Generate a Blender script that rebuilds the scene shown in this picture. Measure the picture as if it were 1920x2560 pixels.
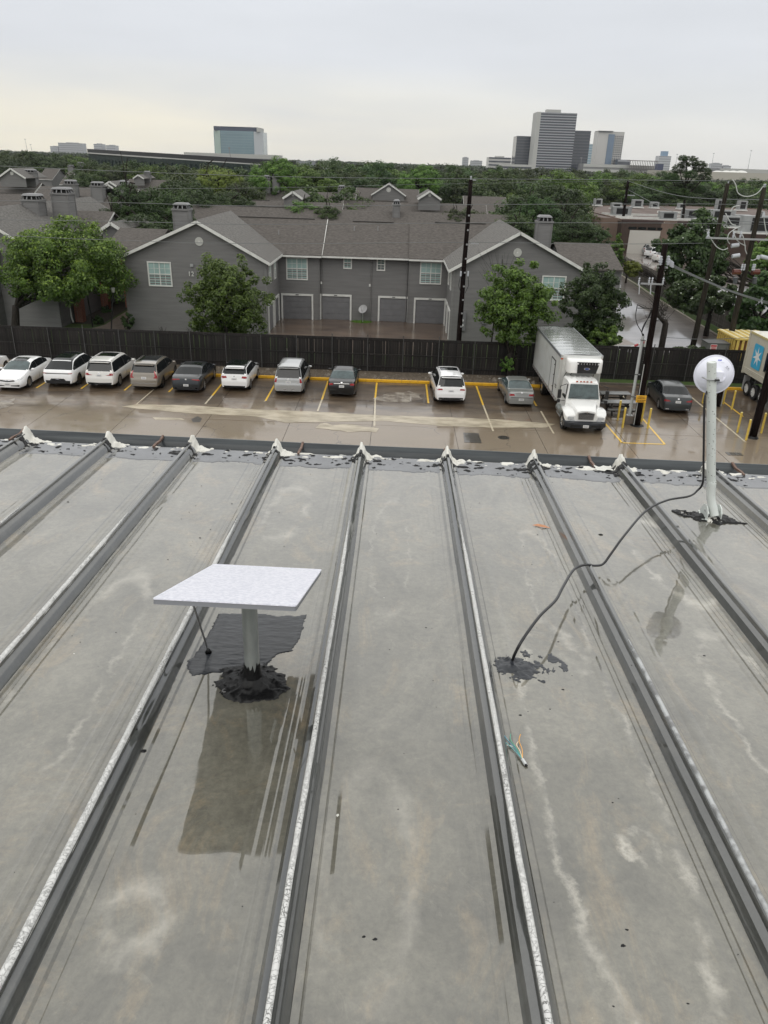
import bpy, math, random
import numpy as np
from mathutils import Vector, Matrix, noise

for o in list(bpy.data.objects): bpy.data.objects.remove(o)
SC = bpy.context.scene
COL = SC.collection
rnd = random.Random(7)

# ------------------------------------------------------------------ camera
F_PX = 1900.0; CX, CY = 960.0, 1280.0; H = 13.42
yv = Vector((1000-CX, 376+.0325*1000-CY, F_PX)).normalized()
up = yv.cross(Vector((1, .0325, 0))).normalized()
if up.y > 0: up = -up
xv = up.cross(yv).normalized()
if xv.x < 0: xv = -xv
R = Matrix((xv, yv, up))                       # photo axes -> world axes
cam = bpy.data.cameras.new('camera'); camo = bpy.data.objects.new('camera', cam); COL.objects.link(camo)
cr, cu, cb = R @ Vector((1, 0, 0)), R @ Vector((0, -1, 0)), R @ Vector((0, 0, -1))
M = Matrix(((cr.x, cu.x, cb.x, 0), (cr.y, cu.y, cb.y, 0), (cr.z, cu.z, cb.z, H), (0, 0, 0, 1)))
camo.matrix_world = M
cam.sensor_fit = 'VERTICAL'; cam.sensor_height = 24; cam.lens = F_PX/2560*24
cam.clip_start = .05; cam.clip_end = 20000
SC.camera = camo

# ------------------------------------------------------------------ world: overcast sky after rain
w = bpy.data.worlds.new('World'); SC.world = w; w.use_nodes = True
nt = w.node_tree; nt.nodes.clear()
def N(t, **k):
    n = nt.nodes.new(t)
    for a, b in k.items(): setattr(n, a, b)
    return n
wo = N('ShaderNodeOutputWorld'); bg = N('ShaderNodeBackground'); sky = N('ShaderNodeTexSky')
sky.sky_type = 'NISHITA'; sky.sun_disc = False; sky.sun_elevation = math.radians(48); sky.sun_rotation = math.radians(200)
tc = N('ShaderNodeTexCoord'); sep = N('ShaderNodeSeparateXYZ'); nt.links.new(tc.outputs['Generated'], sep.inputs[0])
rampn = N('ShaderNodeValToRGB'); cr_ = rampn.color_ramp
cr_.elements[0].position = 0.0; cr_.elements[0].color = (.77, .76, .735, 1)
cr_.elements[1].position = 1.0; cr_.elements[1].color = (1.26, 1.26, 1.24, 1)
for p, c in ((.03, (.80, .795, .775)), (.07, (.765, .78, .79)), (.11, (.745, .765, .80)), (.17, (.75, .775, .815)), (.24, (.98, .99, 1.00)), (.34, (1.26, 1.26, 1.24)), (.5, (1.32, 1.32, 1.29)), (.7, (1.30, 1.30, 1.27))):
    e = cr_.elements.new(p); e.color = (*c, 1)
nt.links.new(sep.outputs['Z'], rampn.inputs[0])
cream = N('ShaderNodeValToRGB'); ce = cream.color_ramp
ce.elements[0].position = 0; ce.elements[0].color = (1, 1, 1, 1); ce.elements[1].position = .10; ce.elements[1].color = (0, 0, 0, 1)
e = ce.elements.new(.05); e.color = (.75, .75, .75, 1)
nt.links.new(sep.outputs['Z'], cream.inputs[0])
mr = N('ShaderNodeMapRange'); mr.inputs['From Min'].default_value = .45; mr.inputs['From Max'].default_value = -.35
nt.links.new(sep.outputs['X'], mr.inputs['Value'])
mp = N('ShaderNodeMapping'); mp.inputs['Scale'].default_value = (1.0, 1.0, 5.5); nt.links.new(tc.outputs['Generated'], mp.inputs[0])
nz = N('ShaderNodeTexNoise'); nz.inputs['Scale'].default_value = 3.2; nz.inputs['Detail'].default_value = 3; nz.inputs['Roughness'].default_value = .5
nt.links.new(mp.outputs[0], nz.inputs['Vector'])
m1 = N('ShaderNodeMath', operation='MULTIPLY'); nt.links.new(cream.outputs[0], m1.inputs[0]); nt.links.new(mr.outputs[0], m1.inputs[1])
m2 = N('ShaderNodeMapRange'); m2.inputs['From Min'].default_value = .3; m2.inputs['From Max'].default_value = .62; m2.inputs['To Min'].default_value = .15; m2.inputs['To Max'].default_value = .95
nt.links.new(nz.outputs['Fac'], m2.inputs['Value'])
m3 = N('ShaderNodeMath', operation='MULTIPLY'); nt.links.new(m1.outputs[0], m3.inputs[0]); nt.links.new(m2.outputs[0], m3.inputs[1])
mx = N('ShaderNodeMixRGB'); mx.inputs['Color2'].default_value = (1.0, .92, .72, 1)
nt.links.new(m3.outputs[0], mx.inputs['Fac']); nt.links.new(rampn.outputs[0], mx.inputs['Color1'])
cl = N('ShaderNodeMapRange'); cl.inputs['From Min'].default_value = .3; cl.inputs['From Max'].default_value = .7; cl.inputs['To Min'].default_value = .955; cl.inputs['To Max'].default_value = 1.045
nt.links.new(nz.outputs['Fac'], cl.inputs['Value'])
mm = N('ShaderNodeMixRGB', blend_type='MULTIPLY'); mm.inputs['Fac'].default_value = 1
nt.links.new(mx.outputs[0], mm.inputs['Color1']); nt.links.new(cl.outputs[0], mm.inputs['Color2'])
sk = N('ShaderNodeMixRGB', blend_type='MIX'); sk.inputs['Fac'].default_value = .04
skm = N('ShaderNodeMixRGB', blend_type='MULTIPLY'); skm.inputs['Fac'].default_value = 1; skm.inputs['Color2'].default_value = (.1, .1, .1, 1)
nt.links.new(sky.outputs[0], skm.inputs['Color1'])
nt.links.new(mm.outputs[0], sk.inputs['Color1']); nt.links.new(skm.outputs[0], sk.inputs['Color2'])
nt.links.new(sk.outputs[0], bg.inputs['Color']); bg.inputs['Strength'].default_value = 1.0
nt.links.new(bg.outputs[0], wo.inputs['Surface'])
sun = bpy.data.lights.new('sun', 'SUN'); sun.energy = .55; sun.angle = math.radians(35); sun.color = (1, .96, .9)
so = bpy.data.objects.new('sun', sun); COL.objects.link(so)
so.rotation_euler = (math.radians(38), 0, math.radians(-20))
SC.view_settings.view_transform = 'Standard'; SC.view_settings.look = 'None'
SC.view_settings.exposure = .04; SC.view_settings.gamma = 1; SC.view_settings.use_curve_mapping = False
SC.render.engine = 'CYCLES'
SC.cycles.max_bounces = 7; SC.cycles.diffuse_bounces = 3; SC.cycles.glossy_bounces = 4; SC.cycles.volume_bounces = 0
SC.cycles.transmission_bounces = 4; SC.cycles.transparent_max_bounces = 8; SC.cycles.caustics_reflective = False

# ------------------------------------------------------------------ pixel helpers (photo point -> place in the world)
DS = 1920/1659.0
def ray(px, py): return R @ Vector((px-CX, py-CY, F_PX))
def SZ(px, py, z=0.0):
    d = ray(px, py); t = (z-H)/d.z; return Vector((0, 0, H)) + d*t
def SY(px, py, Y):
    d = ray(px, py); return Vector((0, 0, H)) + d*(Y/d.y)
def DZ(x, y, z=0.0): return SZ(x*DS, y*DS, z)
def DY(x, y, Y): return SY(x*DS, y*DS, Y)

# ------------------------------------------------------------------ materials
MATS = {}
def lin(c): return tuple(((v/255)/12.92 if v/255 <= .04045 else ((v/255+.055)/1.055)**2.4) for v in c)
def mat(name, col, rough=.6, metal=0.0, coat=0.0, coat_rough=.04, var=0.0, col2=None, scale=3.0, detail=5, stretch=(1, 1, 1), bump=0.0, bscale=30,
        rough2=None, rscale=1.0, emit=None, spec=.32, thresh=(.35, .65), coords='Object', rand=0.0, transl=0.0, band=None, coat_ior=1.33, rlo=.4, rhi=.6):
    if name in MATS: return MATS[name]
    m = bpy.data.materials.new(name); m.use_nodes = True; t = m.node_tree; b = t.nodes['Principled BSDF']
    b.inputs['Base Color'].default_value = (*col, 1); b.inputs['Roughness'].default_value = rough; b.inputs['Metallic'].default_value = metal
    b.inputs['Coat Weight'].default_value = coat; b.inputs['Coat Roughness'].default_value = coat_rough; b.inputs['Coat IOR'].default_value = coat_ior
    b.inputs['Specular IOR Level'].default_value = spec
    def nn(k, **a):
        n = t.nodes.new(k)
        for q, v in a.items(): setattr(n, q, v)
        return n
    L = t.links.new
    c = nn('ShaderNodeTexCoord'); mpn = nn('ShaderNodeMapping'); mpn.inputs['Scale'].default_value = stretch; L(c.outputs[coords], mpn.inputs[0])
    cur = None
    if col2 is not None or var:
        if col2 is None: col2 = tuple(min(1, v*(1+var)) for v in col); base = tuple(v*(1-var) for v in col)
        else: base = col
        nz = nn('ShaderNodeTexNoise'); nz.inputs['Scale'].default_value = scale; nz.inputs['Detail'].default_value = detail; nz.inputs['Roughness'].default_value = .62
        L(mpn.outputs[0], nz.inputs['Vector'])
        r = nn('ShaderNodeValToRGB'); r.color_ramp.elements[0].position = thresh[0]; r.color_ramp.elements[1].position = thresh[1]
        r.color_ramp.elements[0].color = (*base, 1); r.color_ramp.elements[1].color = (*col2, 1)
        L(nz.outputs['Fac'], r.inputs[0]); cur = r.outputs[0]
        L(cur, b.inputs['Base Color'])
    if band is not None:                       # fine courses (boards, shingles) as extra tone
        wv = nn('ShaderNodeTexWave', wave_type='BANDS', bands_direction=band[0]); wv.inputs['Scale'].default_value = band[1]; wv.inputs['Distortion'].default_value = band[3] if len(band) > 3 else 0; wv.inputs['Detail Scale'].default_value = 2
        L(c.outputs['Object'], wv.inputs['Vector'])
        mxx = nn('ShaderNodeMixRGB', blend_type='MULTIPLY'); mxx.inputs['Fac'].default_value = 1
        mr_ = nn('ShaderNodeMapRange'); mr_.inputs['To Min'].default_value = 1-band[2]; mr_.inputs['To Max'].default_value = 1+band[2]*.4
        L(wv.outputs['Fac'], mr_.inputs['Value'])
        if cur: L(cur, mxx.inputs['Color1'])
        else: mxx.inputs['Color1'].default_value = (*col, 1)
        L(mr_.outputs[0], mxx.inputs['Color2']); cur = mxx.outputs[0]; L(cur, b.inputs['Base Color'])
    if rand:
        oi = nn('ShaderNodeObjectInfo'); mr_ = nn('ShaderNodeMapRange'); mr_.inputs['To Min'].default_value = 1-rand; mr_.inputs['To Max'].default_value = 1+rand
        L(oi.outputs['Random'], mr_.inputs['Value']); mxx = nn('ShaderNodeMixRGB', blend_type='MULTIPLY'); mxx.inputs['Fac'].default_value = 1
        if cur: L(cur, mxx.inputs['Color1'])
        else: mxx.inputs['Color1'].default_value = (*col, 1)
        L(mr_.outputs[0], mxx.inputs['Color2']); cur = mxx.outputs[0]; L(cur, b.inputs['Base Color'])
    if rough2 is not None:
        nz2 = nn('ShaderNodeTexNoise'); nz2.inputs['Scale'].default_value = rscale; nz2.inputs['Detail'].default_value = 4
        L(mpn.outputs[0], nz2.inputs['Vector'])
        mr2 = nn('ShaderNodeMapRange'); mr2.inputs['From Min'].default_value = rlo; mr2.inputs['From Max'].default_value = rhi
        mr2.inputs['To Min'].default_value = rough; mr2.inputs['To Max'].default_value = rough2
        L(nz2.outputs['Fac'], mr2.inputs['Value']); L(mr2.outputs[0], b.inputs['Roughness'])
    if bump:
        nb = nn('ShaderNodeTexNoise'); nb.inputs['Scale'].default_value = bscale; nb.inputs['Detail'].default_value = 3
        L(mpn.outputs[0], nb.inputs['Vector']); bp = nn('ShaderNodeBump'); bp.inputs['Strength'].default_value = 1; bp.inputs['Distance'].default_value = bump
        L(nb.outputs['Fac'], bp.inputs['Height']); L(bp.outputs[0], b.inputs['Normal']); L(bp.outputs[0], b.inputs['Coat Normal'])
    if emit:
        b.inputs['Emission Color'].default_value = (*emit, 1); b.inputs['Emission Strength'].default_value = 1
    if transl:
        tr = nn('ShaderNodeBsdfTranslucent'); ms = nn('ShaderNodeMixShader'); ms.inputs[0].default_value = transl
        if cur: L(cur, tr.inputs['Color'])
        L(b.outputs[0], ms.inputs[1]); L(tr.outputs[0], ms.inputs[2]); L(ms.outputs[0], t.nodes['Material Output'].inputs['Surface'])
    MATS[name] = m
    return m

# wet galvalume roof sheet: dull metal with dried tan stains under a thin film of rain water
def roof_metal(name, dark, light, tan, coat=1.0, stain=1.0):
    m = bpy.data.materials.new(name); m.use_nodes = True; t = m.node_tree; b = t.nodes['Principled BSDF']; L = t.links.new
    def nn(k, **a):
        n = t.nodes.new(k)
        for q, v in a.items(): setattr(n, q, v)
        return n
    g = nn('ShaderNodeNewGeometry')
    def noise_(scale, detail, stretch=(1, 1, 1), rough=.6, dist=0.0):
        mpn = nn('ShaderNodeMapping'); mpn.inputs['Scale'].default_value = stretch; L(g.outputs['Position'], mpn.inputs[0])
        z = nn('ShaderNodeTexNoise'); z.inputs['Scale'].default_value = scale; z.inputs['Detail'].default_value = detail; z.inputs['Roughness'].default_value = rough; z.inputs['Distortion'].default_value = dist
        L(mpn.outputs[0], z.inputs['Vector']); return z.outputs['Fac']
    def ramp(src, a, c, ca, cb_):
        r = nn('ShaderNodeValToRGB'); r.color_ramp.elements[0].position = a; r.color_ramp.elements[1].position = c
        r.color_ramp.elements[0].color = (*ca, 1); r.color_ramp.elements[1].color = (*cb_, 1); L(src, r.inputs[0]); return r.outputs[0]
    def mix(f, a, c, bt='MIX'):
        x = nn('ShaderNodeMixRGB', blend_type=bt); L(a, x.inputs['Color1']) if not isinstance(a, tuple) else setattr(x.inputs['Color1'], 'default_value', (*a, 1))
        L(c, x.inputs['Color2']) if not isinstance(c, tuple) else setattr(x.inputs['Color2'], 'default_value', (*c, 1))
        if isinstance(f, float): x.inputs['Fac'].default_value = f
        else: L(f, x.inputs['Fac'])
        return x.outputs[0]
    c0 = ramp(noise_(2.6, 9, (1, .6, 1), .70, .8), .36, .64, dark, light)
    f1 = ramp(noise_(3.3, 10, (1, .55, 1), .76, 1.3), .52, .70, (0, 0, 0), (.60*stain,)*3)
    c1 = mix(f1, c0, tan)
    f2 = ramp(noise_(34, 8, (1, 1, 1), .78, .3), .34, .66, (.70, .70, .69), (1.22, 1.22, 1.20))
    c2 = mix(1.0, c1, f2, 'MULTIPLY')
    f3 = ramp(noise_(9, 11, (1, .8, 1), .84, 2.0), .56, .70, (0, 0, 0), (.50*stain,)*3)
    c3 = mix(f3, c2, tuple(min(1, v*1.5) for v in light))
    f4 = ramp(noise_(160, 3, (1, 1, 1), .6), .66, .74, (0, 0, 0), (.35*stain,)*3)
    c4 = mix(f4, c3, tuple(v*.55 for v in dark))
    sx = nn('ShaderNodeSeparateXYZ'); nd = nn('ShaderNodeTexNoise'); nd.inputs['Scale'].default_value = 7; nd.inputs['Detail'].default_value = 7; nd.inputs['Roughness'].default_value = .7; L(g.outputs['Position'], nd.inputs['Vector'])
    ad = nn('ShaderNodeMixRGB', blend_type='ADD'); ad.inputs['Fac'].default_value = .16; L(g.outputs['Position'], ad.inputs['Color1']); L(nd.outputs['Color'], ad.inputs['Color2']); L(ad.outputs[0], sx.inputs[0])
    def mth(op, a, c=None):
        q_ = nn('ShaderNodeMath', operation=op)
        for i_, v_ in enumerate((a, c)):
            if v_ is None: continue
            if isinstance(v_, (int, float)): q_.inputs[i_].default_value = v_
            else: L(v_, q_.inputs[i_])
        return q_.outputs[0]
    def ring(cx_, cy_, rx_, ry_, w_, amt):
        u = mth('POWER', mth('ABSOLUTE', mth('DIVIDE', mth('SUBTRACT', sx.outputs['X'], cx_+.08), rx_)), 2.0); v = mth('POWER', mth('ABSOLUTE', mth('DIVIDE', mth('SUBTRACT', sx.outputs['Y'], cy_+.08), ry_)), 2.0)
        d_ = mth('ABSOLUTE', mth('SUBTRACT', mth('SQRT', mth('ADD', u, v)), 1.0)); r_ = nn('ShaderNodeMapRange'); r_.inputs['From Min'].default_value = 0; r_.inputs['From Max'].default_value = w_; r_.inputs['To Min'].default_value = amt; r_.inputs['To Max'].default_value = 0; L(d_, r_.inputs['Value'])
        gt = nn('ShaderNodeMapRange'); gt.inputs['From Min'].default_value = .42; gt.inputs['From Max'].default_value = .6; L(noise_(6, 5), gt.inputs['Value'])
        return mth('MULTIPLY', r_.outputs[0], gt.outputs[0])
    cur_ = c4
    if stain > .9:
        for a_ in ((.775, 1.62, .060, .050, .38, .8), (.70, 1.9, .19, .95, .10, .55), (1.42, 2.2, .14, .6, .14, .6), (-.02, 1.5, .13, .35, .3, .22), (-.62, 1.32, .08, .10, .5, .4), (-1.2, 2.3, .16, .9, .12, .35), (1.5, 3.6, .15, .5, .14, .5), (.02, 3.6, .10, .7, .12, .2), (.80, 3.2, .10, .7, .12, .3), (-.6, 4.1, .11, .4, .3, .35)):
            cur_ = mix(ring(*a_), cur_, (.50, .47, .40))
    L(cur_, b.inputs['Base Color'])
    b.inputs['Metallic'].default_value = .12; b.inputs['Coat Weight'].default_value = coat; b.inputs['Coat IOR'].default_value = 1.92
    b.inputs['Roughness'].default_value = .46
    rr = nn('ShaderNodeMapRange'); L(noise_(5, 4), rr.inputs['Value']); rr.inputs['From Min'].default_value = .45; rr.inputs['From Max'].default_value = .72
    rr.inputs['To Min'].default_value = .015; rr.inputs['To Max'].default_value = .10; L(rr.outputs[0], b.inputs['Coat Roughness'])
    bp = nn('ShaderNodeBump'); bp.inputs['Distance'].default_value = .0035; bp.inputs['Strength'].default_value = .6; L(noise_(4, 2), bp.inputs['Height'])
    L(bp.outputs[0], b.inputs['Coat Normal'])
    bp2 = nn('ShaderNodeBump'); bp2.inputs['Distance'].default_value = .0006; L(noise_(60, 6), bp2.inputs['Height']); L(bp2.outputs[0], b.inputs['Normal'])
    MATS[name] = m
    return m

# ------------------------------------------------------------------ mesh helpers
class MB:
    def __init__(s): s.v = []; s.f = []
    def add(s, vs, fs):
        o = len(s.v); s.v += [tuple(v) for v in vs]; s.f += [tuple(i+o for i in f) for f in fs]; return s
    def box(s, x0, x1, y0, y1, z0, z1, rz=0, c=None, tilt=None):
        vs = [Vector((x, y, z)) for z in (z0, z1) for y in (y0, y1) for x in (x0, x1)]
        if rz or tilt is not None:
            c = Vector(c) if c is not None else Vector(((x0+x1)/2, (y0+y1)/2, (z0+z1)/2))
            m = Matrix.Rotation(rz, 3, 'Z') if tilt is None else tilt
            vs = [m @ (v-c)+c for v in vs]
        return s.add(vs, [(0, 2, 3, 1), (4, 5, 7, 6), (0, 1, 5, 4), (2, 6, 7, 3), (0, 4, 6, 2), (1, 3, 7, 5)])
    def cyl(s, p0, p1, r0, r1=None, n=12, cap=True):
        r1 = r0 if r1 is None else r1
        p0 = Vector(p0); p1 = Vector(p1); d = (p1-p0).normalized(); a = d.orthogonal().normalized(); b = d.cross(a)
        vs = [p+(a*math.cos(2*math.pi*i/n)+b*math.sin(2*math.pi*i/n))*r for p, r in ((p0, r0), (p1, r1)) for i in range(n)]
        fs = [(i, (i+1) % n, n+(i+1) % n, n+i) for i in range(n)]
        if cap: fs += [tuple(range(n-1, -1, -1)), tuple(range(n, 2*n))]
        return s.add(vs, fs)
    def tube(s, pts, r, n=8, r1=None):
        pts = [Vector(p) for p in pts]; k = len(pts); vs = []; a = None
        for i, p in enumerate(pts):
            d = (pts[min(i+1, k-1)]-pts[max(i-1, 0)]).normalized()
            a = d.orthogonal().normalized() if a is None else (a-d*a.dot(d)).normalized()
            b = d.cross(a)
            rr = r if r1 is None else r+(r1-r)*i/(k-1)
            if callable(r): rr = r(i/(k-1))
            vs += [p+(a*math.cos(2*math.pi*j/n)+b*math.sin(2*math.pi*j/n))*rr for j in range(n)]
        fs = [(i*n+j, i*n+(j+1) % n, (i+1)*n+(j+1) % n, (i+1)*n+j) for i in range(k-1) for j in range(n)]
        fs += [tuple(range(n-1, -1, -1)), tuple(range((k-1)*n, k*n))]
        return s.add(vs, fs)
    def poly(s, pts): return s.add(pts, [tuple(range(len(pts)))])
    def prism(s, pts, d):
        n = len(pts); d = Vector(d); pts = [Vector(p) for p in pts]
        return s.add(pts+[p+d for p in pts], [tuple(range(n-1, -1, -1)), tuple(range(n, 2*n))]+[(i, (i+1) % n, n+(i+1) % n, n+i) for i in range(n)])
    def build(s, name, m, parent=None, org=None, smooth=False, label=None, kind=None, bevel=0):
        me = bpy.data.meshes.new(name)
        vs = s.v
        if org is not None: ox, oy, oz = org; vs = [(a-ox, b-oy, c-oz) for a, b, c in vs]
        me.from_pydata(vs, [], s.f); me.materials.append(m)
        if smooth: me.shade_smooth()
        me.update()
        o = bpy.data.objects.new(name, me); COL.objects.link(o)
        if smooth == 'auto':
            me.set_sharp_from_angle(angle=math.radians(38))
        if bevel:
            bm_ = o.modifiers.new('bevel', 'BEVEL'); bm_.width = bevel; bm_.segments = 2; bm_.limit_method = 'ANGLE'
        if parent: o.parent = parent
        if label: o['label'] = label
        if kind: o['kind'] = kind
        return o
def thing(name, label, cat, loc=(0, 0, 0), rz=0, group=None):
    o = bpy.data.objects.new(name, None); COL.objects.link(o); o.location = loc; o.rotation_euler = (0, 0, rz); o.empty_display_size = .2
    o['label'] = label; o['category'] = cat
    if group: o['group'] = group
    return o
def tag(o, label, cat, group=None):
    o['label'] = label; o['category'] = cat
    if group: o['group'] = group
    return o
def struct(o): o['kind'] = 'structure'; return o
def inst(src_mesh, name, parent, loc=(0, 0, 0), rot=(0, 0, 0), sc=(1, 1, 1)):
    o = bpy.data.objects.new(name, src_mesh); COL.objects.link(o); o.location = loc; o.rotation_euler = rot; o.scale = sc
    if parent: o.parent = parent
    return o
def meshof(mb, name, m, smooth=False):
    me = bpy.data.meshes.new(name); me.from_pydata(mb.v, [], mb.f); me.materials.append(m)
    if smooth: me.shade_smooth(); me.set_sharp_from_angle(angle=math.radians(38))
    return me
def dup(root, loc, rz=None, label=None):
    r = root.copy(); COL.objects.link(r); r.location = loc
    if rz is not None: r.rotation_euler = (0, 0, rz)
    if label: r['label'] = label
    for ch in list(root.children):
        c = ch.copy(); COL.objects.link(c); c.parent = r
        for g in list(ch.children):
            d = g.copy(); COL.objects.link(d); d.parent = c
    return r
def n3(x, y, z=0): return noise.noise(Vector((x, y, z)))

# ------------------------------------------------------------------ palette
white_trim = mat('white_trim', (.62, .62, .59), .5, var=.08, scale=2)
siding_m = mat('grey_siding', (.158, .155, .152), .55, var=.10, scale=.8, stretch=(.5, .5, 5), bump=.002, bscale=60)
siding_l = mat('light_grey_siding', (.175, .172, .169), .55, var=.10, scale=.8, stretch=(.5, .5, 5))
shingle = mat('shingles', (.058, .053, .048), .9, spec=.2, col2=(.138, .124, .114), scale=5, detail=8, thresh=(.3, .7), stretch=(.7, 1.6, 1.6), bump=.012, bscale=9, band=('Y', 2.1, .16, 1.2))
shingle2 = mat('shingles_pale', (.092, .088, .082), .9, spec=.25, col2=(.175, .168, .158), scale=5, detail=8, stretch=(1.6, .7, 1.6), bump=.012, bscale=9, band=('X', 2.1, .14, 1.2))
glass_win = mat('window_glass', (.10, .15, .15), .06, spec=.8, var=.25, scale=1.5)
blind_m = mat('window_blind', (.30, .42, .40), .5, coat=.5, coat_rough=.05, band=('Z', 16, .12), var=.12, scale=1)
garage_m = mat('garage_door_paint', (.155, .155, .16), .5, var=.08, scale=2)
asphalt_wet = None
black_rub = mat('black_rubber', (.012, .012, .012), .6)
steel = mat('galvanised_steel', (.42, .43, .43), .38, metal=.6, var=.15, scale=6)
yellow_paint = mat('yellow_paint', (.72, .52, .07), .42, var=.12, scale=3, coat=.5, coat_rough=.15)
kerb_yellow = mat('kerb_yellow', (.80, .44, .03), .45, col2=(.55, .30, .04), scale=3, thresh=(.5, .8), coat=.4, coat_rough=.2)
wood_pole = mat('pole_wood', (.0035, .002, .002), .85, spec=.1, col2=(.012, .007, .006), scale=4, stretch=(4, 4, .3), bump=.006, bscale=12)
wood_pole_grey = mat('pole_wood_grey', (.012, .010, .008), .9, spec=.1, col2=(.045, .040, .030), scale=4, stretch=(4, 4, .3), bump=.006, bscale=12)
fence_m = mat('wet_fence_board', (.0075, .0065, .006), .6, col2=(.034, .029, .027), scale=2.2, detail=8, stretch=(5, 5, .5), thresh=(.42, .8), rand=.5)
fence_grey = mat('weathered_board', (.05, .045, .04), .75, col2=(.22, .2, .18), scale=1.6, stretch=(4, 4, .6), thresh=(.4, .75), rand=.4)
grass_m = mat('grass', (.035, .062, .014), .85, col2=(.065, .105, .025), scale=3, detail=8)
tar_m = mat('wet_tar', (.004, .004, .0045), .42, bump=.003, bscale=60, spec=.28)
tar_dull = mat('brushed_tar', (.020, .023, .028), .35, col2=(.036, .039, .046), scale=20, coat=.4, coat_rough=.08, bump=.003, bscale=30, stretch=(.5, 1.5, 1))
seal_m = mat('white_sealant', (.66, .65, .60), .6, col2=(.42, .40, .34), scale=9, thresh=(.5, .8), bump=.004, bscale=40)

def P(mb, name, m, root, **k): return mb.build(name, m, root, org=tuple(root.location), **k)

# ================================================================== ground, lot, lawns, street
def sheet(name, pts, z, m, kind='structure', parent=None):
    mb = MB(); mb.poly([(p[0], p[1], z) for p in pts]); o = mb.build(name, m, parent)
    if kind: o['kind'] = kind
    return o
far_ground = mat('distant_ground', (.045, .055, .03), .9, col2=(.08, .08, .06), scale=.02)
sheet('ground', [(-5200, -300), (5200, -300), (5200, 7200), (-5200, 7200)], -.03, far_ground)

def lot_material():
    m = bpy.data.materials.new('wet_concrete_lot'); m.use_nodes = True; t = m.node_tree; b = t.nodes['Principled BSDF']; L = t.links.new
    def nn(k, **a):
        n = t.nodes.new(k)
        for q, v in a.items(): setattr(n, q, v)
        return n
    g = nn('ShaderNodeNewGeometry')
    def noise_(scale, detail, stretch=(1, 1, 1), rough=.6, dist=0.0):
        mpn = nn('ShaderNodeMapping'); mpn.inputs['Scale'].default_value = stretch; L(g.outputs['Position'], mpn.inputs[0])
        z = nn('ShaderNodeTexNoise'); z.inputs['Scale'].default_value = scale; z.inputs['Detail'].default_value = detail; z.inputs['Roughness'].default_value = rough; z.inputs['Distortion'].default_value = dist
        L(mpn.outputs[0], z.inputs['Vector']); return z.outputs['Fac']
    def rng(src, a, c, x, y):
        r = nn('ShaderNodeMapRange'); r.inputs['From Min'].default_value = a; r.inputs['From Max'].default_value = c; r.inputs['To Min'].default_value = x; r.inputs['To Max'].default_value = y
        L(src, r.inputs['Value']); return r.outputs[0]
    def mix(f, a, c, bt='MIX'):
        x = nn('ShaderNodeMixRGB', blend_type=bt)
        for v, k in ((a, 'Color1'), (c, 'Color2')):
            if isinstance(v, tuple): x.inputs[k].default_value = (*v, 1)
            else: L(v, x.inputs[k])
        if isinstance(f, float): x.inputs['Fac'].default_value = f
        else: L(f, x.inputs['Fac'])
        return x.outputs[0]
    c0 = mix(rng(noise_(.5, 7, (.6, 1.6, 1), .66, .5), .38, .66, 0, 1), (.050, .033, .020), (.135, .096, .059))
    s = nn('ShaderNodeSeparateXYZ'); L(g.outputs['Position'], s.inputs[0])
    ad = nn('ShaderNodeMath', operation='ADD'); L(s.outputs['Y'], ad.inputs[0]); L(rng(noise_(.45, 6, (.5, 1.5, 1)), .2, .8, -3.5, 3.5), ad.inputs[1])
    c1 = mix(rng(ad.outputs[0], 41.5, 44.6, .8, 0), c0, (.205, .158, .106))
    c2 = mix(rng(noise_(14, 6, (1, 1, 1), .75), .35, .65, 0, 1), (.86, .86, .86), (1.12, 1.11, 1.1)); c3 = mix(1.0, c1, c2, 'MULTIPLY')
    # cracks
    vo = nn('ShaderNodeTexVoronoi', feature='DISTANCE_TO_EDGE'); vo.inputs['Scale'].default_value = .23
    mpn = nn('ShaderNodeMapping'); L(g.outputs['Position'], mpn.inputs[0])
    ns = nn('ShaderNodeTexNoise'); ns.inputs['Scale'].default_value = 1.4; ns.inputs['Detail'].default_value = 6; L(g.outputs['Position'], ns.inputs['Vector'])
    va = nn('ShaderNodeMixRGB', blend_type='ADD'); va.inputs['Fac'].default_value = .8; L(mpn.outputs[0], va.inputs['Color1']); L(ns.outputs['Color'], va.inputs['Color2']); L(va.outputs[0], vo.inputs['Vector'])
    ck = rng(vo.outputs['Distance'], .001, .006, 1, 0)
    gate = nn('ShaderNodeMath', operation='MULTIPLY'); L(ck, gate.inputs[0]); L(rng(noise_(.35, 3), .5, .56, 0, .8), gate.inputs[1])
    c4 = mix(gate.outputs[0], c3, (.03, .022, .018))
    st = rng(noise_(1.3, 5, (1, 1, 1), .7, .8), .63, .7, 0, .45)
    c5 = mix(st, c4, (.045, .036, .03))
    L(c5, b.inputs['Base Color'])
    b.inputs['Coat Weight'].default_value = .9; b.inputs['Coat IOR'].default_value = 1.34
    L(rng(noise_(.55, 5, (.7, 1.3, 1), .6), .38, .62, .17, .03), b.inputs['Coat Roughness'])
    b.inputs['Roughness'].default_value = .5
    bp = nn('ShaderNodeBump'); bp.inputs['Distance'].default_value = .004; L(noise_(5, 5), bp.inputs['Height']); L(bp.outputs[0], b.inputs['Normal'])
    return m
lot_m = lot_material()
joint_m = mat('joint_filler', (.025, .02, .017), .6)
lot = thing('parking_lot', 'wet brown concrete parking lot behind the metal roof', 'parking lot', (0, 44, 0)); lot['kind'] = 'structure'
del lot['category']
P(MB().box(-60, 45, 4, 50.1, -.12, -.022), 'joint_bed', joint_m, lot)
xs = [-33.4+4.62*i for i in range(14)]; ys = [31.2, 36.0, 40.9, 45.6, 50.08]
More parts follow.
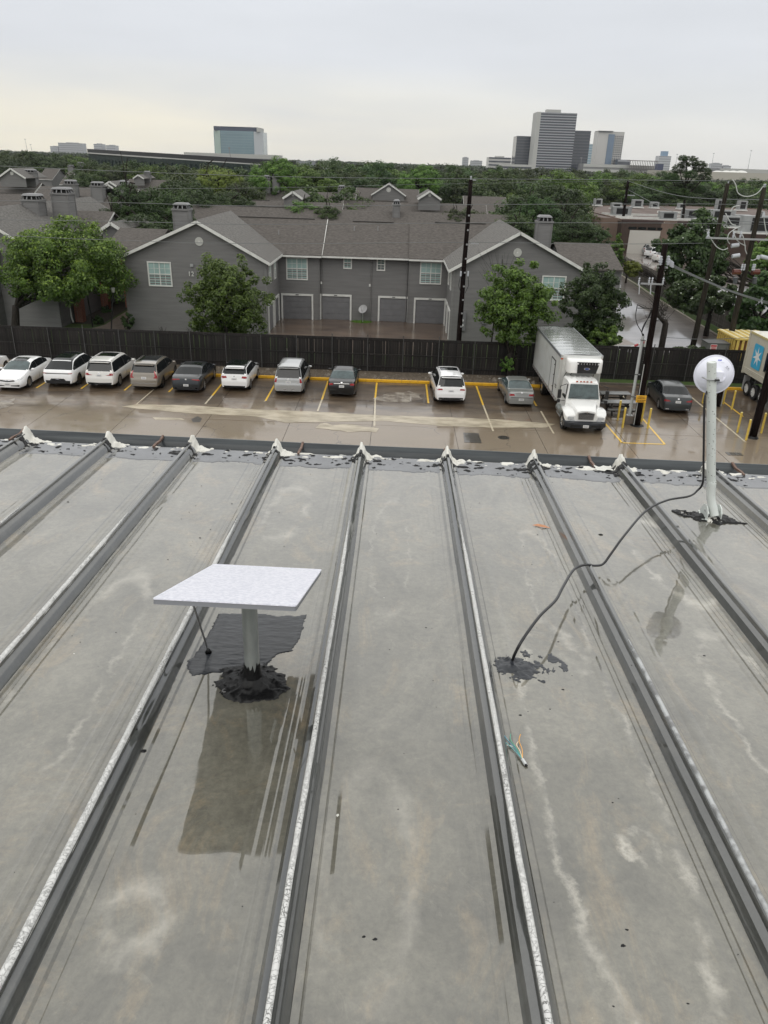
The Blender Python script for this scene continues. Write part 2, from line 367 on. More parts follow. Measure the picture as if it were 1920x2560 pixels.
for i in range(13):
    for j in range(4):
        g = .012
        P(MB().box(xs[i]+g, xs[i+1]-g, ys[j]+g, ys[j+1]-g, -.1, rnd.uniform(-.004, .004)), 'slab', lot_m, lot)
P(MB().box(-60, 45, 4, 31.18, -.1, 0), 'near_pavement', lot_m, lot)
P(MB().box(-60, -33.42, 31.2, 50.08, -.1, 0), 'side_pavement', lot_m, lot); P(MB().box(26.7, 45, 31.2, 52, -.1, 0), 'side_pavement', lot_m, lot)
patch_m = mat('pale_patch', (.26, .22, .155), .55, col2=(.46, .40, .30), scale=1.3, detail=8, coat=.5, coat_rough=.15, thresh=(.35, .62), stretch=(.6, 1.4, 1), bump=.004, bscale=8)
def jag(pts, step=.35, amp=.07, seed=0):
    out = []
    n = len(pts)
    for i in range(n):
        a, b = Vector(pts[i][:2]), Vector(pts[(i+1) % n][:2]); d = (b-a).length; k = max(1, int(d/step))
        nn_ = Vector((-(b-a).y, (b-a).x)).normalized() if d else Vector((0, 0))
        for j in range(k):
            p = a.lerp(b, j/k); out.append(tuple(p+nn_*amp*n3(p.x*2.3+seed, p.y*2.3, seed)*1.6))
    return out
def flat_from_px(name, pts, z, m, parent, zp=0, amp=.07, step=.35, th=.003, seed=0):
    q = jag([SZ(px, py, zp) for px, py in pts], step, amp, seed)
    mb = MB(); mb.prism([(x, y, z) for x, y in q], (0, 0, -th))
    return P(mb, name, m, parent)
flat_from_px('concrete_patch', [(304, 1017), (341, 1011), (480, 1014), (597, 1022), (753, 1028), (957, 1039), (1220, 1047), (1388, 1060), (1365, 1069), (1220, 1069), (1105, 1065), (957, 1052), (713, 1057), (640, 1041), (480, 1034), (379, 1025)], .009, patch_m, lot)
pud_m = mat('standing_water', (.13, .10, .075), .3, coat=1, coat_rough=.06, col2=(.38, .34, .28), scale=1.6, detail=10, thresh=(.42, .62))
flat_from_px('puddle', [(965, 985), (1020, 978), (1052, 985), (1058, 998), (1020, 1006), (960, 1004), (930, 996)], .0085, pud_m, lot, amp=.2, seed=3)
flat_from_px('concrete_patch', [(800, 1060), (880, 1062), (950, 1072), (940, 1080), (850, 1078), (790, 1070)], .0085, patch_m, lot, amp=.25, seed=5)
flat_from_px('concrete_patch', [(382, 1043), (455, 1046), (462, 1050), (390, 1049)], .0085, patch_m, lot, amp=.08, seed=6)
flat_from_px('puddle', [(-40, 1010), (36, 996), (30, 1015), (-40, 1035)], .0085, pud_m, lot, amp=.15, seed=8)
dpatch = mat('dark_patch', (.05, .042, .036), .3, coat=.9, coat_rough=.06, var=.2, scale=4)
flat_from_px('asphalt_patch', [(1158, 1082), (1196, 1083), (1204, 1108), (1161, 1106)], .0085, dpatch, lot, amp=.02)
flat_from_px('stain', [(478, 1048), (492, 1041), (507, 1047), (500, 1056), (480, 1056)], .0088, dpatch, lot, amp=.08)
line_y = mat('yellow_line', (.75, .46, .03), .4, col2=(.36, .25, .08), scale=5, thresh=(.55, .78), coat=.6, coat_rough=.1)
line_w = mat('faded_line', (.52, .46, .34), .5, col2=(.26, .2, .15), scale=6, thresh=(.5, .66), coat=.6, coat_rough=.1)
def strip(p0, p1, wd, m, z=.010, parent=lot):
    a = Vector(p0[:2]); b = Vector(p1[:2]); n = Vector((-(b-a).y, (b-a).x)).normalized()*wd/2
    P(MB().prism([(*(a+n), z), (*(b+n), z), (*(b-n), z), (*(a-n), z)], (0, 0, -.003)), 'parking_line', m, parent)
for (px, py, wx, wy) in ((91, 970, 0, 0), (202.6, 972, 0, 0), (311, 976, 0, 0), (422, 980, 0, 0), (531, 989, 513, 1010), (664, 1002, 660, 1004), (805, 999, 794, 1028), (938, 995, 936, 1066), (1071, 1008, 0, 0), (1208, 1013, 1233, 1078), (1341, 1015, 0, 0), (-22, 973, 0, 0)):
    a = SZ(px, py); strip(a, (a.x-.02*(a.x > 3), 49.98), .11, line_y)
    if wx: strip(SZ(wx, wy), SZ(px, py), .10, line_w)
strip(SZ(1384, 1084), SZ(1352, 1028), .10, line_w); strip(SZ(341, 1011), SZ(384, 974), .06, line_w)
def e8(x, y): return 1560+x/4.608, 780+y/4.608
def q7(x, y): return 1280+x/5.184, 780+y/5.184
strip(SZ(*e8(1400, 1500)), SZ(*e8(750, 960)), .11, line_w); strip(SZ(*e8(1370, 1205)), SZ(*e8(1100, 1000)), .11, line_y)
strip(SZ(*e8(470, 1525)), SZ(*e8(215, 1230)), .11, line_y); strip(SZ(*q7(1430, 1700)), SZ(*q7(1185, 1420)), .11, line_y)
strip(SZ(1551, 1107), SZ(1661, 1111), .11, line_y); strip(SZ(*q7(1560, 1250)), SZ(*q7(1410, 1060)), .11, line_w)
kerb_g = mat('grey_kerb', (.10, .085, .07), .6, var=.2, scale=3)
kx = -28.4
kerb_me = meshof(MB().box(0, 2.4, 0, .22, 0, .15), 'kerb_block', kerb_yellow)
while kx < 9.4:
    inst(kerb_me, 'kerb_block', lot, (kx, 50.12-44+rnd.uniform(-.015, .015), 0)); kx += 2.42
inst(kerb_me, 'kerb_block', lot, (17.0, 51.2-44, 0), sc=(.42, 1, 1)); inst(kerb_me, 'kerb_block', lot, (22.6, 51.2-44, 0), sc=(.9, 1, 1))
P(MB().box(13, 30, 51.45, 51.65, -.05, .13), 'grey_kerb', kerb_g, lot)
P(MB().box(13, 30, 50.08, 51.45, -.1, -.003), 'far_pavement', lot_m, lot)
# manhole and drain
mh = SZ(1259, 1094)
mb = MB().cyl((mh.x, mh.y, -.02), (mh.x, mh.y, .012), .31, n=28); o = P(mb, 'manhole_cover', mat('cast_iron', (.03, .026, .022), .35, coat=.5, var=.2, scale=8), lot)
for i in range(7): P(MB().box(mh.x-.2, mh.x+.2, mh.y-.2+i*.065, mh.y-.2+i*.065+.02, .012, .017), 'manhole_rib', MATS['cast_iron'], lot)
dr = SZ(*e8(1275, 1637))
for i in range(4): P(MB().box(dr.x-.42+i*.21, dr.x-.42+i*.21+.17, dr.y-.22, dr.y+.22, 0, .014), 'drain_grate', MATS['cast_iron'], lot)

# verge, lawns, court, path, street
dirt_m = mat('gravel_dirt', (.06, .045, .032), .8, col2=(.14, .115, .085), scale=6, detail=9, bump=.02, bscale=10)
sheet('dirt_verge', [(-60, 50.3), (13, 50.3), (13, 54), (-60, 54)], .05, dirt_m)
sheet('grass_verge', [(13, 51.6), (40, 51.6), (40, 54), (13, 54)], .06, grass_m)
sheet('lawn', [(-90, 54), (45, 54), (60, 135), (-90, 135)], -.01, grass_m)
court_m = mat('court_paving', (.055, .034, .022), .35, col2=(.16, .112, .078), scale=.5, detail=9, stretch=(.6, 1.6, 1), coat=.8, coat_rough=.13, thresh=(.35, .7), bump=.006, bscale=3)
sheet('garage_court', [(-8.4, 58), (-8.2, 62.3), (-9.2, 63.4), (-10.6, 64.2), (-10.6, 71.9), (-4.45, 71.9), (-4.45, 73), (-3.1, 73), (-3.1, 71.9), (4.7, 71.9), (4.7, 64.4), (3.9, 63.3), (3.6, 62), (3.6, 58)], .004, court_m)
kb = MB()
kb.tube([(-8.3, 58, .03), (-8.1, 62.3, .03), (-9.1, 63.4, .03), (-10.5, 64.1, .03)], .07, 6); kb.tube([(4.6, 64.3, .03), (3.8, 63.3, .03), (3.5, 62, .03), (3.5, 58, .03)], .07, 6)
struct(kb.build('court_kerb', mat('court_kerb_mat', (.28, .25, .21), .6, var=.15)))
tuft = MB()
for i in range(240):
    a = rnd.uniform(0, 6.28); r_ = math.sqrt(rnd.random()); x = -3.05+r_*math.cos(a)*.95; y = 72.0-.9+r_*math.sin(a)*.55; hgt = rnd.uniform(.08, .22); t = rnd.uniform(0, 6.28)
    tuft.add([(x-.02*math.cos(t), y-.02*math.sin(t), 0), (x+.02*math.cos(t), y+.02*math.sin(t), 0), (x+rnd.uniform(-.08, .08), y+rnd.uniform(-.08, .08), hgt)], [(0, 1, 2)])
gi = tuft.build('grass_tuft', mat('bright_grass', (.08, .16, .02), .7, var=.3, scale=3)); tag(gi, 'small oval of bright grass below the satellite dish in the garage court', 'grass'); gi['kind'] = 'stuff'
sheet('grass_island', [(-4.1, 71.2), (-3.6, 70.6), (-2.5, 70.6), (-2.0, 71.2), (-2.5, 71.85), (-3.6, 71.85)], .012, MATS['bright_grass'])
path_m = mat('garden_path', (.17, .13, .10), .5, col2=(.26, .21, .17), scale=2, coat=.5, coat_rough=.2)
sheet('footpath', [(-26.2, 62.2), (-22.6, 62.2), (-22.9, 66), (-23.2, 70), (-24.0, 78), (-25.4, 78), (-25.2, 70), (-25.0, 66)], .006, path_m)
bed_m = mat('planting_bed', (.03, .024, .018), .85, var=.4, scale=6)
sheet('planting_bed', [(-30, 66), (-25.3, 66), (-25.8, 80), (-30, 80)], .002, bed_m)
street_m = mat('wet_street', (.085, .066, .054), .3, col2=(.19, .16, .14), scale=.35, detail=7, stretch=(.6, 1.8, 1), coat=1, coat_rough=.06, thresh=(.35, .68))
stp = [SZ(px, py) for px, py in ((1553, 690), (1640, 748), (1730, 803), (1830, 862), (1830, 885))] + [SZ(1600, 890), SZ(1500, 860), SZ(1500, 800), SZ(1530, 740), SZ(1530, 690)]
sheet('street', [(p.x, p.y) for p in stp], .006, street_m)
kb = MB(); kb.tube([SZ(px, py, .05) for px, py in ((1553, 688), (1600, 717), (1640, 745), (1685, 772), (1730, 800), (1780, 830), (1830, 860))], .10, 6)
struct(kb.build('street_kerb', MATS['court_kerb_mat']))
sheet('pavement', [tuple(SZ(px, py)[:2]) for px, py in ((1500, 850), (1556, 845), (1590, 862), (1500, 866))], .012, path_m)
p2 = [SZ(px, py) for px, py in ((1545, 678), (1640, 735), (1760, 790), (1920, 830), (1990, 640), (1700, 612), (1545, 622))]
sheet('service_yard', [(p.x, p.y) for p in p2], .005, street_m)

# gravel stones on the verge
st = MB()
for i in range(420):
    x = rnd.uniform(-30, 12.5); y = rnd.uniform(50.45, 52.5); r_ = rnd.uniform(.03, .1) if rnd.random() < .93 else rnd.uniform(.12, .22)
    st.cyl((x, y, .04), (x+rnd.uniform(-.02, .02), y, .05+r_*.8), r_, r_*.55, n=6)
sto = st.build('verge_stones', mat('stones', (.12, .10, .08), .7, col2=(.25, .22, .18), scale=5)); sto['kind'] = 'stuff'; tag(sto, 'loose stones scattered on the dirt strip below the dark fence', 'stones')

# ================================================================== the metal roof we stand on
ZT0 = H-1.65; SL = .0395
def zt(y): return ZT0-SL*y
RX = lambda k, y=0: -.225+.612*k+.004*y
def yend(x): return 5.15-.0385*x
panel_m = roof_metal('wet_galvalume', (.078, .074, .057), (.160, .151, .119), (.27, .205, .12))
rib_shade_m = roof_metal('rib_shade_galvalume', (.018, .020, .018), (.050, .053, .049), (.12, .11, .09), coat=1.0, stain=.4)  # darker copy of the panel metal; shade of the rib flanks put into the colour
wh = thing('warehouse', 'low slope grey metal standing seam roof wet with rain, in the foreground', 'building', (0, 0, 0))
P(MB().box(-16, 16, -20, 4.95, 0, ZT0-.45), 'wall', mat('beige_wall', (.35, .32, .27), .6), wh)
right = [(.040, -.0685), (.042, -.070), (.060, -.070), (.067, -.078), (.094, -.078), (.106, -.0757), (.116, -.0753), (.130, -.0757), (.142, -.078)]
left = [(-.162, -.078), (-.151, -.0757), (-.134, -.0757), (-.123, -.078), (-.106, -.078), (-.101, -.0766), (-.096, -.078), (-.090, -.078), (-.085, -.0765), (-.080, -.0765), (-.074, -.078), (-.068, -.074), (-.062, -.070), (-.045, -.070), (-.043, -.0685)]
def panel(k, ya, yb_end, dz, name='roof_panel'):
    prof = [(RX(k)+a, z) for a, z in right]; x0 = prof[-1][0]; x1 = RX(k+1)+left[0][0]
    prof += [(x0+(x1-x0)*i/8, -.078) for i in range(1, 8)]; prof += [(RX(k+1)+a, z) for a, z in left]
    ny = 34; vs = []; n = len(prof)
    for j in range(ny):
        for x, z in prof:
            ye = yend(x) if yb_end is None else yb_end
            y = ya+(ye-ya)*j/(ny-1)
            wob = .0016*n3(x*3.1+k, y*1.6, 2) if z == -.078 else 0
            vs.append((x+.004*y, y, zt(y)+z+dz+wob))
    fs = [(j*n+i, j*n+i+1, (j+1)*n+i+1, (j+1)*n+i) for j in range(ny-1) for i in range(n-1)]
    mb = MB().add(vs, fs); o = P(mb, name, panel_m, wh); o.data.shade_smooth(); o.data.set_sharp_from_angle(angle=math.radians(9)); return o
for k in range(-10, 11):
    panel(k, -9.0, 3.42, .0018); panel(k, 3.36, None, 0)
seam = [(-.046, -.071), (-.044, -.067), (-.031, -.036), (-.0205, -.030), (-.013, -.024), (-.0115, -.003), (-.008, .001), (.007, .001), (.0105, -.003), (.010, -.019), (.014, -.024), (.0205, -.030), (.026, -.036), (.040, -.066), (.043, -.071)]
def extr(prof, xk, ya, yb, ny=20, wob=0.0, seed=0):
    n = len(prof); vs = []
    for j in range(ny):
        for x, z in prof:
            X = RX(xk)+x; ye = yend(X)+.0 if yb is None else yb; y = ya+(ye-ya)*j/(ny-1)
            vs.append((X+.004*y+wob*n3(y*1.1, xk*3.3, seed), y, zt(y)+z))
    fs = [(j*n+i, j*n+i+1, (j+1)*n+i+1, (j+1)*n+i) for j in range(ny-1) for i in range(n-1)]
    return MB().add(vs, fs)
for k in range(-10, 12):
    o = P(extr(seam, k, -9.0, None, 40, .004), 'standing_seam', rib_shade_m, wh); o.data.shade_smooth(); o.data.set_sharp_from_angle(angle=math.radians(25))
# cracked white sealant caps along the seams
def crack_mat():
    m = bpy.data.materials.new('cracked_sealant'); m.use_nodes = True; t = m.node_tree; b = t.nodes['Principled BSDF']; L = t.links.new
    g = t.nodes.new('ShaderNodeNewGeometry'); mpn = t.nodes.new('ShaderNodeMapping'); mpn.inputs['Scale'].default_value = (.7, 1.0, .5); L(g.outputs['Position'], mpn.inputs[0])
    vo = t.nodes.new('ShaderNodeTexVoronoi'); vo.feature = 'DISTANCE_TO_EDGE'; vo.inputs['Scale'].default_value = 85; nw = t.nodes.new('ShaderNodeTexNoise'); nw.inputs['Scale'].default_value = 45; nw.inputs['Detail'].default_value = 4; L(g.outputs['Position'], nw.inputs['Vector']); aw = t.nodes.new('ShaderNodeMixRGB'); aw.inputs['Fac'].default_value = .035; L(mpn.outputs[0], aw.inputs['Color1']); L(nw.outputs['Color'], aw.inputs['Color2']); L(aw.outputs[0], vo.inputs['Vector'])
    r = t.nodes.new('ShaderNodeValToRGB'); r.color_ramp.elements[0].position = .015; r.color_ramp.elements[1].position = .06; r.color_ramp.elements[0].color = (0, 0, 0, 1); L(vo.outputs['Distance'], r.inputs[0])
    nz = t.nodes.new('ShaderNodeTexNoise'); nz.inputs['Scale'].default_value = 7; nz.inputs['Detail'].default_value = 5; L(g.outputs['Position'], nz.inputs['Vector'])
    r2 = t.nodes.new('ShaderNodeValToRGB'); r2.color_ramp.elements[0].position = .40; r2.color_ramp.elements[1].position = .52; r2.color_ramp.elements[0].color = (0, 0, 0, 1); L(nz.outputs['Fac'], r2.inputs[0])
    mx = t.nodes.new('ShaderNodeMixRGB'); mx.blend_type = 'ADD'; mx.inputs['Fac'].default_value = 1; L(r.outputs[0], mx.inputs['Color1']); L(r2.outputs[0], mx.inputs['Color2'])
    m2 = t.nodes.new('ShaderNodeMixRGB'); m2.inputs['Color1'].default_value = (.20, .20, .19, 1); m2.inputs['Color2'].default_value = (.60, .60, .585, 1); L(mx.outputs[0], m2.inputs['Fac'])
    m3 = t.nodes.new('ShaderNodeMixRGB'); m3.blend_type = 'MULTIPLY'; m3.inputs['Fac'].default_value = .6; L(m2.outputs[0], m3.inputs['Color1']); n4 = t.nodes.new('ShaderNodeTexNoise'); n4.inputs['Scale'].default_value = 40; L(g.outputs['Position'], n4.inputs['Vector']); L(n4.outputs['Color'], m3.inputs['Color2'])
    L(m2.outputs[0], b.inputs['Base Color']); b.inputs['Roughness'].default_value = .45
    bp = t.nodes.new('ShaderNodeBump'); bp.inputs['Distance'].default_value = .002; L(mx.outputs[0], bp.inputs['Height']); L(bp.outputs[0], b.inputs['Normal'])
    return m
crack_m = crack_mat()
def cap_strip(k, ya, yb, wd=.0155, m=crack_m, seed=1):
    ny = 90; vs = []
    for j in range(ny):
        y = ya+(yb-ya)*j/(ny-1); taper = min(1, (ny-1-j)/6+.15)
        a = wd*taper*(1+.22*n3(y*9, k*7, seed)); b_ = wd*taper*(1+.22*n3(y*9, k*7+5, seed)); hh = .0045+.0018*n3(y*14, k, 3); xc = RX(k)+.004*y+.004*n3(y*1.1, k*3.3, 0)
        for x, z in ((-a, -.008), (-a*.9, hh*.6), (-a*.3, hh+.002), (b_*.4, hh+.002), (b_*.95, hh*.5), (b_, -.010)): vs.append((xc+x-.001, y, zt(y)+z))
    n = 6; fs = [(j*n+i, j*n+i+1, (j+1)*n+i+1, (j+1)*n+i) for j in range(ny-1) for i in range(n-1)]
    o = P(MB().add(vs, fs), 'sealant_cap', m, wh); o.data.shade_smooth(); return o
for k, yb in ((-5, 3.8), (-4, 3.82), (-3, 3.8), (-2, 3.79), (-1, 3.75), (0, 3.79), (1, 3.78)): cap_strip(k, -3.0, yb, (.0110 if k < 0 else .0092))
grey_seal = mat('thin_grey_sealant', (.40, .41, .41), .3, col2=(.16, .16, .16), scale=18, thresh=(.45, .6), coat=.6)
cap_strip(2, .4, 2.64, .0085, grey_seal)

# heightfield patches: lumps, smears and brushed tar stuck to the roof
def hfield(name, x0, x1, y0, y1, fn, m, res=.006, zb=None, root=None, smooth=True, org_surface=True):
    nx = int((x1-x0)/res)+1; ny = int((y1-y0)/res)+1; hs = {}; vs = []; idx = {}
    for j in range(ny):
        for i in range(nx):
            x = x0+(x1-x0)*i/(nx-1); y = y0+(y1-y0)*j/(ny-1); hh = fn(x, y)
            if hh > 0: hs[(i, j)] = hh
    keep = set()
    fs = []
    def vid(i, j):
        if (i, j) not in idx:
            x = x0+(x1-x0)*i/(nx-1); y = y0+(y1-y0)*j/(ny-1)
            idx[(i, j)] = len(vs); vs.append((x, y, surf(x, y)+max(hs.get((i, j), -.0015), -.0015)))
        return idx[(i, j)]
    for j in range(ny-1):
        for i in range(nx-1):
            q = [(i, j), (i+1, j), (i+1, j+1), (i, j+1)]
            if sum(c in hs for c in q) >= 1: fs.append(tuple(vid(*c) for c in q))
    if not fs: return None
    mb = MB().add(vs, fs); o = P(mb, name, m, root or wh)
    if smooth: o.data.shade_smooth()
    return o
PROF = [(a, z) for a, z in [(0, .001), (.0105, .001), (.012, -.022), (.020, -.028)]+right]
PROFL = [(0, .001), (.011, .001), (.013, -.024), (.030, -.036)]+[(-a, z) for a, z in reversed(left)]
def surf(x, y):                       # height of the roof skin under a point
    k = math.floor((x-.004*y+.225)/.612); dx = x-.004*y+.225-.612*k; dl = .612-dx
    def itp(t, d):
        for (a, z), (b_, z2) in zip(t, t[1:]):
            if d <= b_: return z+(z2-z)*(d-a)/max(1e-6, b_-a)
        return -.078
    return zt(y)+max(itp(PROF, dx), itp(PROFL, dl))
def fb(x, y, s, seed=0, o=4): 
    v = 0; a = 1
    for i in range(o): v += a*n3(x*s, y*s, seed+i*3.7); a *= .5; s *= 2.1
    return v
for k in range(-6, 6):
    xk = RX(k, 5.0); ye = yend(xk)
    sd = k*2.7
    tall = 1.0
    def lump(x, y, xk=xk, ye=ye, sd=sd):
        dx = x-xk; dy = y-(ye-.045)
        core = math.exp(-((dx-.018)/.06)**2-(dy/.075)**2)*.022
        skirt = .020*math.exp(-((dx-.06)/.12)**2-((y-(ye-.02))/.05)**2)
        hh = core+skirt+.030*fb(x, y, 20, sd)*.5-.011
        # rise with the rib end
        if abs(dx) < .03: hh += .010*math.exp(-((y-ye+.03)/.06)**2)
        if y > ye+.012: hh -= .05
        return hh if hh > .002 else -1
    hf_ = hfield('end_sealant', xk-.19, xk+.28, ye-.24, ye+.03, lump, seal_m, .0065)
    if hf_: hf_['kind'] = 'stuff'
    def tarbits(x, y, xk=xk, ye=ye, sd=sd):
        dx = x-xk; dy = y-(ye-.13)
        v = fb(x, y*1.6, 17, sd+9)+.75*math.exp(-(dx/.13)**2-(dy/.05)**2)-.40
        return .009*min(1, v*3) if v > .0 and y < ye-.02 else -1
    hf_ = hfield('tar_smear', xk-.25, xk+.36, ye-.26, ye-.03, tarbits, tar_m, .0065)
    if hf_: hf_['kind'] = 'stuff'
seal2 = mat('eave_coating', (.040, .043, .049), .3, col2=(.095, .10, .108), scale=6, detail=9, coat=1, coat_rough=.03, bump=.002, bscale=9)
for k in range(-6, 6):
    def coat_(x, y, k=k):
        e = yend(x)-.29+.05*fb(x, 0, 3.2, 40, 3)+.012*fb(x, y, 20, 5)
        return .0022 if (y > e and y < yend(x)-.004) else -1
    hfield('grey_coating', RX(k, 5)+.055, RX(k+1, 5)-.06, 4.6, yend(RX(k))-.002, coat_, seal2, .012)
    def whites(x, y, k=k):
        v = fb(x*1.0, y*1.6, 9, 77+k, 4)+.35*math.exp(-((y-yend(x)+.02)/.05)**2)-.46
        return .006*min(1, v*4) if v > 0 and y < yend(x)+.005 else -1
    hf_ = hfield('white_smear', RX(k, 5)+.16, RX(k+1, 5)-.05, yend(RX(k))-.12, yend(RX(k)), whites, seal_m, .0075)
    if hf_: hf_['kind'] = 'stuff'
# gutter with rusty straps
gut_m = mat('gutter_paint', (.020, .025, .029), .4, col2=(.05, .058, .062), scale=3, stretch=(.4, 6, 6), coat=.35, coat_rough=.1)
gp = [(-.01, -.082), (.004, -.15), (.03, -.165), (.13, -.165), (.155, -.10), (.165, -.090), (.19, -.078), (.2, -.068), (.215, -.070), (.218, -.10), (.206, -.105), (.200, -.088), (.18, -.098), (.172, -.20), (.0, -.20)]
vs = []; n = len(gp); nx = 60
for i in range(nx):
    x = -7+14*i/(nx-1)
    for a, z in gp: vs.append((x, yend(x)+a+.006*n3(x*.9, 1, a > .1), zt(5.15)+z+.006*n3(x*.8, a > .1, 4)))
o = P(MB().add(vs, [(i*n+j, i*n+(j+1) % n, (i+1)*n+(j+1) % n, (i+1)*n+j) for i in range(nx-1) for j in range(n)]), 'gutter', gut_m, wh); o.data.shade_smooth(); o.data.set_sharp_from_angle(angle=math.radians(30))
rust_m = mat('rusty_strap', (.10, .06, .045), .6, col2=(.2, .13, .10), scale=20)
for x in (-2.79, -1.72, -.66, .40, 1.46, 2.5, 3.6, -3.9):
    y = yend(x); P(MB().tube([(x, y-.03, zt(5.15)-.072), (x+.002, y+.03, zt(5.15)-.070), (x+.004, y+.12, zt(5.15)-.080), (x+.006, y+.2, zt(5.15)-.066)], .011, 4), 'gutter_strap', rust_m, wh)

# tar around the flat antenna, cable entry, mast foot; debris
def inpoly(x, y, poly):
    c = False; n = len(poly); j = n-1
    for i in range(n):
        xi, yi = poly[i]; xj, yj = poly[j]
        if (yi > y) != (yj > y) and x < (xj-xi)*(y-yi)/(yj-yi)+xi: c = not c
        j = i
    return c
pp = [(-.735, 2.86), (-.60, 2.875), (-.45, 2.86), (-.345, 2.875), (-.35, 2.70), (-.37, 2.585), (-.43, 2.56), (-.47, 2.44), (-.62, 2.42), (-.735, 2.385), (-.772, 2.45), (-.745, 2.62)]
def f1(x, y):
    wx = x+.007*fb(x, y, 22, 3); wy = y+.007*fb(x, y, 22, 8)
    if not inpoly(wx, wy, pp): return -1
    return .0040+.0009*fb(x*.6, y*1.6, 26, 21, 4)+.003*max(0, fb(x*.6, y*2, 13, 31)-.35)
hfield('tar_patch', -.80, -.32, 2.35, 2.91, f1, tar_dull, .0055)
def f2(x, y):
    dx = (x+.502)/.135; dy = (y-2.36)/.125; r_ = math.hypot(dx, dy)+.30*fb(x, y, 17, 50)
    if r_ > 1: return -1
    return .003+.022*(1-r_)**.7+.016*max(0, fb(x, y, 38, 60))*(1-r_)**.5+.055*math.exp(-(math.hypot(x+.49, y-2.345)/.042)**2)
hfield('tar_collar', -.70, -.30, 2.18, 2.53, f2, tar_m, .0045)
def f3(x, y):
    r_ = math.hypot((x-.545)/.085, (y-2.52)/.085)+.75*fb(x, y, 20, 90)
    s_ = math.hypot((x-.62)/.14, (y-2.56)/.10); v = fb(x*1.4, y*.8, 20, 95)
    if r_ < 1: return .003+.010*(1-r_)+.004*fb(x, y, 40, 3)+.03*math.exp(-(math.hypot(x-.524, y-2.566)/.018)**2)
    if s_ < 1 and v > .05+.4*s_*.6: return .003
    return -1
hf_ = hfield('tar_splash', .42, .80, 2.36, 2.72, f3, tar_dull, .004); hf_['kind'] = 'stuff'
def f4(x, y):
    r_ = math.hypot((x-1.945+.9*(y-4.2))/.135, (y-4.20)/.085)+.60*fb(x, y, 15, 120)
    return .005+.014*(1-r_)+.010*max(0, fb(x, y, 40, 5)) if r_ < 1 else -1
hfield('tar_collar', 1.72, 2.18, 4.03, 4.38, f4, tar_m, .0055)
def f5(x, y):
    v = fb(x*3, y*1.2, 8, 150, 4); e = abs((x-(RX(-2)+.004*y)))
    return .004 if .016 < e < .045+.0*y and v > .28 and 1.0 < y < 2.5 else -1
def f5b(x, y):
    e = (x-(RX(-2)+.004*y)); v = fb(x*5, y*1.6, 7, 170, 4)
    return .003 if (-.040 < e < -.014 and v > -.05) or (.012 < e < .024 and v > .25) else -1
hf_ = hfield('tar_streak', RX(-2)-.06, RX(-2)+.06, 1.15, 2.05, f5b, tar_m, .005); hf_['kind'] = 'stuff'
deb = MB(); wdeb = MB()
for (px, py, s_) in ((355, 1870, 16), (909, 2343, 10), (938, 2350, 12), (1568, 2326, 10), (1557, 2366, 13), (1531, 2008, 8), (1546, 1998, 7), (1602, 2131, 6), (1375, 1774, 7), (1302, 1789, 8), (1320, 1780, 6), (500, 330*0+1345, 5), (180, 1590, 4), (1344, 1337, 3), (1502, 1337, 9), (1065, 1570, 5), (1080, 1572, 4), (1412, 1340, 3), (1720, 2510, 6), (1533, 2517, 7), (420, 1400, 5), (640, 1500, 5), (700, 1440, 6), (1090, 2110, 3), (1095, 2150, 3), (445, 2260, 4), (430, 2280, 4), (605, 2267, 5), (36, 2182, 5), (430, 2127, 4), (110, 2030, 3), (1650, 1990, 3), (1690, 2190, 3), (1760, 1640, 6), (1830, 1590, 4), (1430, 1690, 4), (1396, 1605, 5), (1408, 1725, 8), (800, 1800, 3), (1010, 1885, 4), (870, 1420, 4), (580, 1260, 4), (60, 1330, 4), (170, 1255, 4)):
    y0 = 2.0
    for it in range(6):
        p = SZ(px, py, surf(0.1, y0)); y0 = p.y
    p = SZ(px, py, surf(p.x, p.y)); r_ = s_/1900*(p.y+.8)*.55; nn_ = rnd.randint(5, 8)
    ring = [(p.x+r_*rnd.uniform(.6, 1.5)*math.cos(6.28*i/nn_), p.y+r_*rnd.uniform(.5, 1)*math.sin(6.28*i/nn_), surf(p.x, p.y)+.0012) for i in range(nn_)]
    deb.add(ring+[(p.x, p.y, surf(p.x, p.y)+r_*.55+.001)], [(i, (i+1) % nn_, nn_) for i in range(nn_)])
for i in range(130):
    x = rnd.uniform(-2.2, 2.4); y = rnd.uniform(1.0, 4.9); r_ = rnd.uniform(.0012, .004)
    z = surf(x, y)+.0012; deb.add([(x-r_, y-r_*.5, z), (x+r_*1.2, y-r_*.6, z), (x+r_*.6, y+r_, z), (x, y, z+r_*.6)], [(0, 1, 3), (1, 2, 3), (2, 0, 3)])
o = P(deb, 'tar_crumbs', tar_m, wh, kind='stuff')
for (px, py, s_) in ((185, 1635, 9), (960, 1495, 8), (1582, 1437, 6), (1585, 2172, 8), (847, 2040, 11), (735*1.157, 2015, 0), (1150, 1450, 0), (268, 1948, 3), (1170, 2125, 4), (1480, 2548, 5)):
    if not s_: continue
    y0 = 2.0
    for it in range(6): p = SZ(px, py, surf(0.1, y0)); y0 = p.y
    r_ = s_/1900*(p.y+.8)*.5; z = surf(p.x, p.y)+.001
    wdeb.add([(p.x+r_*math.cos(6.28*i/9)*1.3*rnd.uniform(.85, 1.1), p.y+r_*.9*math.sin(6.28*i/9), z) for i in range(9)]+[(p.x, p.y, z+.001)], [(i, (i+1) % 9, 9) for i in range(9)])
P(wdeb, 'paint_drops', mat('dried_white_paint', (.6, .6, .55), .5), wh, kind='stuff')

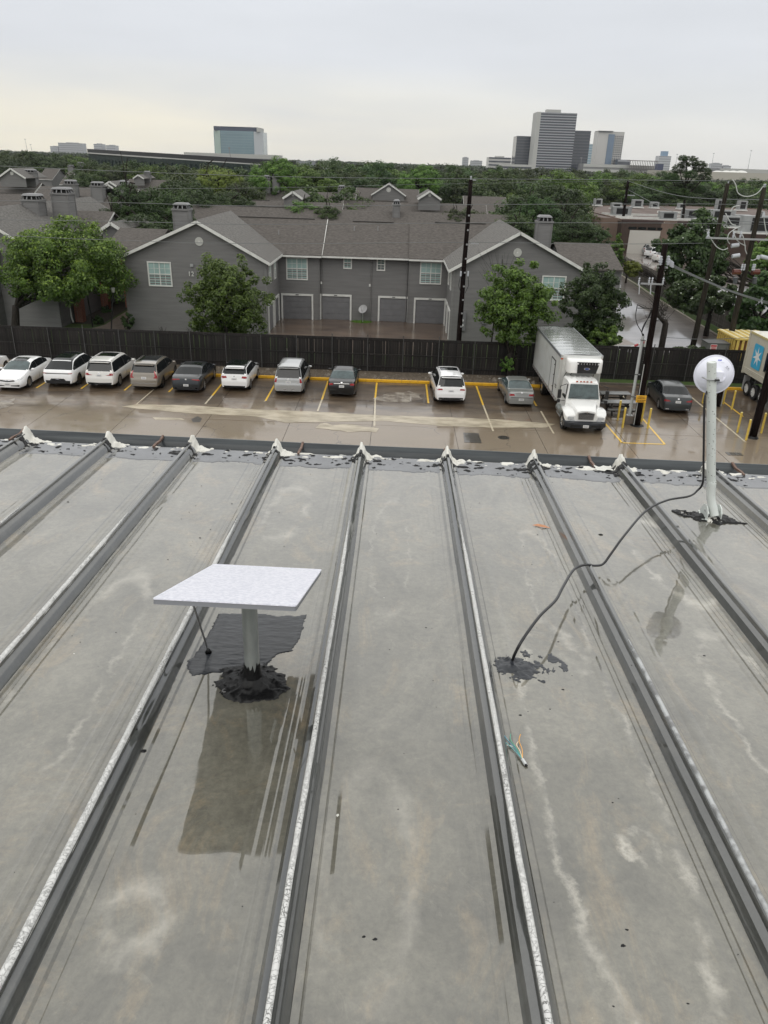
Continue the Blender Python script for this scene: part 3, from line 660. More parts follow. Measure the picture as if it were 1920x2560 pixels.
# ------------------------------------------------------------------ flat antenna
pan_white = mat('antenna_white', (.68, .69, .77), .3, col2=(.85, .85, .92), scale=70, detail=4, thresh=(.42, .6), bump=.0012, bscale=90)
pan_grey = mat('antenna_grey', (.20, .205, .22), .45)
CZ = H
cn = [Vector((a*.91, b*.91, CZ-c*.91)) for a, b, c in ((-.795, 3.078, 1.707), (-.296, 3.070, 1.711), (-.306, 2.251, 1.401), (-.806, 2.259, 1.397))]
cc = sum(cn, Vector())/4; nrm = (cn[1]-cn[0]).cross(cn[2]-cn[1]).normalized()
if nrm.z < 0: nrm = -nrm
fa = thing('flat_antenna', 'flat white rectangular antenna tilted on a grey pipe mast rising from black tar', 'antenna', (-.49, 2.345, surf(-.49, 2.345)))
def rounded(pts, r, n=5):
    out = []; k = len(pts)
    for i in range(k):
        a = (pts[i-1]-pts[i]).normalized()*r; b_ = (pts[(i+1) % k]-pts[i]).normalized()*r
        for j in range(n+1):
            t = j/n; out.append(pts[i]+a*(1-t)**2+b_*t**2)
    return out
rp = rounded(cn, .012)
P(MB().prism([p-nrm*.003 for p in rp], -nrm*.016), 'housing', pan_grey, fa)
rp2 = [cc+(p-cc)*1.004 for p in rp]
P(MB().prism(rp2, -nrm*.004), 'antenna_face', pan_white, fa)
P(MB().cyl(cc-nrm*.02, cc-nrm*.07, .055, .04, 20), 'mount', pan_grey, fa, smooth='auto')
mast_top = Vector((-.488, 2.342, cc.z-.02))
pipe_m = mat('galvanised_pipe', (.27, .29, .28), .4, metal=.5, col2=(.37, .39, .38), scale=12, stretch=(1, 1, .3), coat=.4, bump=.0006, bscale=70)
P(MB().cyl((-.49, 2.345, surf(-.49, 2.345)-.002), mast_top, .0285, .0285, 28), 'mast', pipe_m, fa, smooth='auto')
jg = MB(); nn_ = 34; vs = []
zb = surf(-.49, 2.345)
for i in range(nn_):
    a = 2*math.pi*i/nn_; c_, s_ = math.cos(a), math.sin(a)
    top = .10+.030*fb(c_*1.5, s_*1.5, 2.6, 4)+(.016 if i % 3 == 0 else 0)
    vs += [(-.49+c_*.047, 2.345+s_*.047, zb+.002), (-.49+c_*.033, 2.345+s_*.033, zb+.06), (-.49+c_*.0302, 2.345+s_*.0302, zb+top)]
jg.add(vs, [(i*3+j, ((i+1) % nn_)*3+j, ((i+1) % nn_)*3+j+1, i*3+j+1) for i in range(nn_) for j in range(2)])
P(jg, 'tar_sleeve', tar_m, fa, smooth=True)
cab = mat('grey_cable', (.22, .22, .22), .5, var=.3, scale=30)
P(MB().tube([(-.655, 2.20, cc.z+.055), (-.662, 2.27, zb+.36), (-.68, 2.38, zb+.22), (-.695, 2.47, zb+.11), (-.705, 2.53, zb+.03), (-.706, 2.545, zb)], .0040, 8), 'antenna_cable', cab, fa, smooth=True)
P(MB().cyl((-.706, 2.545, zb), (-.704, 2.538, zb+.02), .014, .006, 10), 'tar_cone', tar_m, fa, smooth=True)
peb = MB().cyl((-.585, 2.29, zb+.004), (-.585, 2.29, zb+.016), .017, .010, 10); P(peb, 'pebble', mat('pebble_m', (.12, .12, .12), .5), wh, smooth=True)

# ------------------------------------------------------------------ round dish on bent mast
jm = mat('mast_paint', (.60, .64, .61), .4, col2=(.68, .71, .68), scale=5, coat=.3)
dish_m = mat('dish_plastic', (.78, .79, .88), .32)
dz = lambda rel: H+rel
da = thing('dish_antenna', 'small round white dish on a chipped white bent mast, leaning out of black tar', 'antenna', (1.97, 4.2, surf(1.97, 4.2)))
Pz = surf(1.96, 4.2)
pts = [Vector((1.957, 4.165, Pz+.032)), Vector((1.946, 4.18, Pz+.07)), Vector((1.925, 4.20, Pz+.14)), Vector((1.912, 4.205, dz(-1.66))), Vector((1.898, 4.21, dz(-1.60))), Vector((1.765, 4.21, dz(-.95)))]
sm = []
for i in range(len(pts)-1):
    p0 = pts[max(i-1, 0)]; p1 = pts[i]; p2 = pts[i+1]; p3 = pts[min(i+2, len(pts)-1)]
    for j in range(6):
        t = j/6; sm.append(.5*((2*p1)+(-p0+p2)*t+(2*p0-5*p1+4*p2-p3)*t*t+(-p0+3*p1-3*p2+p3)*t**3))
sm.append(pts[-1])
def opentube(pts, r, n=24):
    mb = MB().tube(pts, r, n); mb.f = mb.f[:-2]; o_ = len(mb.v); ins = MB().tube(pts, r*.86, n); mb.add(ins.v, [tuple(reversed(f)) for f in ins.f[:-2]])
    k = len(pts)
    for e in (0, k-1):
        for j in range(n): mb.f.append((e*n+j, e*n+(j+1) % n, o_+e*n+(j+1) % n, o_+e*n+j))
    return mb
o = P(opentube(sm, .0255), 'mast', jm, da, smooth='auto')
P(MB().cyl(sm[-1]+Vector((0, 0, -.012)), sm[-1], .0235, n=20), 'mast_plug', jm, da)
P(MB().cyl(sm[20]-Vector((0, 0, .004)), sm[20]+Vector((0, 0, .004)), .0262, n=24), 'mast_joint', jm, da)
for s_ in (-1, 1):
    ear = MB(); cx = 1.950+s_*.038; vs = []
    prof_ = [(4.15, 0), (4.15, .05), (4.17, .08), (4.20, .09), (4.23, .08), (4.26, .04), (4.27, 0)]
    ear.prism([(cx, y, Pz+z) for y, z in prof_], (.006*s_, 0, 0)); P(ear, 'foot_bracket', jm, da)
P(MB().box(1.89, 2.01, 4.14, 4.28, Pz+.004, Pz+.012, rz=-.25), 'foot_plate', jm, da)
P(MB().cyl((1.90, 4.19, Pz+.055), (2.0, 4.19, Pz+.055), .006, n=8), 'bolt', steel, da)
def f6(x, y):
    r_ = math.hypot((x-1.955)/.055, (y-4.17)/.045)+.5*fb(x, y, 14, 130); return .010+.012*(1-r_) if r_ < 1 else -1
hfield('white_sealant', 1.87, 2.05, 4.08, 4.25, f6, seal_m, .005)
chips = MB()
for i in range(70):
    t = rnd.random()**.8; j = min(len(sm)-2, int(12+t*(len(sm)-14))); c0_ = sm[j].lerp(sm[j+1], rnd.random()); c0_ = pts[4].lerp(pts[5], rnd.random()) if rnd.random() < .8 else c0_
    a = rnd.uniform(-2.6, -.5); r_ = .0258; s_ = rnd.uniform(.001, .0035); x = c0_.x+r_*math.cos(a); y = c0_.y+r_*math.sin(a)
    tx, ty = -math.sin(a)*s_, math.cos(a)*s_; hh_ = s_*rnd.uniform(.7, 2)
    ox, oy = math.cos(a)*.0004, math.sin(a)*.0004
    chips.add([(x-tx+ox, y-ty+oy, c0_.z), (x+tx+ox, y+ty+oy, c0_.z+hh_*.3), (x+tx*.4+ox, y+ty*.4+oy, c0_.z+hh_), (x-tx*.8+ox, y-ty*.8+oy, c0_.z+hh_*.8)], [(0, 1, 2, 3)])
P(chips, 'paint_chips', mat('rust_chip', (.05, .04, .03), .7), da, kind='stuff')
# dish: spun back shell (convex towards us) with rolled rim
dc = Vector((1.850, 4.345, dz(-1.052))); ax = Vector((-.10, -1, .10)).normalized(); e1 = ax.cross(Vector((0, 0, 1))).normalized(); e2 = e1.cross(ax).normalized()
if e2.z < 0: e2 = -e2
Rd = .1125
prof_ = [(0, .052), (.016, .052), (.020, .046), (.030, .043), (.034, .036), (.06, .030), (.09, .018), (.100, .006), (.107, 0), (.111, .003), (Rd, -.003), (.111, -.010), (.104, -.006), (.08, .008), (.0, .026)]
vs = []; nd = 56
for r_, h_ in prof_:
    for i in range(nd): a = 2*math.pi*i/nd; vs.append(dc+ax*h_+(e1*math.cos(a)+e2*math.sin(a))*r_)
fs = [(i*nd+j, i*nd+(j+1) % nd, (i+1)*nd+(j+1) % nd, (i+1)*nd+j) for i in range(len(prof_)-1) for j in range(nd)]
P(MB().add(vs, fs), 'dish', dish_m, da, smooth=True)
def dpt(u, v, off=.0):                                        # point on the back shell, u right, v up
    r_ = math.hypot(u, v)
    for (a, h1), (b_, h2) in zip(prof_, prof_[1:]):
        if a <= r_ <= b_: h_ = h1+(h2-h1)*(r_-a)/(b_-a); break
    else: h_ = 0
    ee = e1 if e1.x > 0 else -e1
    return dc+ax*(h_+off)+ee*u+e2*v
blk = MB()
ee = e1 if e1.x > 0 else -e1
blk.box(-.028, .028, -.03, .03, 0, .05); vs = [dc+ax*(.03+z)+ee*(x+.004)+e2*y for x, y, z in blk.v]; blk.v = vs
P(blk, 'mount_block', dish_m, da, bevel=.006)
P(MB().tube([dc+ee*.05+e2*-.005+ax*.04, dc+ee*.035+e2*-.028+ax*.05, dc+ee*.01+e2*-.04+ax*.05], .006, 8), 'mount_lever', dish_m, da, smooth=True)
mc_ = pts[4].lerp(pts[5], .86)
cm = MB(); rr = .0315
for i in range(18):
    a0 = math.pi*1.08+i*math.pi*.84/17
ring = [mc_+Vector((math.cos(a)*rr, math.sin(a)*rr, .004*math.cos(a))) for a in [math.pi*.95+i*math.pi*1.1/20 for i in range(21)]]
P(MB().tube([mc_+Vector((-.046, .02, .0))]+ring+[mc_+Vector((.045, .02, -.002))], .0042, 6), 'hose_clamp', steel, da, smooth=True)
P(MB().box(mc_.x+.006, mc_.x+.03, mc_.y-.042, mc_.y-.028, mc_.z-.006, mc_.z+.005), 'clamp_screw', mat('dark_steel', (.08, .08, .08), .4, metal=.7), da)
lg = MB()
for x0, x1 in ((-.0095, -.004), (-.003, .001), (.002, .0095)): lg.prism([dpt(x0+.012, .083, .0012), dpt(x1+.012, .083, .0012), dpt(x1+.012+.001*0, .090, .0012), dpt(x0+.0145, .090, .0012)], ax*.0006)
P(lg, 'blue_logo', mat('logo_blue', (.03, .08, .55), .4), da)
P(MB().prism([dpt(.018, .072, .001), dpt(.038, .072, .001), dpt(.038, .0735, .001), dpt(.018, .0735, .001)], ax*.0005), 'moulded_line', mat('mould_grey', (.5, .5, .56), .5), da)
def pen(seq): 
    a = -.72; o_ = (.052, .050); c_, s_ = math.cos(a), math.sin(a)
    P(MB().tube([dpt(o_[0]+(x*c_-y*s_)*.0012, o_[1]+(x*s_+y*c_)*.0012, .0016) for x, y in seq], .0005, 4), 'pen_mark', mat('pen_ink', (.06, .06, .07), .5), da)
for seq in ([(0, 0), (0, 7)], [(0, 7), (3, 6), (0, 4)], [(0, 4), (4, 2), (0, 0)], [(6, 0), (6, 4)], [(6, 6), (6.2, 6.5)], [(10, 0), (12, 7), (14, 0)], [(10.5, 3), (13.5, 3)], [(19, 6), (16, 5), (16, 1), (19, 0)], [(-3, -3), (20, -3)]): pen(seq)
fl = MB(); 
# black cable: down the mast, out over two ribs, into the roof
blk_m = mat('black_cable', (.015, .015, .017), .4, coat=.5)
def cz_(px, py, rel): return DZ(px, py, H+rel)
cp = [Vector((1.80, 4.24, dz(-1.10))), Vector((1.762, 4.195, dz(-1.14))), Vector((1.776, 4.185, dz(-1.25))), Vector((1.822, 4.18, dz(-1.5))), Vector((1.845, 4.17, dz(-1.65))), cz_(1506, 1060, -1.71), cz_(1488, 1072, -1.72), cz_(1440, 1081, -1.71), cz_(1395, 1104, -1.70), cz_(1350, 1155, -1.72), cz_(1320, 1196, -1.775), cz_(1303, 1218, -1.815), cz_(1285, 1222, -1.80), cz_(1265, 1220, -1.765), cz_(1240, 1230, -1.745), cz_(1216, 1268, -1.715), cz_(1200, 1297, -1.70), cz_(1165, 1332, -1.69), cz_(1130, 1380, -1.71), cz_(1112, 1413, -1.77), cz_(1106, 1430, -1.825), Vector((.524, 2.566, surf(.524, 2.566)-.005))]
def catmull(pts, k=8):
    out = []
    for i in range(len(pts)-1):
        p0 = pts[max(i-1, 0)]; p1 = pts[i]; p2_ = pts[i+1]; p3 = pts[min(i+2, len(pts)-1)]
        for j in range(k):
            t = j/k; out.append(.5*((2*p1)+(-p0+p2_)*t+(2*p0-5*p1+4*p2_-p3)*t*t+(-p0+3*p1-3*p2_+p3)*t**3))
    out.append(pts[-1]); return out
o = MB().tube(catmull(cp), .0062, 10).build('black_cable', blk_m, smooth=True); tag(o, 'black cable looping from the round dish mast over a roof rib into tar', 'cable')
# frayed network wires
wb = thing('frayed_wire_bundle', 'short cut cable end with frayed coloured wires lying on the roof', 'cable', (.486, 1.95, surf(.486, 1.95)))
B = Vector((.486, 1.95, surf(.486, 1.95)+.006))
P(MB().cyl(B, B+Vector((-.008, .022, .002)), .006, n=10), 'cable_jacket', mat('jacket_white', (.6, .62, .62), .5), wb)
P(MB().cyl(B+Vector((.002, -.006, 0)), B, .0045, n=8), 'cable_core', blk_m, wb)
s0 = B+Vector((-.008, .022, .003))
for nm, col, seq in (('blue', (.15, .38, .48), [(-.02, .05, .004), (-.04, .085, .006), (-.055, .13, .004)]), ('green', (.12, .4, .28), [(-.015, .045, .006), (-.03, .08, .01), (-.024, .118, .004)]), ('teal', (.2, .45, .45), [(-.024, .04, .004), (-.05, .08, .004), (-.062, .11, .008)]), ('orange', (.75, .38, .10), [(.004, .04, .006), (-.002, .075, .012), (.010, .118, .004)]), ('pale_orange', (.8, .65, .45), [(-.004, .03, .006), (-.012, .06, .008), (.002, .085, .006)]), ('white', (.7, .7, .66), [(-.02, .05, .002), (-.035, .06, .003), (-.055, .065, .002)])):
    P(MB().tube(catmull([s0]+[s0+Vector(v) for v in seq], 6), .0017, 6), 'wire', mat('wire_'+nm, col, .4), wb, smooth=True, label=nm.replace('_', ' ')+' wire')
lf = MB(); lp = Vector((.892, 3.977, surf(.892, 3.977)+.003))
lf.add([lp+Vector(v) for v in ((-.055, .012, 0), (-.02, .016, .008), (.015, .004, .007), (.05, -.02, .0), (.01, -.022, .004), (-.03, -.006, .003), (-.005, -.002, .012))], [(0, 5, 6, 1), (1, 6, 2), (2, 6, 4, 3), (5, 4, 6)])
tag(lf.build('dry_leaf', mat('leaf_orange', (.50, .24, .13), .6, var=.2, scale=40)), 'single dry orange leaf lying on the roof beside a rib', 'leaf')
pq = MB(); pc = Vector((1.515, 5.04, surf(1.515, 5.04)+.004)); vs = []
for j in range(6):
    for i in range(8): x = -.06+.12*i/7; y = -.045+.09*j/5; vs.append(pc+Vector((x+.01*n3(y*40, i), y+.008*n3(x*50, j), .010+.016*n3(x*22, y*22, 3))))
pq.add(vs, [(j*8+i, j*8+i+1, (j+1)*8+i+1, (j+1)*8+i) for j in range(5) for i in range(7)])
tag(pq.build('paper_scrap', mat('scrap_white', (.62, .62, .58), .6), smooth=True), 'crumpled white scrap at the roof edge beside a rib end', 'scrap')

# ================================================================== wooden fences
def pick_mesh(m, hgt, wd=.185, seeds=5):
    out = []
    for s in range(seeds):
        r = random.Random(s+50); hh = hgt+r.uniform(-.04, .03); mb = MB()
        x0, x1 = .001, wd+.001; c = .03
        mb.prism([(x0, 0, .03), (x1, 0, .03), (x1+r.uniform(-.004, .002), 0, hh-c), (x1-c, 0, hh), (x0+c+.01, 0, hh+r.uniform(-.02, .01)), (x0+r.uniform(-.004, .006), 0, hh-c)], (0, .018, 0))
        out.append(meshof(mb, 'picket', m))
    return out
FY = 52.85
fence = thing('wooden_fence', 'long dark wet wooden picket fence with metal posts behind the parked cars', 'fence', (0, FY, 0))
pks = pick_mesh(fence_m, 2.33, .19)
x = -31.5; i = 0; extra = MB()
while x < 25.8:
    dz_ = .03*n3(x*.2, 3)+.02*n3(x*1.3, 7)+(-.06 if x > 13 else 0)
    if i < 300: inst(pks[rnd.randrange(5)], 'picket', fence, (x, rnd.uniform(-.006, .008), dz_), (0, rnd.uniform(-.012, .012), 0))
    else: extra.box(x+.005, x+.18, 0, .018, .03, 2.3+dz_)
    i += 1; x += .191
if extra.v: extra.build('picket_run', fence_m, fence, kind='stuff')
x = -31.5
while x < 25.5:
    for z in (.35, 1.2, 2.2): MBx = MB().box(x+.01, x+2.46, -.055, -.012, z, z+.09); MBx.build('rail', fence_m, fence)
    MB().box(x+.01, x+2.46, -.03, -.008, 2.24, 2.40).build('top_board', fence_m, fence)
    MB().cyl((x, -.085, 0), (x, -.085, 2.62 if rnd.random() < .6 else 2.35), .03, n=10).build('fence_post', mat('post_steel', (.085, .085, .083), .5, metal=.3, var=.25, scale=4), fence)
    x += 2.475
f2pts = [SZ(px, py) for px, py in ((1556, 688), (1600, 713), (1650, 740), (1716, 778), (1778, 810), (1830, 838))]
fence2 = thing('wooden_fence', 'weathered picket fence curving along the wet side street towards the service yard', 'fence', tuple(f2pts[0]))
pk2 = pick_mesh(fence_grey, 2.5, .19)
for a, b in zip(f2pts, f2pts[1:]):
    d = b-a; n_ = int(d.length/.2); ang = math.atan2(d.y, d.x)
    for j in range(n_): p = a+d*(j/n_)-f2pts[0]; inst(pk2[rnd.randrange(5)], 'picket', fence2, tuple(p), (0, rnd.uniform(-.015, .015), ang))
    for z in (.4, 1.3, 2.2):
        mb = MB(); mb.tube([a-f2pts[0]+Vector((0, 0, z)), b-f2pts[0]+Vector((0, 0, z))], .045, 4); mb.build('rail', fence_grey, fence2)

# ================================================================== houses
def siding(root, name, p0, p1, z0, z1, m=siding_m, pitch=.2, gable=None, lip=.022):
    """lap siding on the vertical plane from p0 to p1 (outward normal to the right of p0->p1); gable=(peak t, peak z)"""
    a = Vector((*p0, 0)); b = Vector((*p1, 0)); d = b-a; Ln = d.length; d.normalize(); nrm_ = Vector((d.y, -d.x, 0)); mb = MB(); z = z0
    top = gable[1] if gable else z1
    while z < top-.01:
        zz = min(z+pitch, top)
        def span(q):
            if not gable or q <= z1: return 0, Ln
            pt = gable[0]*Ln; f_ = (q-z1)/(gable[1]-z1); return pt*f_, Ln-(Ln-pt)*f_
        s0, e0 = span(z); s1, e1_ = span(zz)
        A = a+d*s0+nrm_*lip+Vector((0, 0, z)); B_ = a+d*e0+nrm_*lip+Vector((0, 0, z)); C_ = a+d*e1_+nrm_*.002+Vector((0, 0, zz)); D_ = a+d*s1+nrm_*.002+Vector((0, 0, zz))
        A2 = a+d*s0+Vector((0, 0, z)); B2 = a+d*e0+Vector((0, 0, z))
        mb.add([A, B_, C_, D_, A2, B2], [(0, 1, 2, 3), (4, 5, 1, 0)]); z = zz
    return P(mb, name, m, root, kind='stuff')
def board(root, a, b, wd=.16, th=.05, m=white_trim, name='trim_board', upv=(0, 0, 1)):
    a = Vector(a); b = Vector(b); d = (b-a).normalized(); u = Vector(upv); s_ = d.cross(u).normalized(); u = s_.cross(d).normalized()
    vs = [p+s_*x+u*z for p in (a, b) for x, z in ((-th/2, -wd/2), (th/2, -wd/2), (th/2, wd/2), (-th/2, wd/2))]
    mb = MB().add(vs, [(0, 1, 2, 3), (7, 6, 5, 4)]+[(i, 4+i, 4+(i+1) % 4, (i+1) % 4) for i in range(4)]); return P(mb, name, m, root)
def slab_roof(root, name, quad, th=.13, m=None):
    q = [Vector(p) for p in quad]; mb = MB().prism(q, (0, 0, -th)); return P(mb, name, m or shingle, root)
def window(root, c, wd, hh, nrm_, nx=4, ny=4, sash=True, fr=.10, blind=True, label=None):
    """c bottom-left corner as seen from outside is derived from centre; nrm_ outward unit xy"""
    n = Vector((nrm_[0], nrm_[1], 0)); s_ = Vector((-n.y, n.x, 0)); c = Vector(c)    # s_ = to the right when facing the wall from outside
    def bx(mb, x0, x1, z0, z1, d0, d1):
        vs = [c+s_*x+n*d+Vector((0, 0, z)) for z in (z0, z1) for d in (d0, d1) for x in (x0, x1)]
        mb.add(vs, [(0, 1, 3, 2), (4, 6, 7, 5), (0, 4, 5, 1), (2, 3, 7, 6), (0, 2, 6, 4), (1, 5, 7, 3)])
    f = MB(); 
    bx(f, -wd/2, wd/2, hh/2-fr, hh/2, -.02, .085); bx(f, -wd/2, wd/2, -hh/2, -hh/2+fr, -.02, .085)
    bx(f, -wd/2, -wd/2+fr, -hh/2+fr, hh/2-fr, -.02, .085); bx(f, wd/2-fr, wd/2, -hh/2+fr, hh/2-fr, -.02, .085)
    fo = P(f, 'window', white_trim, root)
    if label: fo['label'] = label
    iw, ih = wd/2-fr, hh/2-fr
    for z0, z1, bl in ((0, ih, True), (-ih, 0, False)):
        g = MB(); bx(g, -iw, iw, z0, z1, .0, .022 if bl else .012); go = g.build('pane', blind_m if blind else glass_win, fo, org=tuple(root.location))
    mu = MB(); bx(mu, -iw, iw, -.035, .035, .0, .06)
    mu2 = MB().add(mu.v, mu.f); mu2.build('sash_rail', white_trim, fo, org=tuple(root.location))
    bx2 = []
    for i in range(1, nx):
        g = MB(); w_ = .035 if (nx > 2 and i == nx//2) else .014; bx(g, -iw+2*iw*i/nx-w_, -iw+2*iw*i/nx+w_, -ih, ih, .0, .05 if w_ > .02 else .034); g.build('muntin', white_trim, fo, org=tuple(root.location))
    for i in range(1, ny):
        if i == ny//2: continue
        g = MB(); bx(g, -iw, iw, -ih+2*ih*i/ny-.012, -ih+2*ih*i/ny+.012, .0, .032); g.build('muntin', white_trim, fo, org=tuple(root.location))
    return fo
def garage(root, c, wd, hh, nrm_=(0, -1), lamp=True):
    n = Vector((nrm_[0], nrm_[1], 0)); s_ = Vector((-n.y, n.x, 0)); c = Vector(c)
    def bx(mb, x0, x1, z0, z1, d0, d1):
        vs = [c+s_*x+n*d+Vector((0, 0, z)) for z in (z0, z1) for d in (d0, d1) for x in (x0, x1)]
        mb.add(vs, [(0, 1, 3, 2), (4, 6, 7, 5), (0, 4, 5, 1), (2, 3, 7, 6), (0, 2, 6, 4), (1, 5, 7, 3)])
    f = MB(); bx(f, -wd/2, wd/2, hh-.17, hh, -.02, .12); bx(f, -wd/2, -wd/2+.15, 0, hh-.17, -.02, .12); bx(f, wd/2-.15, wd/2, 0, hh-.17, -.02, .12)
    fo = P(f, 'garage_door', white_trim, root)
    ph = (hh-.17-.02)/4
    for i in range(4):
        g = MB(); bx(g, -wd/2+.15, wd/2-.15, .02+i*ph+.008, .02+(i+1)*ph-.008, 0, .035)
        for j in range(4):
            w_ = (wd-.3)/4; bx(g, -wd/2+.15+j*w_+.07, -wd/2+.15+(j+1)*w_-.07, .02+i*ph+.09, .02+(i+1)*ph-.09, .03, .043)
        g.build('door_section', garage_m, fo, org=tuple(root.location))
    if lamp:
        g = MB(); bx(g, -.14, .14, hh-.115, hh-.03, .12, .14); g.build('number_plate', mat('plate_dark', (.12, .12, .12), .5), fo, org=tuple(root.location))
    return fo
def vent(root, c, r=.3):
    c = Vector(c); P(MB().cyl(c+Vector((0, .02, 0)), c+Vector((0, -.06, 0)), r, n=24), 'gable_vent', mat('vent_white', (.5, .5, .47), .5, band=('Z', 9, .35)), root)
    P(MB().cyl(c+Vector((0, .0, 0)), c+Vector((0, -.075, 0)), r*.16, n=12), 'vent_hub', white_trim, root)
def chimney(root, x, y, z0, z1, w_=1.5, d_=1.3, m=siding_l, ang=0):
    zc = z1-.62
    st_ = MB(); z = z0
    while z < zc:
        zz = min(z+.2, zc); q = .018
        st_.add([(x-w_/2-q, y-d_/2-q, z), (x+w_/2+q, y-d_/2-q, z), (x+w_/2+q, y+d_/2+q, z), (x-w_/2-q, y+d_/2+q, z), (x-w_/2, y-d_/2, zz), (x+w_/2, y-d_/2, zz), (x+w_/2, y+d_/2, zz), (x-w_/2, y+d_/2, zz)], [(0, 1, 5, 4), (1, 2, 6, 5), (2, 3, 7, 6), (3, 0, 4, 7), (0, 3, 2, 1)]); z = zz
    ch = P(st_, 'chimney', m, root)
    k = MB()
    for sx in (-1, 1):
        for sy in (-1, 1): k.box(x+sx*w_/2-.06, x+sx*w_/2+.06, y+sy*d_/2-.06, y+sy*d_/2+.06, z0, zc)
    k.build('corner_trim', siding_m, ch, org=tuple(root.location))
    MB().box(x-w_/2-.12, x+w_/2+.12, y-d_/2-.12, y+d_/2+.12, zc, zc+.14).build('chimney_cap', siding_l, ch, org=tuple(root.location))
    cp_ = MB(); a, b = w_/2-.02, d_/2-.02; a2, b2 = a-.14, b-.14; zb_, zt_ = zc+.14, z1
    cpm = mat('chimney_hood', (.20, .20, .205), .45, metal=.2)
    for (xa, ya, xb, yb) in ((-a, -b, a, -b), (a, -b, a, b), (a, b, -a, b), (-a, b, -a, -b)):
        for t in (0, .33, .66, 1):
            px_, py_ = xa+(xb-xa)*t, ya+(yb-ya)*t; k_ = a2/a
            cp_.cyl((x+px_, y+py_, zb_), (x+px_*k_, y+py_*k_, zt_-.14), .055, n=4)
    cp_.build('hood_post', cpm, ch, org=tuple(root.location))
    MB().box(x-a*.8, x+a*.8, y-b*.8, y+b*.8, zb_, zt_-.2).build('flue', mat('flue_black', (.01, .01, .01), .9), ch, org=tuple(root.location))  # near-black block filling the inside of the open hood
    MB().add([(x-a-.01, y-b-.01, zt_-.17), (x+a+.01, y-b-.01, zt_-.17), (x+a+.01, y+b+.01, zt_-.17), (x-a-.01, y+b+.01, zt_-.17), (x-a2, y-b2, zt_), (x+a2, y-b2, zt_), (x+a2, y+b2, zt_), (x-a2, y+b2, zt_)], [(0, 1, 5, 4), (1, 2, 6, 5), (2, 3, 7, 6), (3, 0, 4, 7), (4, 5, 6, 7), (3, 2, 1, 0)]).build('chimney_hood', cpm, ch, org=tuple(root.location))
    return ch
def roof_vent(root, x, y, z):
    P(MB().cyl((x, y, z-.1), (x, y, z+.3), .045, n=8), 'vent_pipe', mat('vent_lead', (.25, .25, .25), .6), root)

hs = thing('apartment_house', 'grey sided two storey apartment house with four garage doors round a wet courtyard', 'house', (-3, 71.5, 0))
YW, YF = 71.5, 64.0; XL0, XL1, XR0, XR1 = -22.2, -10.65, 4.65, 15.3; ZE, ZP = 5.95, 8.75
# wings
for nm, x0, x1, pk, y_ in (('left', XL0, XL1, -15.95, 64.25), ('right', XR0, XR1, 9.65, 63.8)):
    siding(hs, 'siding', (x0, y_), (x1, y_), 0, ZE, gable=((pk-x0)/(x1-x0), ZP-.12))
    if nm == 'left': siding(hs, 'siding', (x1, y_), (x1, YW), 0, ZE); siding(hs, 'siding', (x0, 80), (x0, y_), 0, ZE)
    else: siding(hs, 'siding', (x0, YW), (x0, y_), 0, ZE); siding(hs, 'siding', (x1, y_), (x1, 80), 0, ZE)
    for cx_ in (x0, x1): P(MB().box(cx_-.09, cx_+.09, y_-.05, y_+.13, 0, ZE), 'corner_board', siding_l, hs)
    ov = .45; yo = y_-.35; sl_l = (ZP-ZE)/(pk-x0); sl_r = (ZP-ZE)/(x1-pk)
    zl, zr_ = ZE-ov*sl_l, ZE-ov*sl_r
    slab_roof(hs, 'roof', [(x0-ov, yo, zl+.12), (pk, yo, ZP+.12), (pk, 77.4, ZP+.12), (x0-ov, 77.4, zl+.12)], m=shingle2)
    slab_roof(hs, 'roof', [(pk, yo, ZP+.12), (x1+ov, yo, zr_+.12), (x1+ov, 71.3, zr_+.12), (pk, 77.4, ZP+.12)], m=shingle2)
    board(hs, (x0-ov, yo-.03, zl-.02), (pk, yo-.03, ZP-.02), .22); board(hs, (pk, yo-.03, ZP-.02), (x1+ov, yo-.03, zr_-.02), .22)
    board(hs, (x0-ov, yo, zl-.02), (x0-ov, 76, zl-.02), .2); board(hs, (x1+ov, yo, zr_-.02), (x1+ov, 71.2, zr_-.02), .2)
    vent(hs, (pk+.05 if nm == 'left' else pk-.05, y_, 7.25), .33)
window(hs, (-19.3, 64.25, 4.62), 1.95, 1.95, (0, -1), label='large white framed window on the left gable wall'); window(hs, (12.75, 63.8, 4.6), 1.95, 1.95, (0, -1), label='large white framed window on the right gable wall')
window(hs, (XL1, 66.2, 4.75), .95, 1.7, (1, 0), 2, 4); window(hs, (XL1, 69.0, 4.75), .95, 1.7, (1, 0), 2, 4)
window(hs, (XR0, 66.0, 4.75), .95, 1.7, (-1, 0), 2, 4); window(hs, (XR0, 69.0, 4.75), .95, 1.7, (-1, 0), 2, 4)
for y_ in (66.1, 69.4): garage(hs, (XL1, y_, 0), 2.7, 2.35, (1, 0), False); garage(hs, (XR0, y_, 0), 2.7, 2.35, (-1, 0), False)
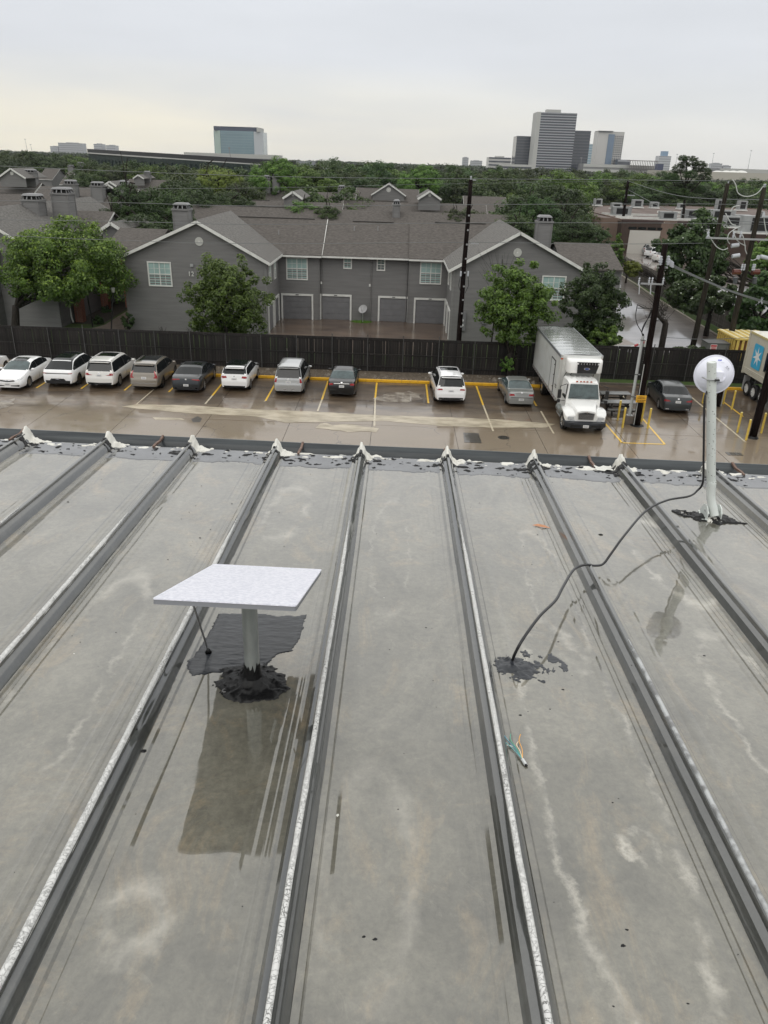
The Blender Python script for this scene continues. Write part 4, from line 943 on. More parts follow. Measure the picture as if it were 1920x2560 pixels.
# centre walls with small steps
siding(hs, 'siding', (XL1, YW), (-6.95, YW), 0, 5.85); siding(hs, 'siding', (-6.95, YW+.35), (1.2, YW+.35), 0, 5.85); siding(hs, 'siding', (1.2, YW), (XR0, YW), 0, 5.85)
P(MB().box(-7.05, -6.93, YW-.04, YW+.4, 0, 5.8), 'corner_board', siding_m, hs); P(MB().box(1.14, 1.26, YW-.04, YW+.4, 0, 5.8), 'corner_board', siding_m, hs)
for xx in (-6.75, -2.85+.6, 1.0): P(MB().cyl((xx, YW+.25, .1), (xx, YW+.25, 5.7), .05, n=8), 'downspout', siding_m, hs)
for x0, x1, ye_, zr_ in ((XL1-5.2, -6.7, 70.95, 8.35), (-6.7, 1.1, 71.25, 8.27), (1.1, XR0+5.2, 70.95, 8.42)):
    slab_roof(hs, 'roof', [(x0, ye_, 5.75+(.0 if x0 < -7 or x0 > 1 else -.02)), (x1, ye_, 5.75+(.0 if x0 < -7 or x0 > 1 else -.02)), (x1, 77.2, zr_), (x0, 77.2, zr_)])
    slab_roof(hs, 'roof', [(x0, 77.2, zr_), (x1, 77.2, zr_), (x1, 83.2, 5.75), (x0, 83.2, 5.75)])
    xa, xb = max(x0, XL1+.45), min(x1, XR0-.45)
    board(hs, (xa, ye_-.05, 5.62), (xb, ye_-.05, 5.62), .14)
    P(MB().box(x0+.3 if x0 < -9 else x0+2.4, x1-(1.2 if x1 < 0 else 1.5), 77.1, 77.3, zr_, zr_+.07), 'ridge_vent', mat('ridge_metal', (.05, .045, .04), .6), hs)
board(hs, (-6.68, 71.2, 5.72), (-6.68, 77.2, 8.33), .14, name='step_flashing'); 
siding(hs, 'siding', (XR1, 83), (XL0, 83), 0, 5.7)
window(hs, (-8.98, YW, 4.5), 1.95, 1.95, (0, -1)); window(hs, (3.12, YW, 4.5), 1.95, 1.95, (0, -1)); window(hs, (-4.42, YW+.35, 5.12), .78, 1.08, (0, -1), 2, 2, blind=True); window(hs, (-1.4, YW+.35, 5.05), .78, 1.08, (0, -1), 2, 4, blind=False)
for xx, yy in ((-9.0, YW), (-5.5, YW+.35), (-.15, YW+.35), (3.2, YW)): garage(hs, (xx, yy, 0), 2.95 if abs(xx) > 1 else 2.85, 2.3)
for px, py, sl in ((637, 866, 0), (790, 866, 0), (500, 985, 0), (645, 990, 0), (773, 995, 0), (908, 998, 0), (147, 890, 0)):
    p = SY(640+px/2.592, 240+py/2.592, 74); roof_vent(hs, p.x, p.y, p.z)
P(MB().box(-12.2, -11.95, 64.15, 64.24, 4.95, 5.12), 'wall_lamp', steel, hs); 
P(MB().box(-16.75, -16.5, 64.12, 64.24, 5.3, 5.5), 'wall_lamp', steel, hs)
nt_ = bpy.data.curves.new('house_number', 'FONT'); nt_.body = '12'; nt_.size = .52; nt_.extrude = .02; nt_.materials.append(white_trim)
no = bpy.data.objects.new('house_number', nt_); COL.objects.link(no); no.parent = hs; no.location = (-17.0+3, 64.18-71.5, 4.55); no.rotation_euler = (math.pi/2, 0, 0)
P(MB().box(-2.45, -2.2, YW+.26, YW+.36, 3.1, 3.32), 'junction_box', white_trim, hs); P(MB().box(-6.86, -6.74, YW+.2, YW+.36, 3.2, 3.4), 'junction_box', white_trim, hs)
for dz_ in (0,): P(MB().box(5.3, 5.85, 63.55, 63.78, 1.0, 2.5), 'meter_cabinet', garage_m, hs); P(MB().cyl((5.6, 63.55, 1.45), (5.6, 63.45, 1.45), .1, n=12), 'meter', mat('meter_glass', (.6, .6, .6), .2), hs); P(MB().cyl((5.6, 63.55, 1.85), (5.6, 63.45, 1.85), .1, n=12), 'meter', MATS['meter_glass'], hs)
P(MB().box(7.2, 7.6, 63.6, 63.78, 1.6, 2.0), 'vent_box', garage_m, hs)
# side volumes with brownish roofs
for x0, x1 in ((-25.3, -20.9), (14.2, 19.3)):
    slab_roof(hs, 'roof', [(x0, 67.6, 5.75), (x1, 67.6, 5.75), (x1, 73.3, 7.35), (x0, 73.3, 7.35)]); slab_roof(hs, 'roof', [(x0, 73.3, 7.35), (x1, 73.3, 7.35), (x1, 79.5, 5.6), (x0, 79.5, 5.6)])
    yq = 68 if x0 > 0 else 77; siding(hs, 'siding', (x0+.3, yq), (x1, yq), 0, 5.7); siding(hs, 'siding', (x0+.3, 79), (x0+.3, 68), 0 if x0 > 0 else 4.9, 5.7, gable=(.5, 7.2)); siding(hs, 'siding', (x1-.3, 68), (x1-.3, 79), 0, 5.7, gable=(.5, 7.2))
def chim_px(root, xl, xr, yt, yb, Y, d_=1.3):
    a = DY(xl, yt, Y); b = DY(xr, yt, Y); c = DY((xl+xr)/2, yb, Y); w_ = (b.x-a.x)*.9; chimney(root, (a.x+b.x)/2, Y+d_/2, max(0.5, c.z-1.2), a.z, w_, d_)
chim_px(hs, 370, 406, 438, 497, 72.5); chim_px(hs, 1163, 1197, 465, 528, 72.5)
brick_m = mat('red_brick', (.20, .075, .05), .8, col2=(.30, .13, .09), scale=9)
mortar_m = mat('mortar', (.25, .22, .19), .9)
# small white flue of the garden satellite dish
sd = thing('satellite_dish', 'round grey satellite dish on a short pole between the middle garage doors', 'satellite dish', (-2.95, 71.3, 0))
c0_ = Vector((-2.95, 71.3, 1.15)); P(MB().cyl((-2.95, 71.3, 0), (-2.95, 71.3, 1.1), .035, n=8), 'pole', steel, sd)
axd = Vector((-.35, -.75, .55)).normalized(); e1d = axd.orthogonal().normalized(); e2d = axd.cross(e1d); vs = []
for r_, h_ in ((.0, -.12), (.2, -.09), (.4, 0), (.42, 0.01)):
    for i in range(20): a = 6.283*i/20; vs.append(c0_+axd*h_+(e1d*math.cos(a)+e2d*math.sin(a))*r_)
P(MB().add(vs, [(i*20+j, i*20+(j+1) % 20, (i+1)*20+(j+1) % 20, (i+1)*20+j) for i in range(3) for j in range(20)]), 'reflector', mat('dish_grey', (.38, .38, .38), .35), sd, smooth=True)
P(MB().tube([c0_+Vector((0, 0, -.3)), c0_+axd*.3+Vector((0, 0, -.35)), c0_+axd*.42], .02, 6), 'feed_arm', steel, sd)

# ------------------------------------------------------------------ left neighbour and the estate behind
def gable_house(name, label, x0, x1, yf, yb, ze, zp, axis='x', roofm=None, wallm=siding_m, group=None):
    """axis: direction of the ridge"""
    r = thing('apartment_house', label, 'house', ((x0+x1)/2, yf, 0), group=group); ov = .4; m = roofm or shingle
    if axis == 'x':
        ym = (yf+yb)/2; k = (zp-ze)/(ym-yf)
        slab_roof(r, 'roof', [(x0-ov, yf-ov, ze-ov*k+.1), (x1+ov, yf-ov, ze-ov*k+.1), (x1+ov, ym, zp+.1), (x0-ov, ym, zp+.1)], m=m); slab_roof(r, 'roof', [(x0-ov, ym, zp+.1), (x1+ov, ym, zp+.1), (x1+ov, yb+ov, ze-ov*k+.1), (x0-ov, yb+ov, ze-ov*k+.1)], m=m)
        P(MB().box(x0+1.5, x0+(x1-x0)*.45, ym-.1, ym+.1, zp+.08, zp+.16), 'ridge_vent', mat('ridge_metal', (.05, .045, .04), .6), r)
        siding(r, 'siding', (x0, yf), (x1, yf), 0, ze, wallm); siding(r, 'siding', (x0, yb), (x0, yf), 0, ze, wallm, gable=(.5, zp)); siding(r, 'siding', (x1, yf), (x1, yb), 0, ze, wallm, gable=(.5, zp))
        board(r, (x0-ov, yf-ov-.03, ze-ov*k), (x1+ov, yf-ov-.03, ze-ov*k), .13, name='fascia')
        for s_ in (x0-ov, x1+ov): board(r, (s_, yf-ov, ze-ov*k), (s_, ym, zp), .16, name='rake_board')
    else:
        xm = (x0+x1)/2; k = (zp-ze)/(xm-x0)
        slab_roof(r, 'roof', [(x0-ov, yf-ov, ze-ov*k+.1), (xm, yf-ov, zp+.1), (xm, yb, zp+.1), (x0-ov, yb, ze-ov*k+.1)], m=shingle2); slab_roof(r, 'roof', [(xm, yf-ov, zp+.1), (x1+ov, yf-ov, ze-ov*k+.1), (x1+ov, yb, ze-ov*k+.1), (xm, yb, zp+.1)], m=shingle2)
        siding(r, 'siding', (x0, yf), (x1, yf), 0, ze, wallm, gable=(.5, zp)); siding(r, 'siding', (x0, yb), (x0, yf), 0, ze, wallm); siding(r, 'siding', (x1, yf), (x1, yb), 0, ze, wallm)
        board(r, (x0-ov, yf-ov-.03, ze-ov*k), (xm, yf-ov-.03, zp), .2, name='rake_board'); board(r, (xm, yf-ov-.03, zp), (x1+ov, yf-ov-.03, ze-ov*k), .2, name='rake_board'); vent(r, (xm, yf, zp-1.0), .3)
    return r
def cross_gable(root, px, py, half, Y, depth=5, half_h=None):
    """small front gable: peak at photo point, half width in photo px, set at depth Y"""
    p = DY(px, py, Y); hw = abs(DY(px+half, py, Y).x-p.x); drop = hw*.62; x, z = p.x, p.z
    slab_roof(root, 'gable_roof', [(x-hw, Y, z-drop), (x, Y, z), (x, Y+depth, z), (x-hw, Y+depth, z-drop)], .1, shingle2); slab_roof(root, 'gable_roof', [(x, Y, z), (x+hw, Y, z-drop), (x+hw, Y+depth, z-drop), (x, Y+depth, z)], .1, shingle2)
    P(MB().prism([(x-hw*.92, Y+.3, z-drop), (x, Y+.3, z-.1), (x+hw*.92, Y+.3, z-drop), (x+hw*.92, Y+.3, z-drop-1.5), (x-hw*.92, Y+.3, z-drop-1.5)], (0, .2, 0)), 'gable_wall', siding_m, root)
    board(root, (x-hw, Y-.03, z-drop-.1), (x, Y-.03, z-.1), .26, name='rake_board'); board(root, (x, Y-.03, z-.1), (x+hw, Y-.03, z-drop-.1), .26, name='rake_board')
    vent(root, (x, Y+.3, z-drop*.55), hw*.13)

lh = gable_house('l', 'nearest grey house at the left edge behind the big leaning tree', -40, -28.0, 64.3, 90, 5.3, 9.0, 'y')
siding(lh, 'siding', (-40, 64.2), (-28.0, 64.2), 0, 5.2, siding_l)
window(lh, (-28.0, 66.1, 2.6), .8, 1.5, (1, 0), 2, 4)
for (px, py) in ((-27.45, 67.0), (-27.5, 73.5), (-22.75, 70.5)):
    br = thing('brick_pier', {67.0: 'red brick pier nearest the fence, beside the white downpipe', 73.5: 'second red brick pier further along the left path', 70.5: 'red brick pier against the corner of the house numbered twelve'}[py], 'brick pier', (px, py, 0))
    P(MB().box(px-.33, px+.33, py-.33, py+.33, 0, 3.6), 'mortar_core', mortar_m, br)
    bk = MB()
    for c_ in range(44):
        z = .01+c_*.081; s_ = (c_ % 2)*.11
        for i in range(3):
            a = px-.345+i*.235+(s_ if i else 0)*.4
            bk.box(a, min(a+.222, px+.345), py-.345, py-.30, z, z+.07); bk.box(px-.345, px-.30, py-.29+i*.22, py-.29+i*.22+.20, z, z+.07); bk.box(px+.30, px+.345, py-.29+i*.22, py-.29+i*.22+.20, z, z+.07)
    bk.build('brick_courses', brick_m, br, org=(px, py, 0), kind='stuff')
P(MB().tube([(-28.0, 66.4, 5.2), (-28.2, 66.4, 4.8), (-28.0, 66.35, 1.2), (-27.9, 66.2, .4), (-27.7, 65.9, .15)], .07, 8), 'downspout', white_trim, lh)
P(MB().tube([(-22.35, 69.9, 5.2), (-22.35, 69.9, .2)], .06, 8), 'downspout', white_trim, hs)
chim_px(lh, 42, 80, 418, 520, 73, 1.6); chim_px(lh, 106, 145, 404, 492, 75, 1.6)
lg2 = thing('porch_gable', 'little brick fronted porch gable with white trim behind the big left tree', 'porch', (-24.5, 73, 0))
cross_gable(lg2, 238, 480, 24, 74, 9)
P(MB().box(-26.0, -23.2, 74.5, 80, 0, 6.2), 'brick_wall', brick_m, lg2)
lef = gable_house('x', 'grey house whose gable corner shows at the left picture edge', -46, -32.6, 63, 70, 5.4, 7.6, 'x')

rows = [  # left px, right px, ridge py at the middle, name, label, chimneys (xl,xr,top,bottom), gables (px,py,half)
    (418, 1098, 453, 'long grey roof directly behind the house numbered twelve, one chimney', [(849, 865, 431, 470)], [(0, 0, 0)]),
    (452, 742, 434, 'mid estate roof with two small white gables behind the long roof', [], [(632, 407+6, 22)]),
    (742, 1050, 437, 'mid estate roof behind the right half of the garage house', [], [(929, 412, 26)]),
    (565, 770, 414, 'roof row with two tall chimneys near the round tree', [(569, 583, 378, 402), (588, 602, 376, 400), (730, 745, 400, 412)], []),
    (770, 905, 407, 'roof with a large white trimmed gable and round vent', [], [(840, 396, 38)]),
    (1000, 1092, 424, 'low roof end at the right, beside dark hedge trees', [], []),
    (690, 900, 398, 'far pale roof row seen under the tree line', [(698, 708, 378, 392), (710, 718, 378, 392)], []),
    (-70, 246, 452, 'wide roof in front of two tall chimneys at the left', [], []),
    (-60, 262, 420, 'left estate roof with three boxed chimneys standing in a row', [(135, 160, 388, 442), (193, 219, 392, 440), (255, 272, 389, 425)], []),
    (-80, 90, 392, 'left estate roof with white gable and round vent at picture edge', [(49, 74, 365, 411)], [(22, 363, 30)]),
    (90, 300, 405, 'left estate roof with a double white gable before the trees', [], [(232, 397, 20), (236, 391, 14)]),
    (148, 292, 373, 'distant left roof with a small peaked white gable', [(182, 192, 364, 376), (255, 272, 363, 380), (310, 320, 368, 384)], [(176, 365, 17)]),
    (98, 130, 364, 'distant gable end with white trim among left trees', [(145, 157, 356, 366), (166, 179, 350, 364)], []),
    (280, 375, 388, 'distant roof with slim chimney right of the estate lane', [(310, 322, 369, 395)], [(298, 377, 12)]),
    (-40, 110, 500, 'low porch roof beside the leaning tree crown', [], []),
]
for i, (xl, xr, py, lab, chs, gbs) in enumerate(rows):
    pm = DZ((xl+xr)/2, py, 8.3 if i != 14 else 6.6); Y = pm.y; x0, x1 = DY(xl, py, Y).x, DY(xr, py, Y).x
    dp = 7.5
    r = gable_house('e', lab, x0+.4, x1-.4, Y-dp, Y+dp, 8.2-dp*.42-(1.7 if i == 14 else 0), 8.2-(1.7 if i == 14 else 0), 'x')
    for c_ in chs: chim_px(r, *c_, Y-1.5)
    for g in gbs:
        if g[2]: cross_gable(r, *g, Y-dp*.75, 9)

# ================================================================== cars
def paint(name, col, rough=.28, metal=0.0, coat=1.0): return mat(name, col, rough, metal, coat=coat, coat_rough=.03, coat_ior=1.5)
car_glass = mat('car_glass', (.008, .010, .011), .04, spec=.38)
car_glass_l = mat('car_glass_light', (.055, .078, .08), .05, spec=.5, var=.3, scale=2)
black_pl = mat('black_trim', (.015, .015, .016), .4, coat=.4)
chrome = mat('chrome', (.6, .6, .6), .18, metal=1.0)
red_l = mat('tail_lamp', (.28, .008, .012), .12, coat=1, coat_ior=1.5)
clear_l = mat('head_lamp', (.5, .52, .54), .1, coat=1, coat_ior=1.5, metal=.3)
plate_m = mat('number_plate_white', (.6, .6, .58), .4)
plate_t = mat('plate_ink', (.33, .33, .38), .5)
rim_m = mat('alloy_rim', (.38, .38, .39), .3, metal=.8); rim_d = mat('dark_rim', (.05, .05, .055), .3, metal=.6)
def wheel_meshes(r, w_, rimm, key, spokes=10, hub_r=.68):
    prof_ = [(r*hub_r, -w_/2), (r*.93, -w_/2), (r, -w_/2+.035), (r, w_/2-.035), (r*.93, w_/2), (r*hub_r, w_/2)]
    n = 26; vs = [(z, math.cos(6.2832*i/n)*rr, math.sin(6.2832*i/n)*rr) for rr, z in prof_ for i in range(n)]
    fs = [(i*n+j, i*n+(j+1) % n, (i+1)*n+(j+1) % n, (i+1)*n+j) for i in range(len(prof_)-1) for j in range(n)]
    ty = meshof(MB().add(vs, fs), 'tyre', black_rub, True)
    mb = MB(); R_ = r*hub_r
    for s_ in (-1, 1):
        xx = s_*w_*.40
        mb.cyl((xx-s_*.04, 0, 0), (xx-s_*.03, 0, 0), R_, n=20)
        for i in range(spokes):
            a = 6.2832*i/spokes; u = Vector((0, math.cos(a), math.sin(a))); v = Vector((0, -math.sin(a), math.cos(a))); q = R_*.13
            mb.prism([Vector((xx-s_*.03, 0, 0))+v*q*.7, Vector((xx-s_*.03, 0, 0))-v*q*.7, Vector((xx-s_*.01, 0, 0))+u*R_*.97-v*q, Vector((xx-s_*.01, 0, 0))+u*R_*.97+v*q], (s_*.025, 0, 0))
        mb.cyl((xx-s_*.03, 0, 0), (xx+s_*.005, 0, 0), R_*.2, n=12)
        vs = [(xx+s_*.012*b, math.cos(6.2832*i/24)*rr, math.sin(6.2832*i/24)*rr) for rr, b in ((R_*1.02, 0), (R_*.95, 1), (R_*.9, 0)) for i in range(24)]
        mb.add(vs, [(i*24+j, i*24+(j+1) % 24, (i+1)*24+(j+1) % 24, (i+1)*24+j) for i in range(2) for j in range(24)])
    rm = meshof(mb, 'rim', rimm)
    return ty, rm
WM = {}
def wheels(root, pos, r, w_, rimm, spokes=10, hub_r=.68, steer=0):
    key = (round(r, 3), w_, rimm.name, spokes, hub_r)
    if key not in WM: WM[key] = wheel_meshes(r, w_, rimm, key, spokes, hub_r)
    ty, rm = WM[key]
    for p in pos:
        o = inst(ty, 'wheel', root, p); inst(rm, 'rim', o)
def interp(t, x):
    if x <= t[0][0]: return t[0][1]
    for (a, u), (b_, v) in zip(t, t[1:]):
        if x <= b_: return u+(v-u)*(x-a)/max(1e-9, b_-a)
    return t[-1][1]
def car(label, loc, rz, L=4.7, W=1.84, sill=.24, top=None, belt=None, cab=None, color=None, glass=car_glass, fglass=None, wr=.34, axles=(.95, 3.75), rim=None, spokes=10, tumble=.42,
        rear=(), front=(), bump=None, pano=None, rails=False, sunroof=None, black_roof=False, clad=False, group='cars parked in the wet lot', name='parked_car', cat='car', pillars=(2.25,), spoiler=False, mir=None, rtaper=.13, ftaper=.17):
    rt = thing(name, label, cat, loc, rz, group)
    rear_base, rear_roof, front_roof, ws_base = cab
    def wd(y):
        w_ = W/2
        if y < .45: w_ *= 1-rtaper*(1-y/.45)**2.2
        if y > L-.75: w_ *= 1-ftaper*(1-(L-y)/.75)**2.2
        return w_
    def section(y):
        T = interp(top, y); B = min(interp(belt, y), T-.004); w_ = wd(y); s_ = sill+(.0 if .6 < y < L-.7 else .03)
        hgt = T-B; ws = w_*.955; wrf = ws-tumble*hgt-.02
        crown = min(.05, hgt*.25)
        rows = [(w_*.93, s_), (w_*.985, s_+.10), (w_, s_+(B-s_)*.5), (w_*.992, B-.09 if B-.09 > s_+(B-s_)*.5 else s_+(B-s_)*.6), (ws, B), (ws-tumble*.03*min(1, hgt/.2), B+min(.025, hgt*.2)), (ws-tumble*hgt*.84, B+hgt*.84-crown*.2), (wrf+.012, T-crown), (wrf*.86, T-crown*.35), (wrf*.45, T-crown*.06), (0, T)]
        out = []
        for i, (x, z) in enumerate(rows):
            if i <= 3:
                for ya in axles:
                    dy = abs(y-ya); ra = wr+.045
                    if dy < ra: z = max(z, min(wr+math.sqrt(ra*ra-dy*dy), B-.06+i*.004))
            out.append((x, z))
        return out
    ys = sorted(set([round(v, 3) for v in list(np.linspace(0, L, int(L/.075)))+[p[0] for p in top]+[a+s_*(wr+.045)*k for a in axles for s_ in (-1, 1) for k in (1.0, .97, .85)]]))
    ys = [y for i, y in enumerate(ys) if 0 <= y <= L and (i == 0 or y-ys[i-1] > .006)]
    secs = [section(y) for y in ys]; nr = len(secs[0])
    parts = {k: MB() for k in ('body', 'side_window', 'side_window_r', 'windshield', 'rear_window', 'roof_glass', 'b')}
    for sgn in (1, -1):
        for i in range(len(ys)-1):
            ya, yb = ys[i], ys[i+1]; ym = (ya+yb)/2
            for j in range(nr-1):
                q = [(sgn*secs[i][j][0], ya, secs[i][j][1]), (sgn*secs[i+1][j][0], yb, secs[i+1][j][1]), (sgn*secs[i+1][j+1][0], yb, secs[i+1][j+1][1]), (sgn*secs[i][j+1][0], ya, secs[i][j+1][1])]
                if sgn < 0: q.reverse()
                hgt = secs[i][10][1]-secs[i][4][1]; k = 'body'
                if j == 5 and hgt > .17 and rear_base+.12 < ym < ws_base-.1: k = 'side_window' if sgn > 0 else 'side_window_r'
                if j == 5 and k != 'body' and any(abs(ym-p) < .04 for p in pillars): k = 'b'
                if j >= 8:
                    if front_roof+.03 < ym < ws_base-.02: k = 'windshield'
                    if rear_base+.02 < ym < rear_roof-.03: k = 'rear_window'
                    if pano and pano[0] < ym < pano[1]: k = 'roof_glass'
                if j == 7 and black_roof and rear_roof-.1 < ym < front_roof: k = 'roof_glass'
                if j == 7 and (front_roof+.06 < ym < ws_base-.06 or rear_base+.06 < ym < rear_roof-.06): k = 'windshield' if ym > (rear_roof+front_roof)/2 else 'rear_window'
                parts[k].add(q, [(0, 1, 2, 3)])
    for i, rv in ((0, True), (len(ys)-1, False)):
        ring = [(x, ys[i], z) for x, z in secs[i]]+[(-x, ys[i], z) for x, z in reversed(secs[i][:-1])]
        if not rv: ring.reverse()
        parts['body'].add(ring, [tuple(range(len(ring)))])
    def fin(mb, nm, m):
        if not mb.f: return
        me = bpy.data.meshes.new(nm); idx = {}; vs = []; fs = []
        for f in mb.f:
            g = []
            for v in f:
                p = tuple(round(c, 4) for c in mb.v[v])
                if p not in idx: idx[p] = len(vs); vs.append(p)
                if not g or g[-1] != idx[p]: g.append(idx[p])
            if len(set(g)) >= 3: fs.append(tuple(dict.fromkeys(g)))
        me.from_pydata(vs, [], fs); me.materials.append(m); me.shade_smooth(); me.set_sharp_from_angle(angle=math.radians(34)); me.validate()
        o = bpy.data.objects.new(nm, me); COL.objects.link(o); o.parent = rt; return o
    fin(parts['body'], 'body', color); fin(parts['side_window'], 'side_window', glass); fin(parts['side_window_r'], 'side_window', glass); fin(parts['windshield'], 'windshield', fglass or glass); fin(parts['rear_window'], 'rear_window', glass)
    fin(parts['roof_glass'], 'glass_roof', car_glass); fin(parts['b'], 'door_pillar', black_pl)
    MB().box(-W/2*.86, W/2*.86, .25, L-.25, sill-.04, sill+.45).build('underbody', black_rub, rt)
    def inside(x, y, z):
        s_ = section(y)
        if z > s_[-1][1]: return False
        wmx = None
        for (xa, za), (xb, zb2) in zip(s_, s_[1:]):
            if za <= z <= zb2: wmx = xa+(xb-xa)*(z-za)/max(1e-6, zb2-za); break
        if wmx is None: wmx = s_[0][0]
        return abs(x) <= wmx
    def sy(x, z, frontside):
        y = L if frontside else 0
        for i in range(110):
            yy = (L-i*.012) if frontside else i*.012
            if inside(x, yy, z): return yy
        return yy
    def patch(nm, quad, m, fs_, off=.012, nx=6, nz=3, mirror=True):
        for sgn in ((1, -1) if mirror else (1,)):
            vs = []
            for j in range(nz+1):
                for i in range(nx+1):
                    u, v = i/nx, j/nz; a, b, c, d = quad
                    x = (a[0]*(1-u)+b[0]*u)*(1-v)+(d[0]*(1-u)+c[0]*u)*v; z = (a[1]*(1-u)+b[1]*u)*(1-v)+(d[1]*(1-u)+c[1]*u)*v
                    y = sy(x, z, fs_); vs.append((sgn*x, y+(off if fs_ else -off), z))
            n_ = len(vs); vs += [(x, y-(off*2.5 if fs_ else -off*2.5), z) for x, y, z in vs]
            fs = [(j*(nx+1)+i, j*(nx+1)+i+1, (j+1)*(nx+1)+i+1, (j+1)*(nx+1)+i) for j in range(nz) for i in range(nx)]
            rim_ = [i for i in range(nx+1)]+[j*(nx+1)+nx for j in range(1, nz+1)]+[nz*(nx+1)+i for i in range(nx-1, -1, -1)]+[j*(nx+1) for j in range(nz-1, 0, -1)]
            fs += [(rim_[k], rim_[(k+1) % len(rim_)], n_+rim_[(k+1) % len(rim_)], n_+rim_[k]) for k in range(len(rim_))]
            MB().add(vs, fs).build(nm, m, rt, smooth='auto')
    for nm, quad, m, mirror in rear: patch(nm, quad, m, False, mirror=mirror)
    for nm, quad, m, mirror in front: patch(nm, quad, m, True, mirror=mirror)
    # plates
    for fs_, items in ((False, rear), (True, front)):
        if items and any(i_[0] == 'number_plate' for i_ in items):
            qd = [i_ for i_ in items if i_[0] == 'number_plate'][0][1]; z0 = (qd[0][1]+qd[2][1])/2
            patch('plate_text', [(-.10, z0-.022), (.10, z0-.022), (.10, z0+.022), (-.10, z0+.022)], plate_t, fs_, off=.02, nx=2, nz=1, mirror=False)
    wheels(rt, [(s_*(W/2-.115), ya, wr) for s_ in (-1, 1) for ya in axles], wr, .22, rim or rim_m, spokes)
    ym_ = ws_base-.32 if mir is None else mir; zb_ = interp(belt, ym_)+.09
    for s_ in (-1, 1):
        m_ = MB(); c_ = Vector((s_*(wd(ym_)+.09), ym_, zb_)); vs = []
        for a in range(7):
            ph = math.pi*a/6
            for b_ in range(10): th = 6.2832*b_/10; vs.append(c_+Vector((math.cos(ph)*.115, math.sin(ph)*math.cos(th)*.075, math.sin(ph)*math.sin(th)*.075)))
        m_.add(vs, [(a*10+b_, a*10+(b_+1) % 10, (a+1)*10+(b_+1) % 10, (a+1)*10+b_) for a in range(6) for b_ in range(10)])
        m_.box(min(s_*(wd(ym_)-.06), s_*(wd(ym_)+.03)), max(s_*(wd(ym_)-.06), s_*(wd(ym_)+.03)), ym_-.02, ym_+.03, zb_-.04, zb_-.0)
        m_.build('mirror', black_pl if black_roof and not sunroof else color, rt, smooth='auto')
    if rails:
        for s_ in (-1, 1):
            pts_ = []
            for i in range(12):
                y = rear_roof+.0+(front_roof-rear_roof-.05)*i/11; se = section(y); pts_.append((s_*(se[7][0]-.03), y, se[7][1]+(.055 if 0 < i < 11 else .02)))
            MB().tube(pts_, .018, 6).build('roof_rail', rails if not isinstance(rails, bool) else chrome, rt, smooth=True)
    if sunroof:
        y0, y1, hw = sunroof; mb = MB(); vs = []
        for y in (y0, (y0+y1)/2, y1):
            for x in (-hw, 0, hw): vs.append((x, y, interp(top, y)+.020-.03*(abs(x)/.6)**2))
        mb.add(vs, [(0, 1, 4, 3), (1, 2, 5, 4), (3, 4, 7, 6), (4, 5, 8, 7)]); mb.build('sunroof', car_glass, rt)
    if spoiler:
        y = rear_roof-.12; se = section(y); zz = se[10][1]
        MB().prism([(-se[8][0]*1.05, y+.12, zz+.0), (se[8][0]*1.05, y+.12, zz+.0), (se[8][0]*.98, y-.14, zz+.0), (-se[8][0]*.98, y-.14, zz+.0)], (0, 0, .03)).build('spoiler', spoiler, rt)
    for yy in pillars:                       # door shut lines and handles
        for s_ in (-1, 1):
            se = section(yy)
            MB().tube([(s_*(se[1][0]+.002), yy, se[1][1]), (s_*(se[2][0]+.003), yy, se[2][1]), (s_*(se[4][0]+.004), yy, se[4][1])], .006, 4).build('door_gap', black_pl, rt)
            se = section(yy-.2); MB().box(s_*(se[3][0])-.02, s_*(se[3][0])+.02, yy-.30, yy-.12, se[3][1]-.03, se[3][1]).build('door_handle', color, rt)
    return rt
Q = lambda x0, z0, x1, z1: [(x0, z0), (x1, z0), (x1, z1), (x0, z1)]
white_p = paint('white_car_paint', (.78, .78, .78)); white_w = paint('warm_white_paint', (.70, .69, .66)); beige_p = paint('champagne_paint', (.27, .24, .20), .3, .5)
dgrey_p = paint('dark_grey_paint', (.014, .017, .021), .35, .3, .7); silver_p = paint('silver_paint', (.42, .43, .43), .3, .5); black_p = paint('black_paint', (.0025, .0025, .003), .35, 0, .55); grey_p = paint('gunmetal_paint', (.026, .030, .032), .35, .3, .7); silver_d = paint('old_silver_paint', (.26, .265, .255), .35, .4)

SUV_top = lambda h, L: [(0, .70), (.02, .74), (.05, .95), (.10, 1.12), (.45, h-.05), (.6, h-.02), (1.2, h), (2.3, h), (L-1.95, h-.05), (L-1.15, 1.10), (L-.9, 1.06), (L-.35, .96), (L-.08, .84), (L, .62)]
SUV_belt = lambda L: [(0, .62), (.1, 1.02), (1, 1.02), (L-1.2, 1.0), (L-.7, .95), (L, .60)]
def suv(label, x, y, L, W, h, color, rz=0, **k):
    return car(label, (x, y, 0), rz, L, W, .28, SUV_top(h, L), SUV_belt(L), (.10, .52, L-1.95, L-1.15), color, **k)
def sedan_top(h, L, trunk=1.04): return [(0, .60), (.02, .66), (.06, .9), (.12, trunk-.03), (.3, trunk), (.62, trunk+.02), (1.25, h-.06), (1.6, h), (2.3, h+.01), (L-2.05, h-.05), (L-1.2, 1.02), (L-.9, .97), (L-.35, .84), (L-.08, .72), (L, .52)]
def sedan_belt(L, t=.98): return [(0, .56), (.1, t-.08), (.6, t-.03), (1.5, .95), (L-1.3, .93), (L-.7, .84), (L, .5)]
def sedan(label, x, y, L, W, h, color, rz=0, trunk=1.04, **k):
    return car(label, (x, y, 0), rz, L, W, .20, sedan_top(h, L, trunk), sedan_belt(L, trunk-.03), (.62, 1.4, L-2.05, L-1.2), color, pillars=k.pop('pillars', (2.35, 1.35)), **k)
